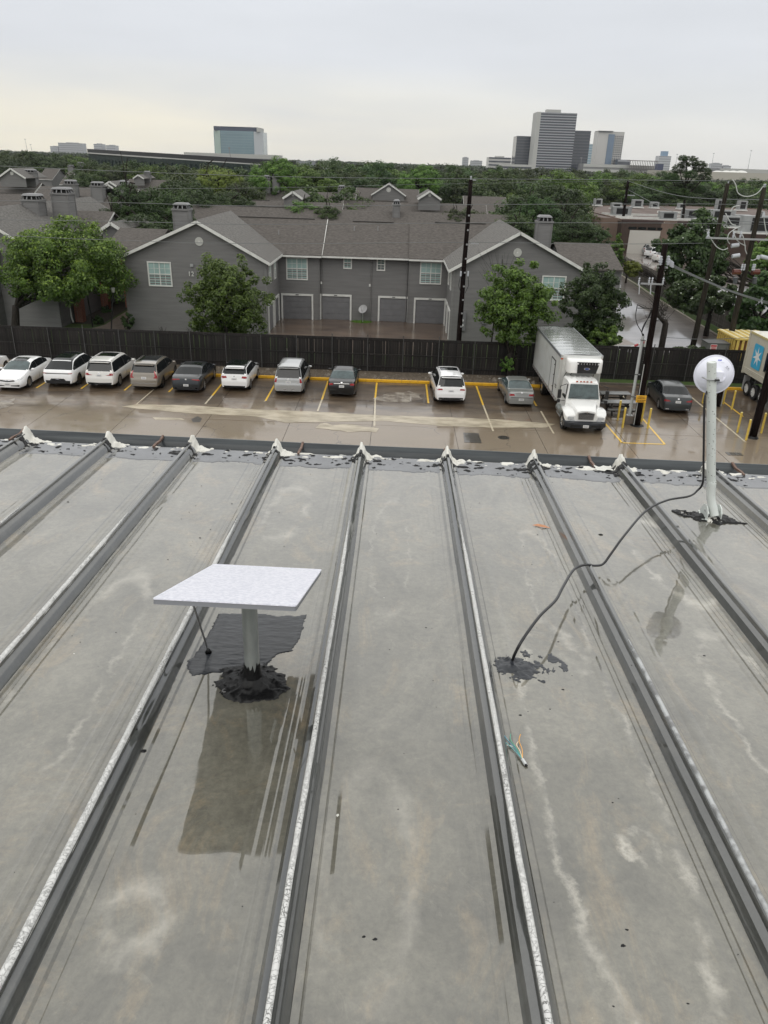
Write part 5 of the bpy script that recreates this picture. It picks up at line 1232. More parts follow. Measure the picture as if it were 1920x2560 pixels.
PL = lambda z: ('number_plate', Q(-.16, z-.07, .16, z+.07), plate_m, False)
BG = lambda z, m=chrome: ('badge', Q(-.05, z-.035, .05, z+.035), m, False)

def bsph(x): return x
# 1 edge car, 2 sedan facing us, then tails
suv('white car cut off by the left picture edge', -26.75, 46.0, 4.6, 1.86, 1.62, white_p, front=[('headlight', [(.5, .78), (.84, .74), (.84, .84), (.6, .88)], clear_l, True)])
sedan('white saloon parked nose out with a black sunroof', -23.55, 45.1+4.8, 4.8, 1.82, 1.45, white_p, math.pi, sunroof=(2.1, 2.75, .42), glass=car_glass, fglass=car_glass_l,
      front=[('headlight', [(.42, .66), (.80, .66), (.84, .78), (.50, .70)], clear_l, True), ('grille', [(0, .56), (.46, .60), (.44, .68), (0, .63)], black_pl, True), ('lower_intake', [(.2, .32), (.72, .30), (.74, .40), (.2, .36)], black_pl, True), ('fog_lamp', Q(.62, .36, .74, .42), chrome, True), ('number_plate', Q(-.16, .36, .16, .50), plate_m, False), ('grille_bar', [(-.42, .66), (.42, .66), (.40, .685), (-.40, .685)], chrome, False), ('badge', Q(-.06, .62, .06, .69), chrome, False)], rear=[('taillight', [(.5, .8), (.85, .8), (.85, .92), (.55, .9)], red_l, True)])
car('white coupe style crossover with a black glass roof and black lower bumper', (-20.87, 46.15, 0), 0, 4.93, 1.98, .28, [(0, .72), (.02, .78), (.06, 1.0), (.16, 1.10), (.22, 1.11), (.95, 1.52), (1.3, 1.60), (2.2, 1.66), (2.95, 1.62), (3.75, 1.10), (4.1, 1.06), (4.6, .96), (4.85, .84), (4.93, .62)], [(0, .62), (.1, 1.03), (1, 1.03), (3.7, 1.0), (4.3, .95), (4.93, .60)],
    (.20, .92, 2.95, 3.75), white_p, pano=(.98, 2.9), black_roof=True, wr=.37, axles=(1.0, 3.9), rim=rim_d, tumble=.5, spoiler=None,
    rear=[('light_bar', [(0, .88), (.86, .88), (.88, .94), (0, .93)], black_pl, True), ('diffuser', Q(0, .30, .88, .48), black_pl, True), ('diffuser', [(0, .48), (.5, .48), (.40, .60), (0, .60)], black_pl, True), PL(.56), ('taillight', [(.66, .90), (.90, .91), (.91, .95), (.66, .94)], red_l, True)])
suv('white boxy crossover with red tail lamps and sunroof, third from the left', -18.28, 46.2, 4.9, 1.94, 1.74, white_w, pano=(1.5, 2.7), rails=white_w, wr=.37, axles=(.98, 3.9), spoiler=white_w, tumble=.34,
    rear=[('taillight', [(.40, .88), (.70, .86), (.92, .88), (.92, 1.0)], red_l, True), ('taillight', [(.62, .92), (.9, .88), (.93, 1.02), (.66, 1.0)], red_l, True), ('number_plate', Q(-.16, .80, .16, .92), plate_m, False), BG(1.0), ('lower_bumper', [(0, .30), (.84, .30), (.9, .44), (0, .40)], black_pl, True), ('skid_plate', Q(0, .33, .55, .37), chrome, True)])
suv('champagne coloured estate car with tall red tail lamps', -15.50, 46.2, 4.7, 1.9, 1.66, beige_p, pano=(1.0, 2.6), rails=True, wr=.36, axles=(.95, 3.8), spoiler=beige_p, rim=rim_d, tumble=.34,
    rear=[('taillight', [(.60, .80), (.90, .78), (.93, .90), (.66, .88)], red_l, True), ('taillight', [(.70, .88), (.86, .88), (.70, 1.22), (.64, 1.22)], red_l, True), PL(.80), ('chrome_strip', Q(0, .46, .8, .485), chrome, True), ('lower_bumper', Q(0, .28, .8, .42), beige_p, True)])
sedan('dark grey sporty saloon between the champagne estate and the small white hatchback', -12.80, 45.9, 4.85, 1.9, 1.42, dgrey_p, glass=car_glass, pano=(1.5, 2.2), wr=.35,
    rear=[('taillight', [(.36, .86), (.86, .80), (.90, .90), (.40, .90)], red_l, True), PL(.52), BG(.87), ('diffuser', Q(0, .26, .8, .40), black_pl, True), ('exhaust', Q(.55, .30, .70, .36), chrome, True)])
suv('small white hatchback with black roof and big red tail lamps', -9.93, 46.6, 4.42, 1.8, 1.52, white_p, pano=(.75, 2.4), black_roof=True, wr=.34, axles=(.85, 3.55), rim=rim_m, spoiler=white_p, tumble=.38,
    rear=[('taillight', [(.46, .88), (.84, .84), (.88, 1.0), (.50, 1.0)], red_l, True), ('number_plate', Q(-.17, .76, .17, .88), plate_m, False), BG(.98), ('lower_bumper', Q(0, .28, .78, .40), black_pl, True), ('skid_plate', Q(0, .31, .6, .35), chrome, True)])
suv('silver off roader with roof rack beside the black saloon', -6.47, 46.1, 4.8, 1.88, 1.80, silver_p, rails=black_pl, wr=.38, axles=(.95, 3.75), spoiler=silver_p, tumble=.28,
    rear=[('taillight', [(.72, .84), (.88, .84), (.78, 1.10), (.70, 1.10)], red_l, True), PL(.86), ('bumper', Q(0, .44, .9, .64), silver_p, True), ('tow_hook', Q(.15, .40, .3, .44), chrome, True), BG(1.04)])
sedan('black compact saloon beside the silver off roader', -3.15, 46.1, 4.6, 1.76, 1.45, black_p, fglass=car_glass, glass=car_glass_l, wr=.32,
    rear=[('taillight', [(.52, .80), (.82, .78), (.85, .92), (.56, .90)], red_l, True), ('chrome_strip', Q(0, .86, .48, .90), chrome, True), PL(.72), BG(.95)])
suv('white crossover standing alone in the middle of the row', 3.62, 45.35, 4.9, 1.94, 1.74, white_p, rz=math.radians(2.5), pano=(1.7, 2.6), rails=True, wr=.37, axles=(.98, 3.95), spoiler=white_p, tumble=.36,
    rear=[('taillight', [(.52, .92), (.90, .90), (.92, .99), (.56, 1.0)], red_l, True), ('number_plate', Q(-.17, .80, .17, .92), plate_m, False), ('lower_bumper', Q(0, .28, .88, .46), black_pl, True), ('chrome_strip', Q(0, .36, .5, .40), chrome, True), ('exhaust', Q(.58, .34, .76, .39), chrome, True)])
sedan('old silver saloon parked beside the white truck', 7.93, 45.3, 4.4, 1.70, 1.38, silver_d, rz=math.radians(2), trunk=.98, glass=car_glass_l, wr=.30,
    rear=[('taillight', [(.42, .72), (.80, .72), (.82, .84), (.46, .84)], red_l, True), PL(.50), ('bumper_strip', Q(0, .60, .8, .63), black_pl, True), BG(.92)])
a = SZ(*e8(400, 1115)); b = SZ(*e8(270, 960)); ang = math.atan2((b-a).y, (b-a).x)-math.pi/2
u = Vector((math.cos(ang), math.sin(ang), 0)); v = Vector((-math.sin(ang), math.cos(ang), 0)); o_ = a+u*.82-v*.95
sedan('gunmetal grey saloon parked at an angle between the poles', o_.x, o_.y, 4.85, 1.84, 1.45, grey_p, rz=ang, wr=.34,
    rear=[('taillight', [(.44, .76), (.82, .74), (.88, .90), (.56, .84)], red_l, True), PL(.74), BG(.92), ('exhaust', Q(.5, .28, .7, .33), chrome, True)])
for i, (px, py, cl_, rz_, lab) in enumerate(((1601, 634, silver_p, -1.15, 'farthest of three cars in the service yard, grey and boxy'), (1616, 643, white_p, -1.15, 'middle of three cars in the service yard, white with dark windows'), (1634, 653, white_w, -1.35, 'nearest white car in the service yard with dark wheels'))):
    p = SZ(px, py); (suv if i < 2 else sedan)(lab, p.x, p.y, 4.7, 1.85, 1.68 if i < 2 else 1.45, cl_, rz=rz_, wr=.36, rear=[('taillight', [(.6, .84), (.88, .84), (.88, 1.0), (.64, 1.0)], red_l, True)], group='cars in the service yard')
for i, (px, py, lab) in enumerate(((1900, 770, 'white van roof'),)): pass

# ================================================================== refrigerated truck
tk = thing('box_truck', 'white refrigerated box truck parked nose out with a cooling unit above the cab', 'truck', (10.85, 41.0, 0))
tw = mat('truck_white', (.66, .67, .66), .35, coat=.6, coat_rough=.1, var=.05, scale=1.2); cabw = paint('truck_cab_white', (.76, .76, .74))
alu = mat('box_roof_aluminium', (.36, .38, .37), .26, metal=.65, col2=(.54, .56, .54), scale=1.1, stretch=(.8, 2.5, 1), coat=.9, coat_rough=.05, bump=.004, bscale=2.2)
grime = mat('box_side', (.60, .61, .59), .4, col2=(.50, .50, .46), scale=1.5, thresh=(.45, .8), coat=.4, coat_rough=.15)
bx0, bx1, by0, by1, bz0, bz1 = 9.66, 12.08, 43.75, 52.1, 1.0, 3.68
P(MB().box(bx0, bx1, by0, by1, bz0, bz1-.01), 'cargo_box', grime, tk)
rf_ = MB(); vs = []
for j in range(30):
    y = by0+.03+(by1-by0-.06)*j/29
    for i in range(7): x = bx0+.03+(bx1-bx0-.06)*i/6; vs.append((x, y, bz1+.004+.05*math.sin(math.pi*i/6)+.006*math.sin(j*2.1)))
rf_.add(vs, [(j*7+i, j*7+i+1, (j+1)*7+i+1, (j+1)*7+i) for j in range(29) for i in range(6)]); P(rf_, 'cargo_roof', alu, tk, smooth=True)
for x in (bx0, bx1): P(MB().box(x-.03, x+.03, by0, by1, bz1-.14, bz1+.012), 'roof_edge_rail', mat('grey_rail', (.25, .26, .27), .4, metal=.5), tk); P(MB().box(x-.025, x+.025, by0, by1, bz0-.05, bz0+.14), 'lower_rail', mat('lower_rail_m', (.33, .33, .32), .4, metal=.5), tk)
for i in range(28): P(MB().box(bx0-.035, bx0-.02, by0+.2+i*.29, by0+.28+i*.29, bz0+.01, bz0+.06), 'marker_tape', red_l if i % 2 else white_trim, tk)
for x in (bx0+.01, bx1-.13): P(MB().box(x, x+.12, by0-.05, by0+.05, bz0, bz1-.0), 'corner_post', mat('corner_post_m', (.45, .45, .43), .4), tk)
P(MB().box(bx0+.1, bx1-.1, by0-.03, by0+.02, bz1-.16, bz1+.01), 'front_header', tw, tk)
for x in (bx0+.06, bx1-.10): P(MB().box(x-.05, x+.07, by0-.07, by0-.04, bz1-.25, bz1-.17), 'clearance_lamp', mat('amber', (.45, .08, .02), .3, coat=1), tk)
# side door
yy0, yy1 = 44.9, 46.0
P(MB().box(bx0-.03, bx0-.004, yy0, yy1, bz0+.15, bz1-.65), 'side_door', tw, tk)
for (ya, yb, za, zb2) in ((yy0-.05, yy0, bz0+.15, bz1-.6), (yy1, yy1+.05, bz0+.15, bz1-.6), (yy0-.05, yy1+.05, bz1-.65, bz1-.6)): P(MB().box(bx0-.04, bx0-.0, ya, yb, za, zb2), 'door_frame', mat('door_seal', (.05, .05, .05), .5), tk)
for z in (1.5, 2.2, 2.8): P(MB().box(bx0-.06, bx0-.03, yy0-.02, yy0+.12, z, z+.05), 'door_latch', MATS['door_seal'], tk)
P(MB().box(bx0-.012, bx0, 44.0, 44.45, 1.75, 1.82), 'lettering_bar', MATS['door_seal'], tk); P(MB().box(bx0-.012, bx0, 44.0, 44.35, 1.64, 1.69), 'lettering_bar', MATS['door_seal'], tk)
# reefer unit
def lofted(mb, secs_):
    n = len(secs_[0]); vs = [p for s_ in secs_ for p in s_]; mb.add(vs, [(i*n+j, i*n+(j+1) % n, (i+1)*n+(j+1) % n, (i+1)*n+j) for i in range(len(secs_)-1) for j in range(n)]+[tuple(range(n-1, -1, -1)), tuple((len(secs_)-1)*n+j for j in range(n))]); return mb
def rrect(x0, x1, z0, z1, y, r, n=4):
    out = []
    for cx_, cz, a0 in ((x1-r, z0+r, -90), (x1-r, z1-r, 0), (x0+r, z1-r, 90), (x0+r, z0+r, 180)):
        for i in range(n+1): a = math.radians(a0+90*i/n); out.append((cx_+r*math.cos(a), y, cz+r*math.sin(a)))
    return out
ru = MB(); lofted(ru, [rrect(9.98, 12.02, 2.78, 3.55, 43.74, .08), rrect(9.98, 12.02, 2.74, 3.55, 43.4, .1), rrect(10.03, 11.97, 2.76, 3.50, 43.2, .12), rrect(10.12, 11.88, 2.82, 3.42, 43.12, .12)])
P(ru, 'cooling_unit', cabw, tk, smooth='auto')
P(MB().prism([(10.55, 43.10, 2.80), (11.62, 43.10, 2.80), (11.74, 43.10, 3.30), (10.52, 43.10, 3.30)], (0, -.03, 0)), 'grille_panel', black_pl, tk)
for i in range(7): P(MB().box(10.6+i*.16, 10.7+i*.16, 43.04, 43.12, 3.24, 3.44), 'louvre', black_pl, tk)
P(MB().box(10.5, 11.75, 43.09, 43.13, 3.40, 3.44), 'unit_slot', black_pl, tk)
bd = MB(); 
for rr_, m_, y_ in ((1.0, chrome, 43.055), (.78, mat('badge_blue', (.03, .06, .2), .3), 43.05)):
    P(MB().prism([(11.08+.17*rr_*math.cos(6.283*i/20), y_, 3.07+.075*rr_*math.sin(6.283*i/20)) for i in range(20)], (0, .012, 0)), 'oval_badge', m_, tk)
for pts_ in ([(10.1, 43.6, 2.75), (9.95, 43.6, 2.5), (9.92, 43.6, 1.9)], [(10.45, 43.6, 2.75), (10.25, 43.6, 2.5), (10.22, 43.6, 1.95)], [(11.7, 43.6, 2.75), (11.6, 43.6, 2.45)]): P(MB().tube(pts_, .02, 6), 'hose', black_rub, tk)
P(MB().box(10.3, 11.7, 43.45, 43.7, 2.2, 2.32), 'fuel_heater', tw, tk)
# frame
P(MB().box(10.3, 11.4, 41.6, 51.8, .62, .95), 'chassis', black_rub, tk)
for x in (9.85, 11.5): P(MB().box(x, x+.4, 50.3, 50.38, .35, .95), 'mudflap', black_rub, tk)
# cab (narrow cab with sloped windscreen) and tapered bonnet
cabx0, cabx1 = 9.83, 11.77
cbm = MB(); sec_ = []
for y, z1_, ins in ((43.5, 2.55, .04), (42.6, 2.60, .05), (42.15, 2.50, .07), (41.985, 1.98, .03), (41.85, 1.62, .0)):
    sec_.append([(cabx0, y, .62), (cabx1, y, .62), (cabx1, y, 1.55), (cabx1-ins*2.2, y, z1_-.08), (cabx1-ins*2.2-.1, y, z1_), (cabx0+ins*2.2+.1, y, z1_), (cabx0+ins*2.2, y, z1_-.08), (cabx0, y, 1.55)])
P(lofted(cbm, sec_), 'cab', cabw, tk, smooth='auto')
for i in range(5): P(MB().box(10.15+i*.3, 10.25+i*.3, 42.62, 43.4, 2.575, 2.60), 'roof_bead', cabw, tk)
P(MB().add([(cabx0+.10, 41.86, 1.66), (cabx1-.10, 41.86, 1.66), (cabx1-.20, 42.12, 2.44), (cabx0+.20, 42.12, 2.44)], [(0, 1, 2, 3)]), 'windshield', car_glass_l, tk)
for p_ in tk.children:
    if p_.name.startswith('windshield'):
        for v_ in p_.data.vertices: v_.co.y -= .045
for s_, xx in ((-1, cabx0), (1, cabx1)): P(MB().add([(xx+s_*.006, 42.02, 1.56), (xx+s_*.006, 42.95, 1.56), (xx-s_*.115, 42.9, 2.36), (xx-s_*.10, 42.28, 2.36)], [(0, 1, 2, 3)]), 'side_window', car_glass, tk)
for x in (10.4, 10.62, 10.8, 10.98, 11.2): P(MB().box(x-.05, x+.05, 42.14, 42.22, 2.53, 2.58), 'roof_lamp', MATS['amber'] if 'amber' in MATS else red_l, tk)
for x0_, x1_ in ((10.05, 10.7), (10.9, 11.5)): P(MB().tube([(x0_, 41.80, 1.70), (x1_, 41.84, 1.80)], .01, 4), 'wiper', black_pl, tk)
hd = MB(); sec_ = []
for y, z1_, hw, zl_ in ((41.95, 1.62, .93, .75), (41.6, 1.55, .80, .80), (41.2, 1.44, .70, .75), (40.85, 1.36, .62, .72), (40.72, 1.27, .58, .70)):
    c_ = 10.80; sec_.append([(c_-hw, y, zl_), (c_+hw, y, zl_), (c_+hw, y, z1_-.22), (c_+hw*.85, y, z1_-.05), (c_+hw*.4, y, z1_+.01), (c_-hw*.4, y, z1_+.01), (c_-hw*.85, y, z1_-.05), (c_-hw, y, z1_-.22)])
P(lofted(hd, sec_), 'bonnet', cabw, tk, smooth='auto')
for s_ in (-1, 1):
    fd = MB(); sec_ = []
    for y, z1_, z0_, xo in ((42.2, 1.10, .95, 1.14), (41.9, 1.22, 1.05, 1.19), (41.55, 1.27, 1.10, 1.20), (41.2, 1.24, 1.06, 1.20), (40.92, 1.12, .80, 1.16), (40.74, .98, .60, 1.05)):
        c_ = 10.80; xa, xb = c_+s_*xo, c_+s_*.5; sec_.append([(xa, y, z0_), (xa, y, z1_-.08), (xa-s_*.12, y, z1_), (xb, y, z1_+.03), (xb, y, z0_)])
    P(lofted(fd, sec_), 'mudguard', cabw, tk, smooth='auto')
    P(MB().box(*sorted((10.8+s_*.66, 10.8+s_*1.0)), 40.70, 40.80, .80, .93), 'headlight', clear_l, tk); P(MB().box(*sorted((10.8+s_*.62, 10.8+s_*.86)), 40.66, 40.72, .70, .77), 'fog_lamp', clear_l, tk)
    xm = 10.8+s_*1.34; P(MB().box(xm-.1, xm+.1, 41.95, 42.08, 1.62, 2.12), 'mirror', black_pl, tk, bevel=.03); P(MB().box(xm-.1, xm+.08, 41.95, 42.06, 1.36, 1.56), 'mirror', black_pl, tk, bevel=.03); P(MB().tube([(xm, 42.0, 2.1), (xm, 42.0, 2.3), (10.8+s_*.95, 42.2, 2.4)], .018, 6), 'mirror_arm', black_pl, tk); P(MB().tube([(xm, 42.0, 1.5), (10.8+s_*.95, 42.1, 1.45)], .018, 6), 'mirror_arm', black_pl, tk)
P(MB().prism([(10.38, 40.70, .80), (11.22, 40.70, .80), (11.26, 40.70, 1.16), (10.8, 40.70, 1.24), (10.34, 40.70, 1.16)], (0, -.03, 0)), 'grille_frame', mat('grille_grey', (.3, .3, .3), .3, metal=.6), tk)
P(MB().prism([(10.43, 40.665, .83), (11.17, 40.665, .83), (11.2, 40.665, 1.14), (10.8, 40.665, 1.20), (10.4, 40.665, 1.14)], (0, -.01, 0)), 'grille', black_pl, tk)
for i in range(15): x = 10.46+i*.0487; P(MB().box(x-.009, x+.009, 40.63, 40.66, .85, 1.12), 'grille_bar', MATS['grille_grey'], tk)
P(MB().prism([(10.8, 40.62, 1.18), (10.86, 40.62, 1.24), (10.8, 40.62, 1.30), (10.74, 40.62, 1.24)], (0, -.015, 0)), 'emblem', chrome, tk)
bpm = MB(); lofted(bpm, [rrect(9.62, 11.98, .36, .68, 41.0, .05), rrect(9.64, 11.96, .36, .70, 40.72, .06), rrect(9.85, 11.75, .36, .68, 40.52, .06), rrect(10.1, 11.5, .38, .66, 40.46, .05)]); P(bpm, 'bumper', mat('bumper_plastic', (.022, .024, .028), .4, coat=.3), tk, smooth='auto')
for x0_, x1_ in ((9.95, 10.5), (11.1, 11.65)): P(MB().box(x0_, x1_, 40.44, 40.56, .45, .55), 'bumper_slot', black_rub, tk)
P(MB().box(10.64, 10.96, 40.42, 40.46, .40, .55), 'number_plate', plate_m, tk); P(MB().box(10.70, 10.90, 40.41, 40.43, .455, .50), 'plate_text', plate_t, tk)
P(MB().box(9.70, 10.0, 42.35, 43.3, .42, .50), 'step', steel, tk); P(MB().cyl((9.9, 42.4, .72), (9.9, 43.4, .72), .27, n=16), 'fuel_tank', alu, tk)
truck_rim = mat('polished_truck_rim', (.6, .6, .6), .2, metal=.9)
for n_, pos in ((0, [(9.78-10.85, 41.45-41, .5), (11.82-10.85, 41.45-41, .5)]), (1, [(9.83-10.85, 48.5-41, .5), (10.15-10.85, 48.5-41, .5), (11.55-10.85, 48.5-41, .5), (11.87-10.85, 48.5-41, .5)])): wheels(tk, pos, .5, .27, truck_rim, 10, .58)

# ================================================================== container trailer
ct = thing('container_trailer', 'cream shipping container on a three axle trailer at the right picture edge', 'trailer', (24.66, 45, 0))
cream_m = mat('container_paint', (.50, .47, .39), .45, col2=(.38, .34, .26), scale=2.2, thresh=(.55, .85), coat=.3, coat_rough=.2)
CX0, CX1 = 23.46, 25.9
P(MB().box(CX0+.03, CX1-.03, 38.7, 50.85, 1.4, 4.06), 'container_body', cream_m, ct)
P(MB().box(CX0+.02, CX1-.02, 38.7, 50.88, 4.06, 4.10), 'container_roof', mat('container_top', (.62, .60, .52), .5, col2=(.3, .24, .15), scale=2, thresh=(.6, .85), coat=.5), ct)
for y in (38.75, 50.8):
    for x in (CX0+.06, CX1-.06): P(MB().box(x-.08, x+.08, y-.08, y+.1, 1.33, 4.13), 'corner_post', cream_m, ct)
for z in (1.42, 1.52, 1.62, 1.72): P(MB().box(CX0-.005, CX0+.04, 38.8, 50.8, z, z+.05), 'side_rib', cream_m, ct)
P(MB().box(CX0-.012, CX0+.04, 38.8, 50.8, 3.98, 4.11), 'top_rail', mat('rail_yellowish', (.5, .42, .2), .5), ct)
lb = mat('logo_light_blue', (.06, .36, .56), .4); lw = mat('logo_white', (.72, .72, .70), .4)
def cpx(x, y, X=CX0):
    px, py = e8(x, y); d = ray(px, py); return Vector((0, 0, H))+d*(X/d.x)
ym0, ym1, zm0, zm1 = 48.5, 49.83, 1.98, 3.53
P(MB().prism([Vector((CX0-.004, y, z)) for y, z in [(p[0], p[2]) for p in rrect(ym0, ym1, zm0, zm1, 0, .14)]], (-.004, 0, 0)), 'logo_panel', lb, ct)
yc, zc = (ym0+ym1)/2, (zm0+zm1)/2; st7 = []
for i in range(14):
    a = math.pi/2+math.pi*i/7; r_ = .62 if i % 2 == 0 else .21; st7.append((CX0-.012, yc+r_*math.cos(a)*.98, zc+r_*math.sin(a)*1.05))
P(MB().add(st7+[(CX0-.014, yc, zc)], [(i, (i+1) % 14, 14) for i in range(14)]), 'logo_star', lw, ct)
tx = bpy.data.curves.new('container_lettering', 'FONT'); tx.body = 'MAERSK'; tx.size = 1.65; tx.extrude = .006; tx.offset = .02; tx.materials.append(mat('letter_black', (.012, .014, .03), .5))
to = bpy.data.objects.new('container_lettering', tx); COL.objects.link(to); to.parent = ct; to.location = (CX0-.014-24.66, 48.05-45, 2.15); to.rotation_euler = (math.pi/2, 0, -math.pi/2)
P(MB().box(24.1, 25.3, 39, 50.5, 1.0, 1.33), 'trailer_frame', black_rub, ct)
P(MB().box(23.5, 23.9, 50.35, 50.45, .3, 1.25), 'mudflap', mat('grey_flap', (.3, .3, .3), .5), ct)
wheels(ct, [(x-24.66, SZ(*e8(px, py)).y-45, .5) for x in (23.72, 25.6) for px, py in ((1375, 960), (1460, 1010), (1545, 1068))], .5, .3, mat('white_rim', (.62, .62, .60), .4), 8, .6)
# yellow containers and grey skip behind the fence
ys_m = mat('skip_yellow', (.55, .40, .10), .5, col2=(.25, .12, .05), scale=3, thresh=(.55, .75)); rust_p = mat('rust_panel', (.09, .03, .015), .7, col2=(.2, .1, .04), scale=4)
yb = thing('yellow_skip', 'rusty yellow ribbed skip standing behind the fence next to the container', 'skip', (27.4, 60.2, 0))
P(MB().box(26.3, 29.5, 59, 62.6, .2, 1.9), 'skip_body', rust_p, yb)
for i in range(9): P(MB().box(26.32+i*.39, 26.5+i*.39, 58.9, 59.05, .3, 1.85), 'rib', ys_m, yb)
for i in range(9): P(MB().box(26.18, 26.33, 59.1+i*.4, 59.25+i*.4, .3, 1.85), 'rib', ys_m, yb)
P(MB().box(26.2, 29.55, 58.88, 62.7, 1.88, 1.98), 'skip_rim', ys_m, yb)
for i in range(6): P(MB().box(26.3+i*.55, 26.5+i*.55, 58.95, 62.6, 1.98, 2.03), 'lid_rib', mat('pale_yellow', (.65, .58, .35), .5), yb)
gs = thing('grey_cabinet', 'grey metal cabinet with a red and white notice behind the fence', 'cabinet', (25.4, 60, 0))
P(MB().box(24.45, 26.1, 59.6, 61, 0, 1.42), 'cabinet_body', mat('cabinet_grey', (.13, .13, .125), .5, var=.1), gs); P(MB().box(24.4, 26.15, 59.55, 61.05, 1.42, 1.47), 'cabinet_lid', mat('cab_lid', (.09, .09, .09), .5), gs)
P(MB().box(24.62, 25.12, 59.52, 59.58, .78, 1.36), 'notice_board', mat('notice_white', (.6, .55, .54), .5), gs)
nr_ = mat('notice_red', (.45, .05, .06), .5)
for z0_, z1_, x0_, x1_ in ((1.2, 1.33, 24.65, 25.09), (1.08, 1.14, 24.7, 25.04), (1.0, 1.04, 24.7, 25.04), (.92, .96, 24.7, 25.0), (.80, .86, 24.65, 25.09)): P(MB().box(x0_, x1_, 59.5, 59.525, z0_, z1_), 'notice_print', nr_, gs)
ba = thing('barrier_arm', 'red and white striped barrier arm behind the fence by the side street', 'barrier', (17.5, 57.2, 0))
A = DY(1344, 757, 57.2); B_ = DY(1396, 738, 57.2); Lr = (B_-A).length
for i in range(6): P(MB().cyl(A+(B_-A)*(i/6), A+(B_-A)*((i+1)/6), .085, n=8), 'arm_section', nr_ if i % 3 == 0 or i == 5 else white_trim, ba)
P(MB().box(B_.x-.15, B_.x+.15, 57.05, 57.35, 0, B_.z+.1), 'barrier_post', white_trim, ba)

# ================================================================== bollards, poles, tables
blm = mat('bollard_yellow', (.68, .50, .09), .4, col2=(.55, .38, .08), scale=4, coat=.6, coat_rough=.12)
lbls = ['bollard nearest the picnic tables at the far side', 'bollard just left of the concrete lamp base', 'bollard half hidden behind the yellow notice pole', 'bollard right of the yellow notice pole with an open lid', 'bollard behind the round dish, left one', 'bollard right of the dish at the far end of the line', 'bollard in front of the trailer wheels', 'bollard left of the right hand pole', 'shortest looking bollard nearest the drain grate', 'bollard right of the right hand pole']
bp_ = [SZ(*q7(1370, 1400)), SZ(*q7(1430, 1500)), SZ(*e8(200, 1260)), SZ(*e8(272, 1340)), SZ(*e8(905, 1050)), SZ(*e8(1140, 1060)), SZ(*e8(1240, 1120)), SZ(*e8(1305, 1385)), SZ(*e8(1405, 1475)), SZ(*e8(1580, 1395))]
bol = None
for p, lb_ in zip(bp_, lbls):
    if bol is None:
        bol = thing('bollard', 'yellow '+lb_, 'bollard', (p.x, p.y, 0), group='yellow steel bollards around the poles')
        MB().cyl((0, 0, -.02), (0, 0, 1.17), .062, n=16).build('post', blm, bol, smooth='auto')
        vs = []; 
        mbb = MB().cyl((0, 0, 1.17), (0, 0, 1.20), .064, .045, n=16); mbb.build('cap', mat('cap_yellow', (.72, .62, .25), .4), bol)
    else: dup(bol, (p.x, p.y, 0), rnd.uniform(0, 6), 'yellow '+lb_)
def pole(nm, label, base, top_, r0, r1, m, cat='utility pole', **k):
    t = thing(nm, label, cat, tuple(base), **k); n_ = 10; b_ = Vector(base); tp = Vector(top_)
    pts_ = [b_.lerp(tp, i/n_)+Vector((.03*n3(i*.5, b_.x), .03*n3(i*.5, b_.y, 3), 0)) for i in range(n_+1)]
    P(MB().tube(pts_, r0, 14, r1), 'pole_shaft', m, t, smooth=True); return t
ins_m = mat('porcelain', (.45, .47, .50), .25, coat=.6); alu2 = mat('hardware', (.35, .36, .37), .4, metal=.6)
def insulator(t, p, h_=.35, r_=.07, d=(0, 0, 1)):
    p = Vector(p); d = Vector(d).normalized(); mb = MB().cyl(p, p+d*h_, r_*.45, n=8)
    for i in range(4): q = p+d*(h_*(.15+.22*i)); mb.cyl(q, q+d*h_*.09, r_, r_*.7, n=10)
    P(mb, 'insulator', ins_m, t)
y1 = 53.6
bpt, tpt = DY(990, 745, y1), DY(1017, 388, y1)
pl1 = pole('utility_pole', 'tall black wooden utility pole with step bolts in front of the house', (bpt.x, y1, 0), (tpt.x, y1, tpt.z), .19, .13, wood_pole)
insulator(pl1, (tpt.x, y1, tpt.z), .22); P(MB().box(tpt.x, tpt.x+.35, y1-.04, y1+.04, tpt.z-.05, tpt.z+.02), 'top_bracket', alu2, pl1)
for i in range(9): z = tpt.z-2.2-i*.9; P(MB().box(tpt.x-.03, tpt.x+.09, y1-.2, y1-.16, z, z+.1), 'number_tag', alu2, pl1)
w2 = SY(1177, 608, y1); P(MB().box(w2.x, w2.x+.5, y1-.25, y1-.15, w2.z-.03, w2.z+.03), 'bracket_arm', alu2, pl1)
for s_ in (-1, 1): q = SY(1160+s_*9, 690, y1); insulator(pl1, (q.x, y1-.25, q.z), .35, .07); P(MB().tube([(q.x, y1-.2, q.z+.1), (q.x+s_*.1, y1-.2, q.z-.6), (q.x-s_*.1, y1-.15, q.z-1.1)], .02, 5), 'lead_wire', black_rub, pl1)
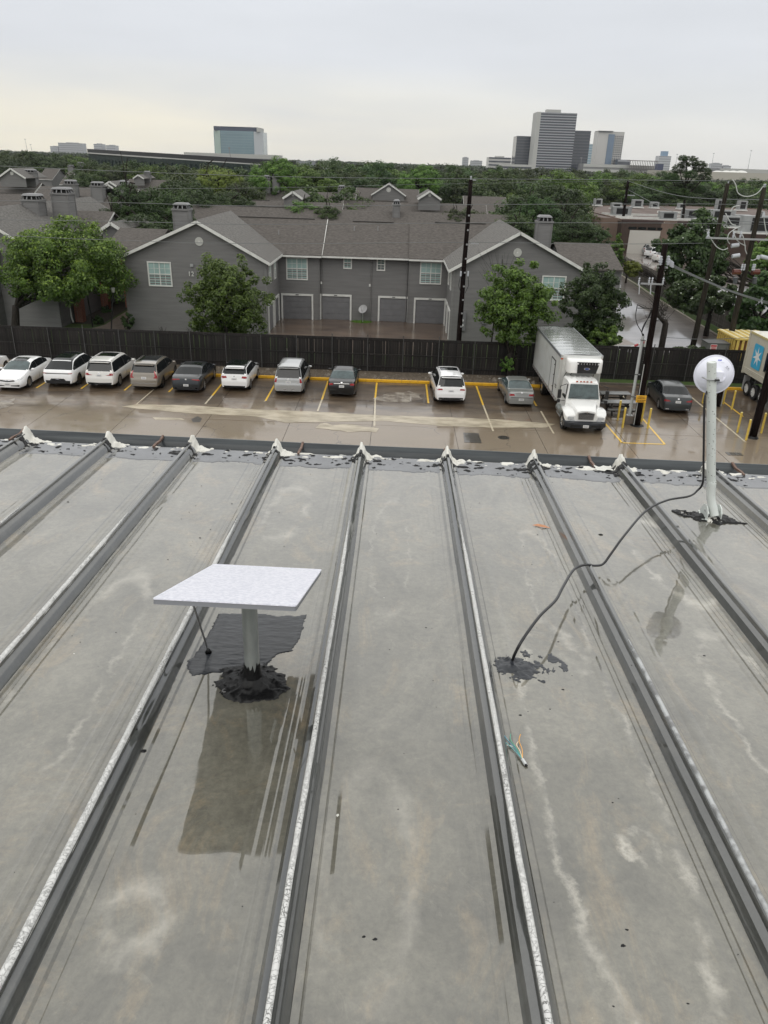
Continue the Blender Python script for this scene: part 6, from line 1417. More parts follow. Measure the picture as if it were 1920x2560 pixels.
# pole 2 with yellow sign
b2 = SZ(*e8(145, 1305)); t2 = DY(1436, 527, 42.6)
pl2 = pole('utility_pole', 'black utility pole carrying the yellow notice and grey cut-outs', (b2.x, b2.y, 0), (t2.x, b2.y, t2.z), .20, .15, wood_pole)
P(MB().cyl((b2.x, b2.y, 0), (b2.x, b2.y, .06), .42, .3, n=14), 'tar_base', tar_m, pl2)
ys_ = b2.y-.24; sa, sb, sc_ = SY(*e8(145, 960), ys_), SY(*e8(265, 960), ys_), SY(*e8(255, 1045), ys_)
P(MB().box(sa.x, sb.x, ys_-.01, ys_+.015, sc_.z, sa.z), 'notice_sign', mat('sign_amber', (.72, .40, .04), .45), pl2, bevel=.01)
def text(body, size, loc, par, m, name='sign_text'):
    c_ = bpy.data.curves.new(name, 'FONT'); c_.body = body; c_.size = size; c_.align_x = 'CENTER'; c_.extrude = .003; c_.offset = .004; c_.materials.append(m)
    o = bpy.data.objects.new(name, c_); COL.objects.link(o); o.parent = par; o.location = Vector(loc)-par.location; o.rotation_euler = (math.pi/2, 0, 0); return o
sx = (sa.x+sb.x)/2; hz = sa.z-sc_.z
for i, (tt, s_) in enumerate((('Customer', .085), ('Waiting Area', .085), ('Trucks by Dispatch', .068), ('for Directions', .068))): text(tt, s_, (sx, ys_-.016, sa.z-hz*(.25+.21*i+(.04 if i > 1 else 0))), pl2, mat('sign_ink', (.16, .07, .01), .6))
P(MB().tube([(b2.x-.2, b2.y-.1, .0), (b2.x-.2, b2.y-.1, 3.6)], .025, 6), 'conduit', mat('conduit_grey', (.4, .41, .4), .5), pl2)
def e9(x, y): return 1280+x/2.592, 240+y/2.592           # from the right skyline detail
def e10(x, y): return 1560+x/4.608, 640+y/4.608
YY = b2.y
for s_ in (-1, 1):
    for k_ in range(2): q = SY(*e10(460+s_*42, 30+k_*30), YY); insulator(pl2, (q.x, YY-.1, q.z-.2), .36, .10)
    q = SY(*e10(460+s_*42, 75), YY); P(MB().box(min(b2.x, q.x)-.05, max(b2.x, q.x)+.05, YY-.06, YY+.06, q.z-.3, q.z-.22), 'bracket_arm', alu2, pl2)
q0, q1 = SY(*e10(175, 310), YY), SY(*e10(430, 310), YY); P(MB().box(q0.x, q1.x, YY-.3, YY-.22, q0.z-.04, q0.z+.04), 'cross_arm', alu2, pl2)
for xx in (150, 265, 300, 425): q = SY(*e10(xx, 330), YY); insulator(pl2, (q.x, YY-.26, q.z), .42, .055)
for xx in (160, 290): q = SY(*e10(xx, 320), YY); P(MB().tube([(q.x, YY-.3, q.z), (q.x+.06, YY-.3, q.z-.5)], .03, 6), 'fuse_tube', ins_m, pl2)
# conduit pole on a concrete block
cb_ = SZ(*e8(60, 1300)); lp2 = thing('conduit_pole', 'light grey steel conduit pole with black cables on a concrete block', 'pole', (cb_.x, cb_.y, 0))
P(MB().box(cb_.x-.28, cb_.x+.28, cb_.y-.0, cb_.y+.5, 0, .5), 'concrete_block', mat('block_concrete', (.12, .10, .085), .7, var=.2, scale=5), lp2)
lt = SY(*e8(200, 275), cb_.y+.25); gp_ = mat('conduit_paint', (.42, .44, .44), .4, coat=.3, var=.06)
P(MB().cyl((cb_.x, cb_.y+.25, .5), (cb_.x, cb_.y+.25, lt.z), .085, n=16), 'riser_pipe', gp_, lp2, smooth='auto'); P(MB().box(cb_.x-.15, cb_.x+.15, cb_.y+.1, cb_.y+.4, .5, .53), 'base_plate', steel, lp2)
for z in (1.6, 2.9, lt.z-.25): P(MB().cyl((cb_.x, cb_.y+.25, z), (cb_.x, cb_.y+.25, z+.05), .1, n=14), 'pipe_band', mat('band_dark', (.06, .06, .06), .5), lp2); P(MB().box(cb_.x+.08, cb_.x+.2, cb_.y+.2, cb_.y+.26, z, z+.04), 'band_clip', alu2, lp2)
tp_ = Vector((cb_.x, cb_.y+.25, lt.z)); q = lambda x, y, dy=0: SY(*e10(x, y), cb_.y+.25+dy)
P(MB().cyl(tp_, tp_+Vector((0, 0, .12)), .06, .04, n=12), 'pipe_head', black_rub, lp2)
for pts_ in ([tp_, q(205, 880), q(150, 780), q(135, 680), q(155, 560)], [tp_, q(208, 870), q(265, 740), q(300, 660), q(318, 600)], [tp_, q(205, 870), q(230, 790), q(290, 700), q(325, 620)], [q(155, 560), q(240, 600), q(318, 600)], [q(155, 600), q(240, 602), q(318, 602)]):
    P(MB().tube(catmull([Vector(p) for p in pts_], 5), .022, 6), 'service_cable', black_rub, lp2, smooth=True)
# pole 3, pole behind dish, poles A and B, distant poles
b3 = SZ(*e8(1480, 1450)); t3 = SY(*e8(1720, 560), b3.y)
pl3 = pole('utility_pole', 'thick black pole with a tar collar by the trailer at the right edge', (b3.x, b3.y, 0), (t3.x, b3.y, 9.5), .21, .17, wood_pole)
P(MB().cyl((b3.x, b3.y, 0), (b3.x, b3.y, .12), .32, .24, n=10), 'tar_base', tar_m, pl3)
b4 = SZ(*e8(1075, 1085)); pl4 = pole('short_post', 'short dark post standing behind the round dish', (b4.x, b4.y, 0), (b4.x, b4.y, 1.55), .16, .16, wood_pole, cat='post')
P(MB().tube([(b4.x+.22, b4.y, 0), (b4.x+.24, b4.y, 2.4)], .03, 6), 'conduit', MATS['conduit_grey'], pl4)
bA = DZ(1497, 746); tA = DY(1573, 396, bA.y); plA = pole('utility_pole', 'leaning weathered grey utility pole beside the side street', (bA.x, bA.y, 0), tuple(tA), .24, .16, wood_pole_grey)
YB = 62.0; bB = DY(1568, 772, YB); tB = DY(1651, 405, YB); plB = pole('utility_pole', 'weathered grey pole carrying a crossarm with insulators and white leads', (bB.x, YB, 0), tuple(tB), .24, .16, wood_pole_grey)
insulator(plB, tuple(tB), .25, .12); insulator(plA, tuple(tA), .2)
def g4(x, y, Y=YB): return SY(1600+x/5.184, 400+y/5.184, Y)
P(MB().box(g4(840, 1005).x, g4(1750, 1005).x, YB-.3, YB-.18, g4(1300, 1020).z-.06, g4(1300, 1020).z+.06), 'cross_arm', mat('arm_grey', (.33, .34, .34), .5), plB)
for xx in (860, 1190, 1280): p = g4(xx, 1000); insulator(plB, (p.x, YB-.25, p.z-.05), .5, .10)
for (x0_, y0_, x1_, y1_) in ((1185, 1115, 1280, 1100), (1195, 1250, 1290, 1235), (1560, 1250, 1659, 1275)): P(MB().cyl(g4(x0_, y0_), g4(x1_, y1_), .16, n=12), 'arrester', ins_m, plB)
for s_, xx in ((0, 1205), (1, 1450)): P(MB().cyl(g4(xx, 1450), g4(xx+95, 1450), .22, n=14), 'capacitor', mat('brown_porcelain', (.10, .025, .015), .3, coat=.7), plB)
for xx in (1300, 1330, 1460, 1440): p = g4(xx, 1430); insulator(plB, (p.x, YB-.2, p.z), .5, .09)
for xx in (1230, 1480): P(MB().cyl(g4(xx, 1600), g4(xx+10, 1520), .16, n=10), 'arrester_can', mat('can_dark', (.08, .085, .09), .4), plB)
wl = mat('white_lead', (.50, .52, .50), .5)
for pts_ in ([(1200, 255), (1240, 320), (1265, 420), (1330, 465), (1420, 470), (1520, 430), (1600, 340)], [(870, 940), (930, 1040), (1000, 1130), (1080, 1165), (1140, 1140)], [(1110, 690), (1150, 770), (1190, 830), (1240, 845)], [(1300, 860), (1220, 900), (1150, 960), (1135, 1040), (1165, 1090)], [(1205, 915), (1240, 1010), (1290, 1070), (1370, 1115)], [(1205, 920), (1280, 930), (1330, 980), (1360, 1100), (1370, 1180), (1420, 1270), (1460, 1300), (1530, 1270)], [(1175, 670), (1210, 610), (1290, 590)], [(1595, 670), (1620, 850), (1645, 980)], [(1520, 670), (1590, 665)]):
    P(MB().tube(catmull([g4(x, y) for x, y in pts_], 6), .035, 6), 'jumper_lead', wl, plB, smooth=True)
P(MB().cyl(g4(1540, 1262), g4(1541, 1262)+Vector((0, .1, 0)), .16, n=14), 'insulator_disc', ins_m, plB)
P(MB().cyl(g4(1590, 740), g4(1600, 670), .2, .1, n=10), 'arrester_can', alu2, plB)
for bx_, by_, tx_, ty_, lab in ((1340, 520, 1357, 390, 'distant black pole with two grey transformer cans'), (1168, 440, 1170, 375, 'slim distant pole standing among the trees')):
    Yd = 150 if bx_ == 1340 else 190; b_ = DY(bx_, by_, Yd); t_ = DY(tx_, ty_, Yd); pd = pole('utility_pole', lab, (b_.x, Yd, 0), tuple(t_), .3, .22, wood_pole)
    for k_ in range(2):
        q = t_-Vector((0, 0, 2.5+k_*2)); P(MB().box(q.x-.2, q.x+1.6, Yd-.1, Yd+.1, q.z, q.z+.15), 'bracket_arm', alu2, pd)
    if bx_ == 1340:
        for s_ in (-1, 1): c_ = DY(1340+s_*8, 502, Yd); P(MB().cyl(c_, c_+Vector((0, 0, 1.6)), .6, n=14), 'transformer', mat('transformer_can', (.35, .36, .37), .4, col2=(.3, .2, .14), scale=.8, thresh=(.5, .6)), pd)
lamp_b = DZ(254, 715); lb1 = pole('lamp_post', 'thin black garden lamp post by the path', (lamp_b.x, 62, 0), (DY(245, 635, 62).x, 62, 3.4), .06, .05, black_rub, cat='lamp post'); P(MB().cyl((DY(245, 635, 62).x, 62, 3.4), (DY(245, 635, 62).x, 62, 3.75), .12, .18, n=8), 'lantern', mat('lantern', (.3, .3, .28), .3), lb1)
lamp_c = DZ(200, 706); pole('lamp_post', 'short thin black post near the left brick pier', (lamp_c.x, lamp_c.y, 0), (lamp_c.x-.1, lamp_c.y, 2.8), .06, .05, black_rub, cat='lamp post')

# overhead wires
wire_m = mat('overhead_wire', (.16, .17, .17), .5)
def wire(lab, pts_, r_=.018, sag=0):
    o = MB().tube(catmull([Vector(p) for p in pts_], 10), r_, 5).build('overhead_wire', wire_m); tag(o, lab, 'wire', 'overhead wires along the fence')
W5 = lambda *a: [SY(px, py, 53.6) for px, py in a]
wire('topmost overhead wire meeting the pole top in front of the house', W5((-400, 392), (0, 415), (640, 440), (1172, 447))+[SY(1500, 449, 56), SY(1828, 452, 62), SY(2300, 450, 62)])
wire('second overhead wire crossing the estate roofs', W5((-400, 496), (270, 506), (640, 515), (1280, 511))+[SY(1700, 510, 60), SY(1831, 511, 63), SY(2300, 520, 62)])
wire('third overhead wire crossing the chimneys of the near houses', W5((-400, 544), (270, 553), (640, 561), (1280, 557))+[SY(1790, 559, 62), SY(2300, 570, 62)])
wire('lowest overhead wire running across the garage house roof', W5((-400, 570), (0, 588), (270, 600), (640, 609), (1172, 606))+[SY(1500, 610, 56), SY(1758, 608, 62)])
wire('upper left distribution wire running out to the distant pole', [SY(0, 412+60, 90), SY(640, 470, 90), SY(1100, 460, 120), tuple(DY(1357, 391, 150))], .02)
for k_, (a_, b_) in enumerate(((391, 565), (410, 600))):
    wire(('upper' if k_ == 0 else 'lower')+' sagging wire from the distant black pole to the right', [tuple(DY(1357, a_, 150)), SY(1700, 490+k_*45, 100), SY(1990, 500+k_*60, 62)], .03)
tb = [SY(*e10(540+i*0, 50+i*28), YY) for i in range(3)]
for i in range(3):
    a_ = SY(*e10(520, 45+i*28), YY); m_ = SY(*e10(640, 140+i*12), 46); e_ = SY(*e10(1659, 530+i*12), 56)
    wire(['upper', 'middle', 'lower'][i]+' slack cable from the notice pole to the right edge', [a_, m_, SY(*e10(1200, 385+i*8), 51), e_], .022)
    dd_ = (m_-a_).normalized()
    for j in range(7): q = a_+dd_*(.35+j*.17); P(MB().cyl(q, q+dd_*.07, .065, .03, n=8), 'string_insulator', ins_m, pl2)
wire('low rope line strung from the bare tree to the container', [SY(*e10(440, 935), 58), SY(*e10(900, 958), 57), SY(*e10(1440, 940), 54)], .02)

# picnic tables
pt_m = mat('weathered_table', (.09, .09, .088), .4, col2=(.17, .17, .165), scale=3, stretch=(.5, 6, 6), coat=.7, coat_rough=.1)
pt_d = mat('table_frame', (.028, .024, .021), .6)
def picnic(c, rz, lab):
    t = thing('picnic_table', lab, 'picnic table', c, rz, 'picnic tables behind the truck')
    for i in range(5): MB().box(-.95, .95, -.36+i*.146, -.36+i*.146+.136, .72, .76).build('table_plank', pt_m, t)
    for s_ in (-1, 1):
        for i in range(2): MB().box(-.95, .95, s_*.72-.14+i*.146, s_*.72-.01+i*.146, .43, .47).build('bench_plank', pt_m, t)
    for x in (-.6, .6):
        MB().box(x-.04, x+.04, -.84, .84, .34, .43).build('bench_beam', pt_d, t); MB().box(x-.04, x+.04, -.34, .34, .63, .72).build('table_beam', pt_d, t)
        for s_ in (-1, 1): MB().prism([(x-.04, s_*.62, 0), (x-.04, s_*.50, 0), (x-.04, s_*.14, .72), (x-.04, s_*.26, .72)], (.08, 0, 0)).build('leg', pt_d, t)
    MB().box(-.6, .6, -.04, .04, .4, .48).build('stretcher', pt_d, t)
p = DZ(1325, 848, .76); picnic((p.x+.1, p.y, 0), math.radians(3), 'far picnic table half hidden by the truck mirror')
p = DZ(1338, 884-20, .76); picnic((p.x, p.y-.3, 0), math.radians(3), 'near picnic table left of the conduit pole')

# ================================================================== trees
bark = mat('bark', (.010, .008, .007), .85, col2=(.032, .026, .020), scale=5, stretch=(3, 3, .6), bump=.01, bscale=10)
def leaf_mat(name, dark, light, fresh=None, sc=.9):
    m = bpy.data.materials.new(name); m.use_nodes = True; t = m.node_tree; b = t.nodes['Principled BSDF']; L = t.links.new
    def nn(k, **a):
        n = t.nodes.new(k)
        for q_, v_ in a.items(): setattr(n, q_, v_)
        return n
    c = nn('ShaderNodeTexCoord'); oi = nn('ShaderNodeObjectInfo')
    n1 = nn('ShaderNodeTexNoise'); n1.inputs['Scale'].default_value = sc; n1.inputs['Detail'].default_value = 3; L(c.outputs['Object'], n1.inputs['Vector'])
    n2 = nn('ShaderNodeTexNoise'); n2.inputs['Scale'].default_value = 9; n2.inputs['Detail'].default_value = 2; L(c.outputs['Object'], n2.inputs['Vector'])
    r = nn('ShaderNodeValToRGB'); r.color_ramp.elements[0].position = .35; r.color_ramp.elements[1].position = .68; r.color_ramp.elements[0].color = (*dark, 1); r.color_ramp.elements[1].color = (*light, 1)
    a = nn('ShaderNodeMath', operation='MULTIPLY_ADD'); a.inputs[1].default_value = .5; L(n2.outputs['Fac'], a.inputs[0]); h = nn('ShaderNodeMath', operation='MULTIPLY'); h.inputs[1].default_value = .5; L(n1.outputs['Fac'], h.inputs[0]); L(h.outputs[0], a.inputs[2])
    L(a.outputs[0], r.inputs[0]); cur = r.outputs[0]
    if fresh:                               # new growth on the shoot tips: per-leaf attribute
        at = nn('ShaderNodeAttribute'); at.attribute_name = 'tip'; x = nn('ShaderNodeMixRGB'); L(at.outputs['Fac'], x.inputs['Fac']); L(cur, x.inputs['Color1']); x.inputs['Color2'].default_value = (*fresh, 1); cur = x.outputs[0]
    hs_ = nn('ShaderNodeHueSaturation'); mr_ = nn('ShaderNodeMapRange'); mr_.inputs['To Min'].default_value = .72; mr_.inputs['To Max'].default_value = 1.3; L(oi.outputs['Random'], mr_.inputs['Value']); L(mr_.outputs[0], hs_.inputs['Value'])
    mh_ = nn('ShaderNodeMapRange'); mh_.inputs['To Min'].default_value = .485; mh_.inputs['To Max'].default_value = .515; L(oi.outputs['Random'], mh_.inputs['Value']); L(mh_.outputs[0], hs_.inputs['Hue']); L(cur, hs_.inputs['Color'])
    L(hs_.outputs[0], b.inputs['Base Color']); b.inputs['Roughness'].default_value = .42; b.inputs['Specular IOR Level'].default_value = .45
    tr = nn('ShaderNodeBsdfTranslucent'); ms = nn('ShaderNodeMixShader'); ms.inputs[0].default_value = .36; L(hs_.outputs[0], tr.inputs['Color']); L(b.outputs[0], ms.inputs[1]); L(tr.outputs[0], ms.inputs[2]); L(ms.outputs[0], t.nodes['Material Output'].inputs['Surface'])
    return m
leaf_y = leaf_mat('leaf_yellow_green', (.030, .056, .010), (.115, .19, .026), (.30, .40, .05))
leaf_g = leaf_mat('leaf_mid_green', (.034, .072, .011), (.115, .205, .030), (.21, .33, .05))
leaf_d = leaf_mat('leaf_dark_green', (.016, .038, .011), (.060, .105, .026), (.09, .15, .035))
leaf_f = leaf_mat('leaf_far_green', (.018, .034, .010), (.068, .10, .025), (.11, .15, .035), .5)
leaf_b = leaf_mat('leaf_bright', (.10, .14, .02), (.20, .25, .04), (.25, .3, .05), .5)
def crown_mesh(name, seed, rx, ry, rz, nclump, per, leaf, m, hollow=.5, flat=.0, gap=.35, clump_r=.19, droop=0):
    """leaf faces on many clumps spread through an uneven crown, centred on the origin"""
    g = np.random.default_rng(seed)
    cs = []
    while len(cs) < nclump:
        d = g.normal(size=3); d /= np.linalg.norm(d); rr = g.uniform(hollow, 1.0)**.6
        lob = 1+.34*n3(d[0]*1.7+seed, d[1]*1.7, d[2]*1.7)+.14*n3(d[0]*4, d[1]*4+seed, d[2]*4)
        if n3(d[0]*2.4+seed*3, d[1]*2.4, d[2]*2.4) < -gap: rr *= .65
        c = d*min(rr*lob, 1.08)
        if c[2] < -.75: continue
        cs.append(c*np.array([rx, ry, rz]))
    cs = np.array(cs); R0 = (rx*ry*rz)**(1/3)*clump_r
    n = nclump*per
    cen = np.repeat(cs, per, axis=0); off = g.normal(size=(n, 3)); off /= np.linalg.norm(off, axis=1)[:, None]; rad = g.uniform(.25, 1, (n, 1))**.5; sizes = np.repeat(g.uniform(.55, 1.25, nclump), per)[:, None]
    off[:, 2] *= .75
    p = cen+off*rad*R0*sizes
    nrm_ = off*.7+cen/np.array([rx, ry, rz])*.5+g.normal(size=(n, 3))*.45+np.array([0, 0, .35]); nrm_ /= np.linalg.norm(nrm_, axis=1)[:, None]
    t1 = np.cross(nrm_, g.normal(size=(n, 3))); t1 /= np.linalg.norm(t1, axis=1)[:, None]; t2 = np.cross(nrm_, t1); s_ = leaf*g.uniform(.6, 1.35, (n, 1))
    V = np.stack([p-t1*s_, p-t2*s_*.55+nrm_*s_*.12, p+t1*s_*1.05, p+t2*s_*.55+nrm_*s_*.12], 1).reshape(-1, 3)
    me = bpy.data.meshes.new(name); me.vertices.add(n*4); me.vertices.foreach_set('co', V.astype(np.float32).ravel()); me.loops.add(n*4); me.loops.foreach_set('vertex_index', np.arange(n*4, dtype=np.int32))
    me.polygons.add(n); me.polygons.foreach_set('loop_start', np.arange(0, n*4, 4, dtype=np.int32)); me.polygons.foreach_set('loop_total', np.full(n, 4, dtype=np.int32)); me.materials.append(m)
    tip = np.clip((rad[:, 0]-.55)*2, 0, 1)*np.clip(off[:, 2]*1.4+.1+p[:, 2]/rz*.35, 0, 1)*g.uniform(.2, 1, n)
    at = me.attributes.new('tip', 'FLOAT', 'FACE'); at.data.foreach_set('value', tip.astype(np.float32))
    me.update(calc_edges=True); me.validate(); return me, cs
def trunk_mb(base, cs, cz, tr, fork, seed, n_limbs=9, lean=(0, 0)):
    r = random.Random(seed); mb = MB(); b = Vector(base); f = b+Vector((lean[0], lean[1], fork))
    mb.tube([b-Vector((0, 0, .1)), b.lerp(f, .3)+Vector((r.uniform(-.1, .1), 0, 0)), b.lerp(f, .7), f], lambda t: tr*(1.25-.45*t), 10)
    for i in range(n_limbs):
        c = Vector(cs[r.randrange(len(cs))])*.85+cz
        mid = f.lerp(c, .45)+Vector((r.uniform(-.3, .3), r.uniform(-.3, .3), r.uniform(.0, .5)))
        mb.tube(catmull([f-Vector((0, 0, .2)), mid, c], 4), lambda t: tr*.5*(1-.85*t)+.012, 6)
        for k_ in range(3):
            c2 = Vector(cs[r.randrange(len(cs))])*.95+cz
            if (c2-mid).length < (c-f).length*.9: mb.tube([mid, mid.lerp(c2, .5)+Vector((0, 0, .15)), c2], lambda t: tr*.2*(1-.8*t)+.01, 5)
    return mb
def tree_px(label, l, r, t, b, Y, base, m, nclump=150, per=70, leaf=.13, seed=1, tr=.16, fork=2.0, lean=(0, 0), depth=1.0, group=None, name='tree', cat='tree', **k):
    """crown box given in the photo at depth Y, foot of the trunk at base"""
    cx_, cy_ = (l+r)/2, (t+b)/2; c = DY(cx_, cy_, Y); rx = (DY(r, cy_, Y).x-DY(l, cy_, Y).x)/2; rz = (DY(cx_, t, Y).z-DY(cx_, b, Y).z)/2
    rt = thing(name, label, cat, (base[0], base[1], 0), group=group)
    me, cs = crown_mesh('crown', seed, rx*.9, rx*.9*depth, rz*.92, nclump, per, leaf, m, **k)
    o = inst(me, 'crown', rt, (c.x-base[0], Y-base[1], c.z))
    tm = trunk_mb((0, 0, 0), cs, Vector((c.x-base[0], Y-base[1], c.z)), tr, fork, seed, lean=lean); tm.build('trunk', bark, rt, smooth=True)
    return rt
pb = DZ(75, 702)
tree_px('big dark trunked tree with yellow green tips at the left edge', -26, 296, 474, 672, 62.5, (pb.x, 61.5), leaf_y, 430, 95, .105, 3, .30, 2.2, lean=(.3, 0), depth=.75, gap=.4, clump_r=.17, hollow=.3)
tree_px('round bright green tree behind the fence in front of the number twelve', 380, 592, 545, 758, 57, (DY(487, 745, 56).x, 56.5), leaf_g, 300, 80, .10, 11, .14, 2.2, depth=.85, gap=.25, clump_r=.165, hollow=.25)
tree_px('bright green tree on the verge left of the truck', 1017, 1205, 560, 768, 52.5, (DZ(1097, 815).x, 52.2), leaf_g, 300, 80, .10, 23, .2, 1.9, depth=.8, gap=.2, clump_r=.165, hollow=.25)
tree_px('dark feathery tree standing behind the truck', 1205, 1362, 560, 770, 58, (DY(1290, 770, 58).x, 58), leaf_d, 280, 75, .10, 31, .16, 2.0, depth=.8, gap=.1, clump_r=.165, hollow=.25)
tree_px('large dark tree with pale blossom hanging over the side street fence', 1405, 1585, 455, 640, 78, (DZ(1530, 640).x, 78), leaf_d, 190, 85, .17, 37, .2, 3, depth=.8, gap=.2)
tree_px('dark street tree between the two leaning poles', 1440, 1600, 590, 690, 70, (DZ(1488, 705).x, 70), leaf_d, 150, 80, .16, 41, .2, 2.4, depth=.8)
tree_px('dark tree mass at the right edge above the container', 1585, 1720, 570, 760, 66, (30.8, 66), leaf_d, 190, 85, .16, 43, .22, 2.4, depth=.8)
tree_px('bright tree at the right edge behind the second pole', 1605, 1720, 500, 640, 92, (42, 92), leaf_g, 130, 80, .2, 44, .22, 2.4, depth=.8)
tree_px('small ivy clad tree beside the garage block gable end', 1312, 1350, 505, 600, 104, (DZ(1330, 600).x, 104), leaf_g, 80, 60, .16, 47, .12, 1.2)
tree_px('bright bushy shrub between fence and service yard', 1345, 1392, 562, 600, 92, (DZ(1370, 598).x, 92), leaf_b, 60, 50, .16, 48, .08, .5, name='shrub', cat='shrub')
tree_px('round dark shrub beside the barrier arm', 1440, 1535, 745, 800, 56, (DY(1480, 790, 56).x, 56), leaf_d, 70, 60, .11, 49, .08, .5, name='shrub', cat='shrub')
tree_px('clipped dark shrub at the house corner left of the number twelve', 262, 292, 673, 712, 63.2, (DY(277, 710, 63.2).x, 63.2), leaf_d, 45, 60, .08, 51, .06, .3, name='shrub', cat='shrub', gap=.9)
tree_px('round dark shrub next to the left brick pier', 196, 226, 678, 712, 66.5, (DY(210, 710, 66.5).x, 66.5), leaf_d, 45, 60, .09, 52, .06, .3, name='shrub', cat='shrub', gap=.9)
tree_px('second dark shrub further along the left path', 215, 245, 660, 690, 72, (DY(230, 690, 72).x, 72), leaf_d, 45, 60, .09, 53, .06, .3, name='shrub', cat='shrub', gap=.9)
tree_px('low olive shrub under the feathery tree by the side street', 1265, 1345, 700, 762, 56.5, (DY(1300, 765, 56.5).x, 56.5), leaf_g, 80, 60, .10, 54, .06, .3, name='shrub', cat='shrub')
fl_m = mat('pale_blossom', (.55, .6, .5), .5)
for (xa, xb, ya, yb, Y, n_) in ((1410, 1580, 470, 560, 77, 18), (1440, 1600, 590, 680, 69, 40)):
    bm2 = MB()
    for i in range(n_):
        p = DY(rnd.uniform(xa+20, xb-20), rnd.uniform(ya, yb), Y-3.2-rnd.random()*2); s_ = rnd.uniform(.04, .09); a = Vector((rnd.uniform(-1, 1), rnd.uniform(-1, 1), rnd.uniform(-1, 1))).normalized()*s_; b_ = a.orthogonal().normalized()*s_*.6
        bm2.add([p-a, p-b_, p+a, p+b_], [(0, 1, 2, 3)])
    root_ = [o for o in bpy.data.objects if o.get('label', '').startswith('large dark tree with pale' if Y == 77 else 'dark street tree')][0]
    bm2.build('blossom', fl_m, root_, org=tuple(root_.location), kind='stuff')
# bare tree stump with whippy branches by pole two
bt = SZ(*e10(440, 1095)); bt = Vector((DY(1545*0+(1560+440/4.608)/DS, (640+1000/4.608)/DS, 56).x, 56, 0))
bare = thing('bare_tree', 'bare lopped tree with thin twigs behind the fence', 'tree', tuple(bt))
sp = lambda x, y, Y=56: SY(*e10(x, y), Y)
mb = MB(); mb.tube([bt, sp(460, 900), sp(480, 780), sp(470, 745)], lambda t: .24-.05*t, 9); mb.tube([sp(470, 770), sp(430, 730), sp(390, 680), sp(385, 610)], lambda t: .15-.06*t, 8); P(mb, 'trunk', bark, bare, smooth=True)
mb = MB()
for i in range(46):
    s0_ = sp(rnd.uniform(385, 500), rnd.uniform(620, 760)); tt_ = s0_+Vector((rnd.uniform(-2.4, .9), rnd.uniform(-1, 1), rnd.uniform(-.6, 1.9)))
    md = s0_.lerp(tt_, .5)+Vector((rnd.uniform(-.2, .2), 0, rnd.uniform(0, .3))); mb.tube([s0_, md, tt_], .017, 4, .006)
    for k_ in range(3): e_ = md+Vector((rnd.uniform(-.7, .5), rnd.uniform(-.3, .3), rnd.uniform(-.3, .6))); mb.tube([md, e_], .008, 3, .004)
P(mb, 'twigs', bark, bare, kind='stuff')
bare2 = thing('bare_tree', 'leafless thin branches in front of the right gable', 'tree', (7.6, 55.2, 0)); mb = MB(); b0 = Vector((7.0, 55.2, 0))
mb.tube([b0, b0+Vector((.1, 0, 3.2)), b0+Vector((.5, 0, 5)), DY(1085, 560, 55.2)], .06, 6, .03)
for i in range(26):
    s0_ = (b0+Vector((.3, 0, 4))).lerp(DY(1085, 560, 55.2), rnd.random()); tt_ = DY(rnd.uniform(1030, 1120), rnd.uniform(535, 590), 55.2+rnd.uniform(-.5, .5)); md = s0_.lerp(tt_, .5)+Vector((0, 0, rnd.uniform(-.2, .3))); mb.tube([s0_, md, tt_], .014, 4, .005)
P(mb, 'branches', bark, bare2)
# sprouts and stubs along the fence
for i, (px, py) in enumerate(((352, 716), (412, 716), (745*1.0, 735), (796, 735), (955+5, 752))):
    p = DY(px, py, 53.3); t = thing('sprout', ['dark twiggy sprout behind the fence below the left gable', 'second twiggy sprout left of the round tree', 'twiggy sprout behind the fence near the courtyard', 'tallest twiggy sprout at the courtyard fence', 'twiggy sprout beside the black pole'][i], 'plant', (p.x, 53.3, 0)); mb = MB()
    mb.tube([(p.x, 53.3, 0), (p.x, 53.3, p.z)], .09, 6, .06)
    for k_ in range(14): mb.tube([(p.x, 53.3, p.z-.3), (p.x+rnd.uniform(-.3, .3), 53.3+rnd.uniform(-.2, .2), p.z+rnd.uniform(-.1, .35))], .02, 4, .008)
    P(mb, 'stems', bark, t)
vine = tree_px('ivy covered trunk against the fence under the verge tree', 1078, 1118, 760, 820, 52.3, (DZ(1110, 815).x, 52.3), leaf_g, 40, 30, .06, 61, .14, 1.6, name='ivy', cat='ivy')

# mid distance trees: shared crowns, every tree its own object
protos = []
for s_, (m, sh) in enumerate(((leaf_d, 1.0), (leaf_f, .8), (leaf_f, .95), (leaf_d, .75), (leaf_g, .85), (leaf_b, .8))):
    me, cs = crown_mesh('crown', 100+s_, 1, 1, sh, 170, 100, .030, m, clump_r=.19, gap=.3); protos.append((me, trunk_mb((0, 0, -1.5), cs, Vector((0, 0, 0)), .05, .8, s_, 5), sh))
trunk_mes = [meshof(t_, 'trunk', bark) for _, t_, _ in protos]
tree_n = [0]
sides = ['dense', 'broad', 'rounded', 'ragged', 'low', 'tall', 'lopsided', 'spreading']
def mtree(px, top, wpx, Y, kind, lab=None, hscale=1.0, group='trees beyond the rooftops'):
    p = DY(px, top, Y); w_ = wpx*DS/F_PX*Y*.5; h_ = w_*protos[kind][2]*hscale
    zc = p.z-h_; rt = thing('tree', lab or 'green tree in the tree belt beyond the estate rooftops', 'tree', (p.x, Y, 0), rnd.uniform(0, 6.28), group if not lab else None)
    inst(protos[kind][0], 'crown', rt, (0, 0, zc), sc=(w_, w_, h_)); inst(trunk_mes[kind], 'trunk', rt, (0, 0, zc), sc=(w_, w_, h_ if zc-1.5*h_ < .3 else zc/1.5)); tree_n[0] += 1; return rt
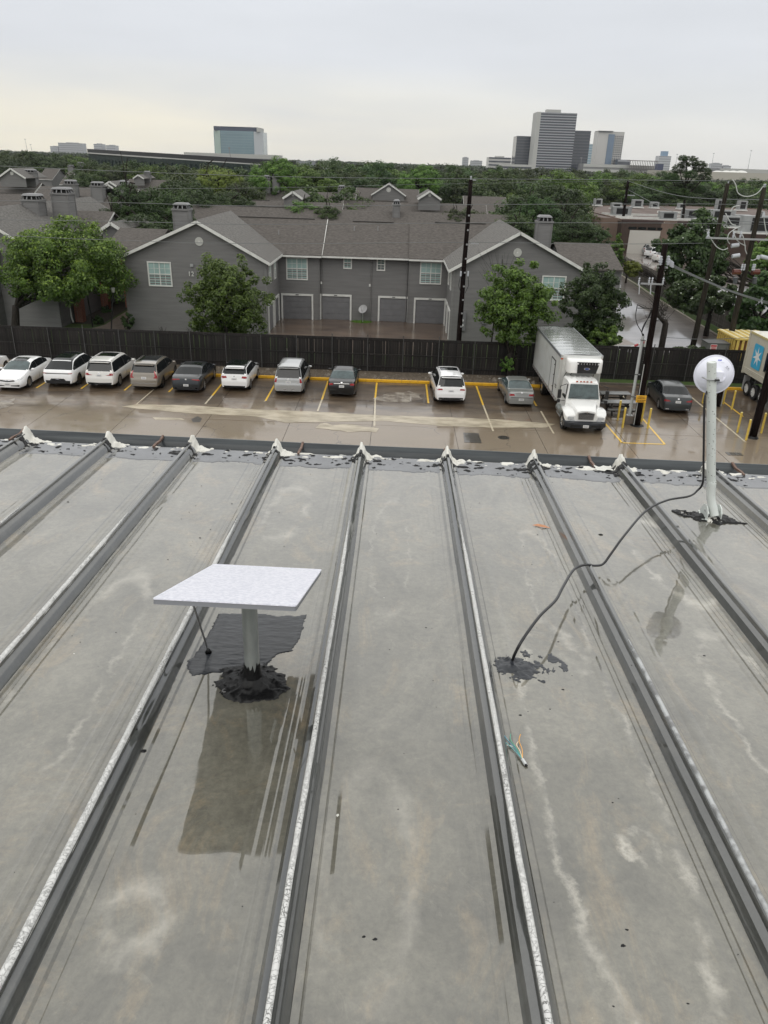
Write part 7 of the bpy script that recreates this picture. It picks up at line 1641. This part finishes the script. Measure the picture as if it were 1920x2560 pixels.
# named ones that stand out
for a in (
    (275, 398, 80, 84, 0, 'narrow dark tree rising left of the chimney of number twelve'), (345, 410, 150, 88, 0, 'broad dark tree filling the gap behind the left chimney'), (400, 378, 150, 108, 3, 'dark tree between the chimney and the bright yellow tree'), (470, 352, 95, 128, 5, 'bright yellow green tree standing out above the dark ones'),
    (520, 385, 110, 120, 1, 'dark green tree right of the yellow one'), (592, 337, 105, 150, 4, 'rounded fresh green tree in front of the dark glass building'), (430, 402, 120, 98, 0, 'dark low tree in front of the yellow one'), (500, 408, 100, 100, 3, 'dark tree touching the long estate roof'), (235, 450, 80, 82, 0, 'dark shrubby tree by the left estate roof'), (300, 455, 130, 78, 3, 'dark tree just behind the low brown roof'),
    (650, 432, 90, 97, 4, 'leafy treetop poking through the roofs at the centre left'), (710, 440, 60, 95, 1, 'smaller treetop right of the leafy one among the roofs'), (1020, 445, 110, 98, 1, 'hedge like treetop above the right part of the roof'), (985, 448, 60, 96, 1, 'small dark treetop left of the hedge like one'),
    (1165, 425, 110, 95, 0, 'dark tree directly behind the right chimney'), (1120, 455, 110, 88, 1, 'dark tree left of the right chimney'), (1220, 440, 100, 100, 0, 'dark tree right of the right chimney'), (1285, 480, 80, 98, 3, 'dark tree before the brown flat roofed building'), (1250, 465, 90, 86, 3, 'dark tree crown above the low brown roof'), (1225, 365, 130, 160, 4, 'large light green tree before the office towers'),
    (1150, 415, 90, 130, 1, 'tree with slim pole rising through it'), (780, 420, 60, 150, 1, 'little tree behind the large white gable'), (640, 400, 50, 140, 1, 'small bush topped roof tree near the twin chimneys')): mtree(*a)
# open pine like tree on the skyline
rt = thing('pine_tree', 'tall open crowned pine silhouetted on the skyline at the right', 'tree', (DY(1490, 420, 150).x, 150, 0))
for i, (px, py, w_, h_) in enumerate(((1490, 350, 34, 18), (1512, 362, 30, 20), (1468, 366, 28, 18), (1450, 385, 30, 16), (1520, 385, 30, 16), (1490, 378, 28, 14), (1425, 395, 22, 12), (1475, 342, 18, 10), (1530, 372, 14, 12), (1480, 400, 50, 16), (1460, 420, 60, 22), (1510, 410, 30, 14))):
    c = DY(px, py, 150+rnd.uniform(-2, 2)); ww = w_*DS/F_PX*150*.55
    inst(protos[0][0], 'crown', rt, tuple(c-rt.location), (0, 0, i), (ww, ww, h_*DS/F_PX*150*.6))
mb = MB(); top_ = DY(1484, 352, 150); b_ = Vector((DY(1478, 470, 150).x, 150, 0)); mb.tube([b_, b_.lerp(top_, .5)+Vector((.3, 0, 0)), top_], .4, 8, .1)
for px, py in ((1512, 362), (1468, 366), (1450, 385), (1520, 385), (1430, 395), (1530, 372), (1505, 345)): e_ = DY(px, py, 150); s0_ = b_.lerp(top_, .62 if py > 370 else .74); mb.tube([s0_, s0_.lerp(e_, .5)-Vector((0, 0, .3)), e_], .16, 5, .05)
P(mb, 'trunk', bark, rt, smooth=True)
# belts of trees
def skyline(x): return 325+.0285*x*.98
g = random.Random(5)
belt = []
for i in range(250):
    Y = g.choice((125, 135, 150, 165, 180, 200, 225, 255, 300)); Y *= g.uniform(.93, 1.07); px = g.uniform(-40, 1700)
    if px < 185 and Y < 290: Y = g.uniform(290, 380)
    if 185 <= px < 400: Y = g.uniform(214, 236)
    if 400 <= px < 690: Y = g.uniform(163, 188)
    if 700 <= px < 1110 and Y < 190: Y = g.uniform(190, 240)
    if 1200 < px < 1400 and Y < 215 and Y > 110: Y = g.uniform(215, 330)
    if px > 1400 and Y < 215: Y = g.uniform(222, 330)
    belt.append((Y, px))
belt.sort(reverse=True)
cnt = 0
def belt_label(px, Y, t_):
    tone = 'dark' if t_.children[0].data.materials[0] in (leaf_d,) else ('fresh green' if t_.children[0].data.materials[0] == leaf_g else 'mid green')
    row = 'in the nearest row' if Y < 165 else 'in the second row' if Y < 200 else 'in the middle row' if Y < 260 else 'in the fourth row' if Y < 310 else 'in the back row'
    marks = ((60, 'under the left radio mast'), (130, 'left of the hazy left blocks'), (190, 'under the hazy left blocks'), (300, 'before the dark roof, left end'), (380, 'before the middle of the dark roof'), (460, 'left of the blue glass tower'), (570, 'under the blue glass tower'), (700, 'by the dark glass corner'), (790, 'above the white gables, left'), (860, 'straight behind the large white gable'), (930, 'above the right white gable'), (1000, 'left of the black pole top'), (1050, 'right of the black pole top'), (1110, 'under the low white offices'), (1160, 'under the dark left tower'), (1235, 'under the tallest tower'), (1290, 'under the pale blue tower'), (1345, 'under the white tower'), (1425, 'under the steel frame'), (1470, 'left of the open pine'), (1530, 'around the open pine'), (1600, 'below the white domes'), (1660, 'between the two leaning pole tops'), (9999, 'beyond the right picture edge'))
    mk = [m_ for lim, m_ in marks if px < lim][0]
    return tone+' tree '+mk+', '+row
for Y, px in belt:
    hor = 325+.0281*px+ (0 if px < 1400 else 0)
    z = g.uniform(10.0, 13.6) if Y > 190 else g.uniform(8.5, 12.2)
    if 185 <= px < 560: z = g.uniform(9.2, 11.6)
    elif 560 <= px < 690: z = g.uniform(10.8, 12.6)
    if 1440 < px: z -= 1.0
    p = DY(px, hor, Y); pz = SY(px*DS, 0, Y)
    ztop = z; wpx_ = g.uniform(10, 19)*F_PX/DS/Y
    # find photo row of that height
    lo, hi = 200, 700
    for _ in range(20):
        mid_ = (lo+hi)/2
        if DY(px, mid_, Y).z > ztop: lo = mid_
        else: hi = mid_
    t_ = mtree(px, lo, wpx_, Y, g.choice((0, 1, 1, 2, 2, 3, 4)), hscale=g.uniform(.8, 1.1)); t_['label'] = belt_label(px, Y, t_); cnt += 1
# far wood: one mass of leaf clumps out to the horizon
gr = np.random.default_rng(3)
def far_wood(name, n, y0, y1, leafs, size, m):
    Y = y0+(y1-y0)*gr.random(n)**.8; X = (gr.random(n)-.5)*1.5*Y; Hh = gr.uniform(8.5, 12.4, n)+.0; Rr = gr.uniform(4.5, 9, n)
    keep = np.ones(n, bool); cen = np.repeat(np.stack([X, Y, Hh-Rr*.62], 1), leafs, 0); N_ = len(cen)
    d = gr.normal(size=(N_, 3)); d /= np.linalg.norm(d, axis=1)[:, None]; d[:, 2] = np.abs(d[:, 2])*1.0-.25
    rr_ = np.repeat(Rr, leafs)[:, None]; lob = (1+.25*np.sin(d[:, :1]*5+cen[:, :1])*np.cos(d[:, 1:2]*4+cen[:, 1:2])); p = cen+d*rr_*np.array([1, 1, .62])*lob*gr.uniform(.85, 1.03, (N_, 1))
    nrm_ = d+gr.normal(size=(N_, 3))*.5; nrm_ /= np.linalg.norm(nrm_, axis=1)[:, None]; t1 = np.cross(nrm_, gr.normal(size=(N_, 3))); t1 /= np.linalg.norm(t1, axis=1)[:, None]; t2 = np.cross(nrm_, t1); s_ = size*gr.uniform(.6, 1.5, (N_, 1))*np.clip(cen[:, 1:2]/500, .7, 2.2)
    V = np.stack([p-t1*s_, p-t2*s_*.7, p+t1*s_, p+t2*s_*.7], 1).reshape(-1, 3); me = bpy.data.meshes.new(name); me.vertices.add(N_*4); me.vertices.foreach_set('co', V.astype(np.float32).ravel()); me.loops.add(N_*4); me.loops.foreach_set('vertex_index', np.arange(N_*4, dtype=np.int32)); me.polygons.add(N_); me.polygons.foreach_set('loop_start', np.arange(0, N_*4, 4, dtype=np.int32)); me.polygons.foreach_set('loop_total', np.full(N_, 4, dtype=np.int32)); me.materials.append(m); me.update(calc_edges=True)
    o = bpy.data.objects.new(name, me); COL.objects.link(o); o['kind'] = 'stuff'; return o
leaf_far2 = leaf_mat('leaf_horizon', (.016, .030, .012), (.058, .082, .028), None, .05)
o = far_wood('far_wood', 1500, 330, 1250, 170, .75, leaf_far2); tag(o, 'dense far wood stretching to the horizon behind the houses', 'wood')
o = far_wood('far_wood', 2200, 1300, 4200, 40, 2.0, leaf_far2); tag(o, 'hazy strip of distant woodland right under the sky', 'wood')

# ================================================================== right hand flat roofed buildings
brown_w = mat('brown_render', (.055, .036, .028), .7, var=.12, scale=.5); tan_w = mat('tan_render', (.17, .12, .095), .7, var=.12, scale=.4)
gravel_roof = mat('gravel_roof', (.085, .060, .050), .8, col2=(.16, .125, .11), scale=.3, detail=8)
def flatbld(label, pts, z, m, rm=gravel_roof, par=.5):
    r = thing('commercial_building', label, 'building', (pts[0][0], pts[0][1], 0)); n_ = len(pts)
    for i in range(n_):
        a, b = pts[i], pts[(i+1) % n_]; mb = MB(); d = Vector((b[0]-a[0], b[1]-a[1])).normalized(); nn_ = Vector((-d.y, d.x))*.25
        mb.prism([(a[0], a[1], 0), (b[0], b[1], 0), (b[0]+nn_.x, b[1]+nn_.y, 0), (a[0]+nn_.x, a[1]+nn_.y, 0)], (0, 0, z)); P(mb, 'wall', m, r)
    P(MB().poly([(x, y, z-par*.3) for x, y in pts]), 'flat_roof', rm, r); return r
ZB = 5.6
A1 = [tuple(DZ(x, y, ZB)[:2]) for x, y in ((1213, 447), (1440, 440), (1655, 452), (1700, 480), (1450, 478), (1300, 470))]
fb1 = flatbld('long brown flat roofed building on the right with rooftop air units', [A1[0], A1[5], A1[4], A1[3], A1[2], A1[1]][::1], ZB, tan_w)
A2 = [tuple(DZ(x, y, 5.2)[:2]) for x, y in ((1325, 482), (1330, 492), (1560, 505), (1560, 470), (1400, 468))]
yw0 = DZ(1356, 547).y; xw0 = DY(1343, 490, yw0).x
fb2 = thing('commercial_building', 'dark brown warehouse with a big white roller door by the service yard', 'building', (xw0, yw0, 0))
P(MB().box(xw0, xw0+42, yw0, yw0+28, 0, 5.4), 'wall', brown_w, fb2); P(MB().box(xw0+.3, xw0+41.7, yw0+.3, yw0+27.7, 5.4, 5.46), 'flat_roof', gravel_roof, fb2)
for (x0_, x1_) in ((xw0, xw0+42),): P(MB().box(x0_-.1, x1_, yw0-.1, yw0+.25, 5.2, 5.62), 'parapet', mat('parapet_dark', (.05, .03, .027), .6), fb2); P(MB().box(x0_-.1, x0_+.25, yw0, yw0+28, 5.2, 5.62), 'parapet', tan_w, fb2)
xa, xb = DY(1357, 520, yw0).x, DY(1405, 520, yw0).x
P(MB().box(xa, xb+1.5, yw0-.12, yw0-.02, 0, 3.9), 'roller_door', mat('roller_white', (.50, .48, .44), .5, band=('Z', 3, .1)), fb2)
for i in range(7): P(MB().box(xa-.3+i*1.7, xa+1.1+i*1.7, yw0-.1, yw0-.03, 4.05, 4.45), 'window_slot', car_glass, fb2)
for (px, py, w_, h_, Yz) in ((1290, 445, 1.8, 1.6, ZB), (1375, 449, 2.4, 1.8, ZB), (1412, 450, 1.8, 1.4, ZB), (1330, 452, 2.2, 1.3, ZB), (1340, 467, 3.6, 1.7, 5.4), (1470, 452, 1.5, 1.3, ZB), (1600, 455, 2.0, 2.2, ZB), (1548, 460, .9, 2.8, ZB), (1500, 475, 5, 1.8, 5.4), (1555, 475, 5, 1.8, 5.4), (1440, 476, 3, 1.5, 5.4), (1580, 492, 4, 1.8, 5.4), (1520, 500, 4, 1.8, 5.4), (1640, 505, 6, 2.5, 5.4), (1600, 480, 3, 1.3, 5.4)):
    p = DZ(px, py, Yz); ac = thing('air_unit', 'grey rooftop air unit '+{1290: 'at the far left corner of the brown roofs', 1375: 'standing alone behind the far roof centre', 1412: 'right of the lone far roof unit', 1330: 'low on the near edge of the far roof', 1340: 'on the front roof beside the distant transformer pole', 1470: 'at the foot of the open pine', 1600: 'behind the top of the second leaning pole', 1548: 'slim and tall like a vent stack', 1500: 'large, left of the first leaning pole', 1555: 'large, between the two leaning poles', 1440: 'half hidden by the blossom tree', 1580: 'just left of the second leaning pole', 1520: 'low behind the blossom tree top', 1640: 'big at the right picture edge', }.get(px if (px, py) != (1600, 480) else 0, 'small, under the second pole crossarm'), 'air unit', (p.x, p.y, Yz), group='air units on the flat roofs')
    MB().box(-w_*.6, w_*.6, -1, 1, 0, .22).build('curb', white_trim, ac); MB().box(-w_/2, w_/2, -.8, .8, .22, h_).build('casing', mat('unit_grey', (.30, .31, .31), .45, var=.15, scale=.7), ac); MB().box(-w_*.3, w_*.3, -.84, -.79, .45, h_-.25).build('grille', black_pl, ac)
for (x0_, x1_, py) in ((1300, 1560, 462), (1420, 1560, 458), (1330, 1660, 470)):
    a, b = DZ(x0_, py, ZB), DZ(x1_, py+8, ZB); P(MB().box(min(a.x, b.x), max(a.x, b.x), a.y, a.y+.25, ZB-.2, ZB+.25), 'gutter_line', white_trim, fb1)

# ================================================================== long dark glass office and towers
dk = mat('dark_fascia', (.012, .013, .018), .4); gl_d = mat('dark_glass_wall', (.010, .018, .017), .45, spec=.15, col2=(.022, .036, .033), scale=.15, stretch=(3, 3, .3)); gl_b = mat('blue_glass_wall', (.15, .24, .28), .22, spec=.9, coat=.5, var=.08, scale=.03); concrete_w = mat('pale_concrete', (.42, .42, .40), .6)
lo_ = thing('office_building', 'long low dark glass office with a black roof band', 'building', (-60, 230, 0))
a, b = DY(188, 321.5, 290), DY(600, 346, 200); a2, b2_ = DY(188, 329, 290), DY(600, 357, 200); e1_ = DY(690, 353, 185); e2_ = DY(690, 361, 185)
d_ = Vector((b.x-a.x, b.y-a.y, 0)).normalized(); nrm2 = Vector((-d_.y, d_.x, 0))*2.5
def slabp(nm, p0, p1, z0, z1, m, root, back=nrm2, z0b=None, z1b=None):
    z0b = z0 if z0b is None else z0b; z1b = z1 if z1b is None else z1b
    v_ = [(p0.x, p0.y, z0), (p1.x, p1.y, z0b), (p1.x+back.x, p1.y+back.y, z0b), (p0.x+back.x, p0.y+back.y, z0), (p0.x, p0.y, z1), (p1.x, p1.y, z1b), (p1.x+back.x, p1.y+back.y, z1b), (p0.x+back.x, p0.y+back.y, z1)]
    P(MB().add(v_, [(0, 3, 2, 1), (4, 5, 6, 7), (0, 1, 5, 4), (1, 2, 6, 5), (2, 3, 7, 6), (3, 0, 4, 7)]), nm, m, root)
slabp('roof_band', a, b, a2.z, a.z, dk, lo_, z0b=b2_.z, z1b=b.z)
zt_ = b.z; slabp('roof_band', b, DY(640, 348, 192), b2_.z, b.z, dk, lo_, z0b=b2_.z, z1b=b.z); slabp('panel_end', DY(640, 348, 192), DY(662, 349, 188), b2_.z, b.z, mat('grey_panel', (.24, .25, .26), .5), lo_)
slabp('soffit_strip', a+Vector((0, -.4, 0)), b+Vector((0, -.4, 0)), a2.z-.35, a2.z, concrete_w, lo_, z0b=b2_.z-.35, z1b=b2_.z)
i2 = nrm2*.1
slabp('glass_wall', a+i2, DY(655, 348, 190)+i2, 0, a2.z-.35, gl_d, lo_, z1b=b2_.z-.35)
for t in np.linspace(0, 1, 46): p = (a+i2).lerp(DY(655, 348, 190)+i2, t); P(MB().box(p.x-.06, p.x+.06, p.y-.3, p.y, 0, b2_.z-.6), 'mullion', gl_d, lo_)
for px in (660, 680, 690): p = DY(px, 370, 186); P(MB().box(p.x-.22, p.x+.22, 185.5, 186.5, 0, DY(px, 361, 186).z), 'column', MATS['grey_panel'], lo_)
p0_, p1_ = DY(655, 361, 185), DY(703, 363, 185); P(MB().box(p0_.x, p1_.x, 184, 188, p0_.z-.3, p0_.z), 'canopy', MATS['grey_panel'], lo_)
p0_, p1_ = DY(662, 370, 187), DY(690, 363, 187); P(MB().box(p0_.x, p1_.x, 188, 205, 0, p1_.z-.6), 'glass_corner', gl_d, lo_)
pg = thing('car_park', 'low pale concrete parking deck below the blue glass tower', 'building', (DY(400, 330, 700).x, 700, 0))
for z0_, z1_ in ((329, 331.5), (334, 336)): 
    p0_, p1_ = DY(397, z1_, 700), DY(596, z1_+5.5, 700); P(MB().box(p0_.x, p1_.x, 700, 740, p1_.z-.8, p1_.z+.7), 'deck', concrete_w, pg)
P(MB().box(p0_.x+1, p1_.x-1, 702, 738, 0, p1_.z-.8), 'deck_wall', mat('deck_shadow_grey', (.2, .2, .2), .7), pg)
# blue glass tower
gt = thing('office_tower', 'wide blue glass office block on the left skyline', 'building', (DY(512, 330, 1200).x, 1200, 0))
x0_, x1_ = DY(460, 330, 1200).x, DY(566, 330, 1200).x; zt2 = DY(512, 283, 1200).z; zt3 = DY(512, 273.5, 1200).z
wdt = x1_-x0_
P(MB().prism([(x0_, 1212, 0), (x0_+wdt*.17, 1200, 0), (x0_+wdt*.84, 1200, 0), (x1_, 1214, 0), (x1_, 1250, 0), (x0_, 1250, 0)], (0, 0, zt2)), 'glass_wall', gl_b, gt)
P(MB().box(x0_+wdt*.03, x1_-wdt*.08, 1204, 1240, zt2, zt3), 'roof_screen', mat('screen_dark', (.06, .07, .10), .5), gt); P(MB().box(x1_-wdt*.1, x1_-wdt*.04, 1203, 1240, zt2, zt3-.4), 'roof_core', concrete_w, gt)
P(MB().prism([(x0_+wdt*.845, 1199.9, 0), (x1_-.2, 1213.6, 0), (x1_-.2, 1215, 0), (x0_+wdt*.845, 1201, 0)], (0, 0, zt2)), 'side_panel', mat('pale_side', (.5, .52, .54), .4), gt)
P(MB().prism([(x0_+wdt*.02, 1210.2, 0), (x0_+wdt*.165, 1199.8, 0), (x0_+wdt*.165, 1201, 0), (x0_+wdt*.02, 1212, 0)], (0, 0, zt2)), 'corner_glass', mat('green_glass', (.33, .42, .38), .3, spec=.8), gt)
for i in range(1, 14): P(MB().box(x0_+wdt*.17, x0_+wdt*.84, 1199.6, 1200, zt2*i/14-.25, zt2*i/14+.1), 'floor_band', mat('floor_line', (.20, .28, .31), .4), gt)
# banded tower group at the right
def banded(label, l, r, top, Y, nfl, depth, wall, band_m, bandfrac=.45, side=None, name='office_tower', crown=None, bandw=(0, 1)):
    cx_ = (l+r)/2; x0, x1 = DY(l, 345, Y).x, DY(r, 345, Y).x; z = DY(cx_, top, Y).z
    t = thing(name, label, 'building', ((x0+x1)/2, Y, 0)); P(MB().box(x0, x1, Y, Y+depth, 0, z), 'glass_wall', wall, t)
    fh = z/nfl
    for i in range(nfl):
        P(MB().box(x0+(x1-x0)*bandw[0]-.1, x0+(x1-x0)*bandw[1]+.1, Y-.5, Y, (i+1-bandfrac)*fh, (i+1)*fh-.1), 'floor_band', band_m, t)
    if side: 
        P(MB().box(x0-.6, x0+(x1-x0)*side, Y-.7, Y+depth, 0, z+.3), 'end_wall', concrete_w, t)
    if crown: P(MB().box(x0+(x1-x0)*crown[0], x0+(x1-x0)*crown[1], Y+5, Y+20, z, DY(cx_, crown[2], Y).z), 'plant_room', concrete_w, t)
    return t, x0, x1, z
band_l = mat('light_band', (.30, .31, .335), .5); band_d = mat('dark_band', (.055, .065, .085), .35); tower_gl = mat('tower_glass', (.035, .042, .058), .15, spec=.8)
banded('tallest banded office tower on the right skyline with light floor bands', 1151, 1235, 243, 1350, 25, 40, tower_gl, band_l, .38, .09, crown=(.24, .6, 236))
banded('dark tower left of the tallest one', 1112, 1153, 294, 1400, 14, 40, tower_gl, band_d, .3)
banded('dark tower right of the tallest one', 1226, 1269, 282, 1380, 16, 40, tower_gl, band_d, .3)
banded('slim pale blue glass tower between the dark and the white one', 1264, 1290, 311, 1700, 13, 30, mat('sky_glass', (.22, .32, .38), .25, spec=.8), mat('sky_band', (.4, .46, .5), .5), .35)
t, x0, x1, z = banded('white tower with punched windows and a thin roof canopy', 1285, 1341, 284, 1450, 20, 30, mat('white_wall', (.52, .51, .49), .5), mat('white_band', (.56, .55, .53), .5), .2, bandw=(.62, 1))
P(MB().box(x0+(x1-x0)*.40, x0+(x1-x0)*.64, 1449, 1452, 0, z-4), 'glass_strip', mat('strip_glass', (.12, .18, .26), .2, spec=.8), t)
for i in range(19):
    for j in range(5): xx = x0+(x1-x0)*(.66+.07*j); P(MB().box(xx, xx+(x1-x0)*.035, 1449.3, 1449.9, 3+i*(z-6)/19.5, 3+i*(z-6)/19.5+1.9), 'window', tower_gl, t)
P(MB().box(x0-.5, x0+(x1-x0)*.55, 1447, 1475, z, z+.8), 'canopy', tower_gl, t)
banded('low white banded office block left of the towers', 1056, 1104, 340, 1500, 5, 40, mat('white_wall', (.52, .51, .49), .5), band_d, .4, crown=(.3, .7, 337))
banded('low grey parking deck in front of the towers, left part', 1085, 1150, 355, 1250, 3, 40, tower_gl, concrete_w, .55)
banded('white podium building below the white tower', 1262, 1420, 356, 1300, 3, 40, mat('podium_dark', (.2, .2, .2), .6), concrete_w, .6)
banded('grey office wing right of the white tower', 1335, 1362, 345, 1420, 4, 30, tower_gl, band_l, .4)
fr_ = thing('steel_frame', 'open steel frame of an unfinished deck right of the white tower', 'building', (DY(1400, 350, 1280).x, 1280, 0))
zt4, zb4 = DY(1400, 347, 1280).z, DY(1400, 357, 1280).z; xx0, xx1 = DY(1362, 350, 1280).x, DY(1421, 350, 1280).x
P(MB().box(xx0, xx1, 1279, 1300, zt4-.8, zt4), 'top_beam', mat('frame_grey', (.18, .16, .15), .6), fr_)
for i in range(17): xx = xx0+(xx1-xx0)*i/16; P(MB().box(xx-.3, xx+.3, 1279.2, 1280, 0, zt4-.8), 'column', MATS['frame_grey'], fr_)
p_ = DY(1425, 372, 900); P(MB().box(p_.x-3, p_.x+3, 900, 910, 0, DY(1425, 354, 900).z), 'sign_tower', mat('sign_tower_m', (.06, .07, .12), .5), fr_)
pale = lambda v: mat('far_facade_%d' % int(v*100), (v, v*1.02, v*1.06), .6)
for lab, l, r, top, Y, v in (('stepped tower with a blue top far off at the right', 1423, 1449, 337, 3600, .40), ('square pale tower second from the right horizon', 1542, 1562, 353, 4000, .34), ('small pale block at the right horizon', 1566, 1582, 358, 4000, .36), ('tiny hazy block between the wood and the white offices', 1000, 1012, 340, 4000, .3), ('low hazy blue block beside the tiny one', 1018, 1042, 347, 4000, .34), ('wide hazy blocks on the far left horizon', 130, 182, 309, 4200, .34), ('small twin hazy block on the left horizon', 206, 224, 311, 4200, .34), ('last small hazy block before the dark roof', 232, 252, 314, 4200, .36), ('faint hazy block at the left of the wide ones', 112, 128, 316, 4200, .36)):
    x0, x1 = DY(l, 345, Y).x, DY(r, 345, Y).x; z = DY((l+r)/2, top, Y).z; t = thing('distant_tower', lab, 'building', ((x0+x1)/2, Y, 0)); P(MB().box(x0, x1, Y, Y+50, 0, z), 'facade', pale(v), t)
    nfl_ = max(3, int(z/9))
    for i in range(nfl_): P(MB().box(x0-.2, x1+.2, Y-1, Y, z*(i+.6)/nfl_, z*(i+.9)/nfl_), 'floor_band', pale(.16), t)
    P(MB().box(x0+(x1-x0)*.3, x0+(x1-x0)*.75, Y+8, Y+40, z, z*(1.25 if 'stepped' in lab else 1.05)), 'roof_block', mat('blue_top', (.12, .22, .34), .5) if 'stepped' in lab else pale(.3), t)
for px, top, Y, lab in ((66, 312, 2500, 'shorter radio mast on the left horizon'), (54*1.0, 300, 2500, 'tall radio mast on the left horizon'), (1623, 325, 2400, 'tall lighting mast on the right skyline'), (1542, 331, 2400, 'lighting mast above the pine tree'), (1463, 333, 2600, 'thin mast beside the stepped tower'), (495, 318, 690, 'small aerial on the parking deck'), (1256, 322*0+340, 1240, 'flood light mast before the towers')):
    a = DY(px, top, Y); t = thing('mast', lab, 'mast', (a.x, Y, 0)); P(MB().tube([(a.x+2, Y, 0), (a.x, Y, a.z)], .9 if Y > 2000 else .3, 5, .3), 'mast_shaft', mat('mast_grey', (.2, .2, .21), .6), t); P(MB().box(a.x-2.5*Y/2500, a.x+2.5*Y/2500, Y-.5, Y+.5, a.z-1.2, a.z), 'mast_head', MATS['mast_grey'], t)
# long pale flat buildings with small white domes at the right
lf_ = banded('long pale flat roofed hall behind the pine tree', 1480, 1720, 373, 420, 2, 60, mat('pale_hall', (.35, .33, .29), .6), mat('pale_hall2', (.42, .40, .35), .6), .5, name='hall')[0]
for i, px in enumerate((1592, 1612, 1628, 1646)):
    p = DY(px, 378, 405); vs = []; mb = MB()
    for a_ in range(5):
        for b_ in range(14): ph = a_/4*math.pi/2; vs.append((p.x+3.2*math.cos(ph)*math.cos(6.283*b_/14), 430+3.2*math.cos(ph)*math.sin(6.283*b_/14), DY(px, 374, 430).z-.6+1.5*math.sin(ph)))
    mb.add(vs, [(a_*14+b_, a_*14+(b_+1) % 14, (a_+1)*14+(b_+1) % 14, (a_+1)*14+b_) for a_ in range(4) for b_ in range(14)]); P(mb, 'skylight_dome', white_trim, lf_, smooth=True)
banded('grey low building on the far right horizon', 1560, 1720, 366, 800, 2, 60, mat('pale_hall3', (.25, .25, .26), .6), concrete_w, .4, name='hall')

# ================================================================== thin air after the rain
hz_ = MB().box(-5100, 5100, -200, 7100, -1.2, 190).build('haze', mat('haze_surface_placeholder', (1, 1, 1)))
hm = bpy.data.materials.new('haze_air'); hm.use_nodes = True; t = hm.node_tree; t.nodes.remove(t.nodes['Principled BSDF'])
pv = t.nodes.new('ShaderNodeVolumePrincipled'); pv.inputs['Color'].default_value = (.93, .96, 1, 1); pv.inputs['Density'].default_value = .00006; pv.inputs['Anisotropy'].default_value = 0
t.links.new(pv.outputs[0], t.nodes['Material Output'].inputs['Volume']); hz_.data.materials[0] = hm; hz_['kind'] = 'stuff'

# lettering as plain meshes
for o in [o for o in bpy.data.objects if o.type == 'FONT']:
    dg = bpy.context.evaluated_depsgraph_get(); me = bpy.data.meshes.new_from_object(o.evaluated_get(dg)); me.name = o.name
    n_ = bpy.data.objects.new(o.name, me); COL.objects.link(n_); n_.parent = o.parent; n_.location = o.location; n_.rotation_euler = o.rotation_euler
    nm_ = o.name; bpy.data.objects.remove(o); n_.name = nm_
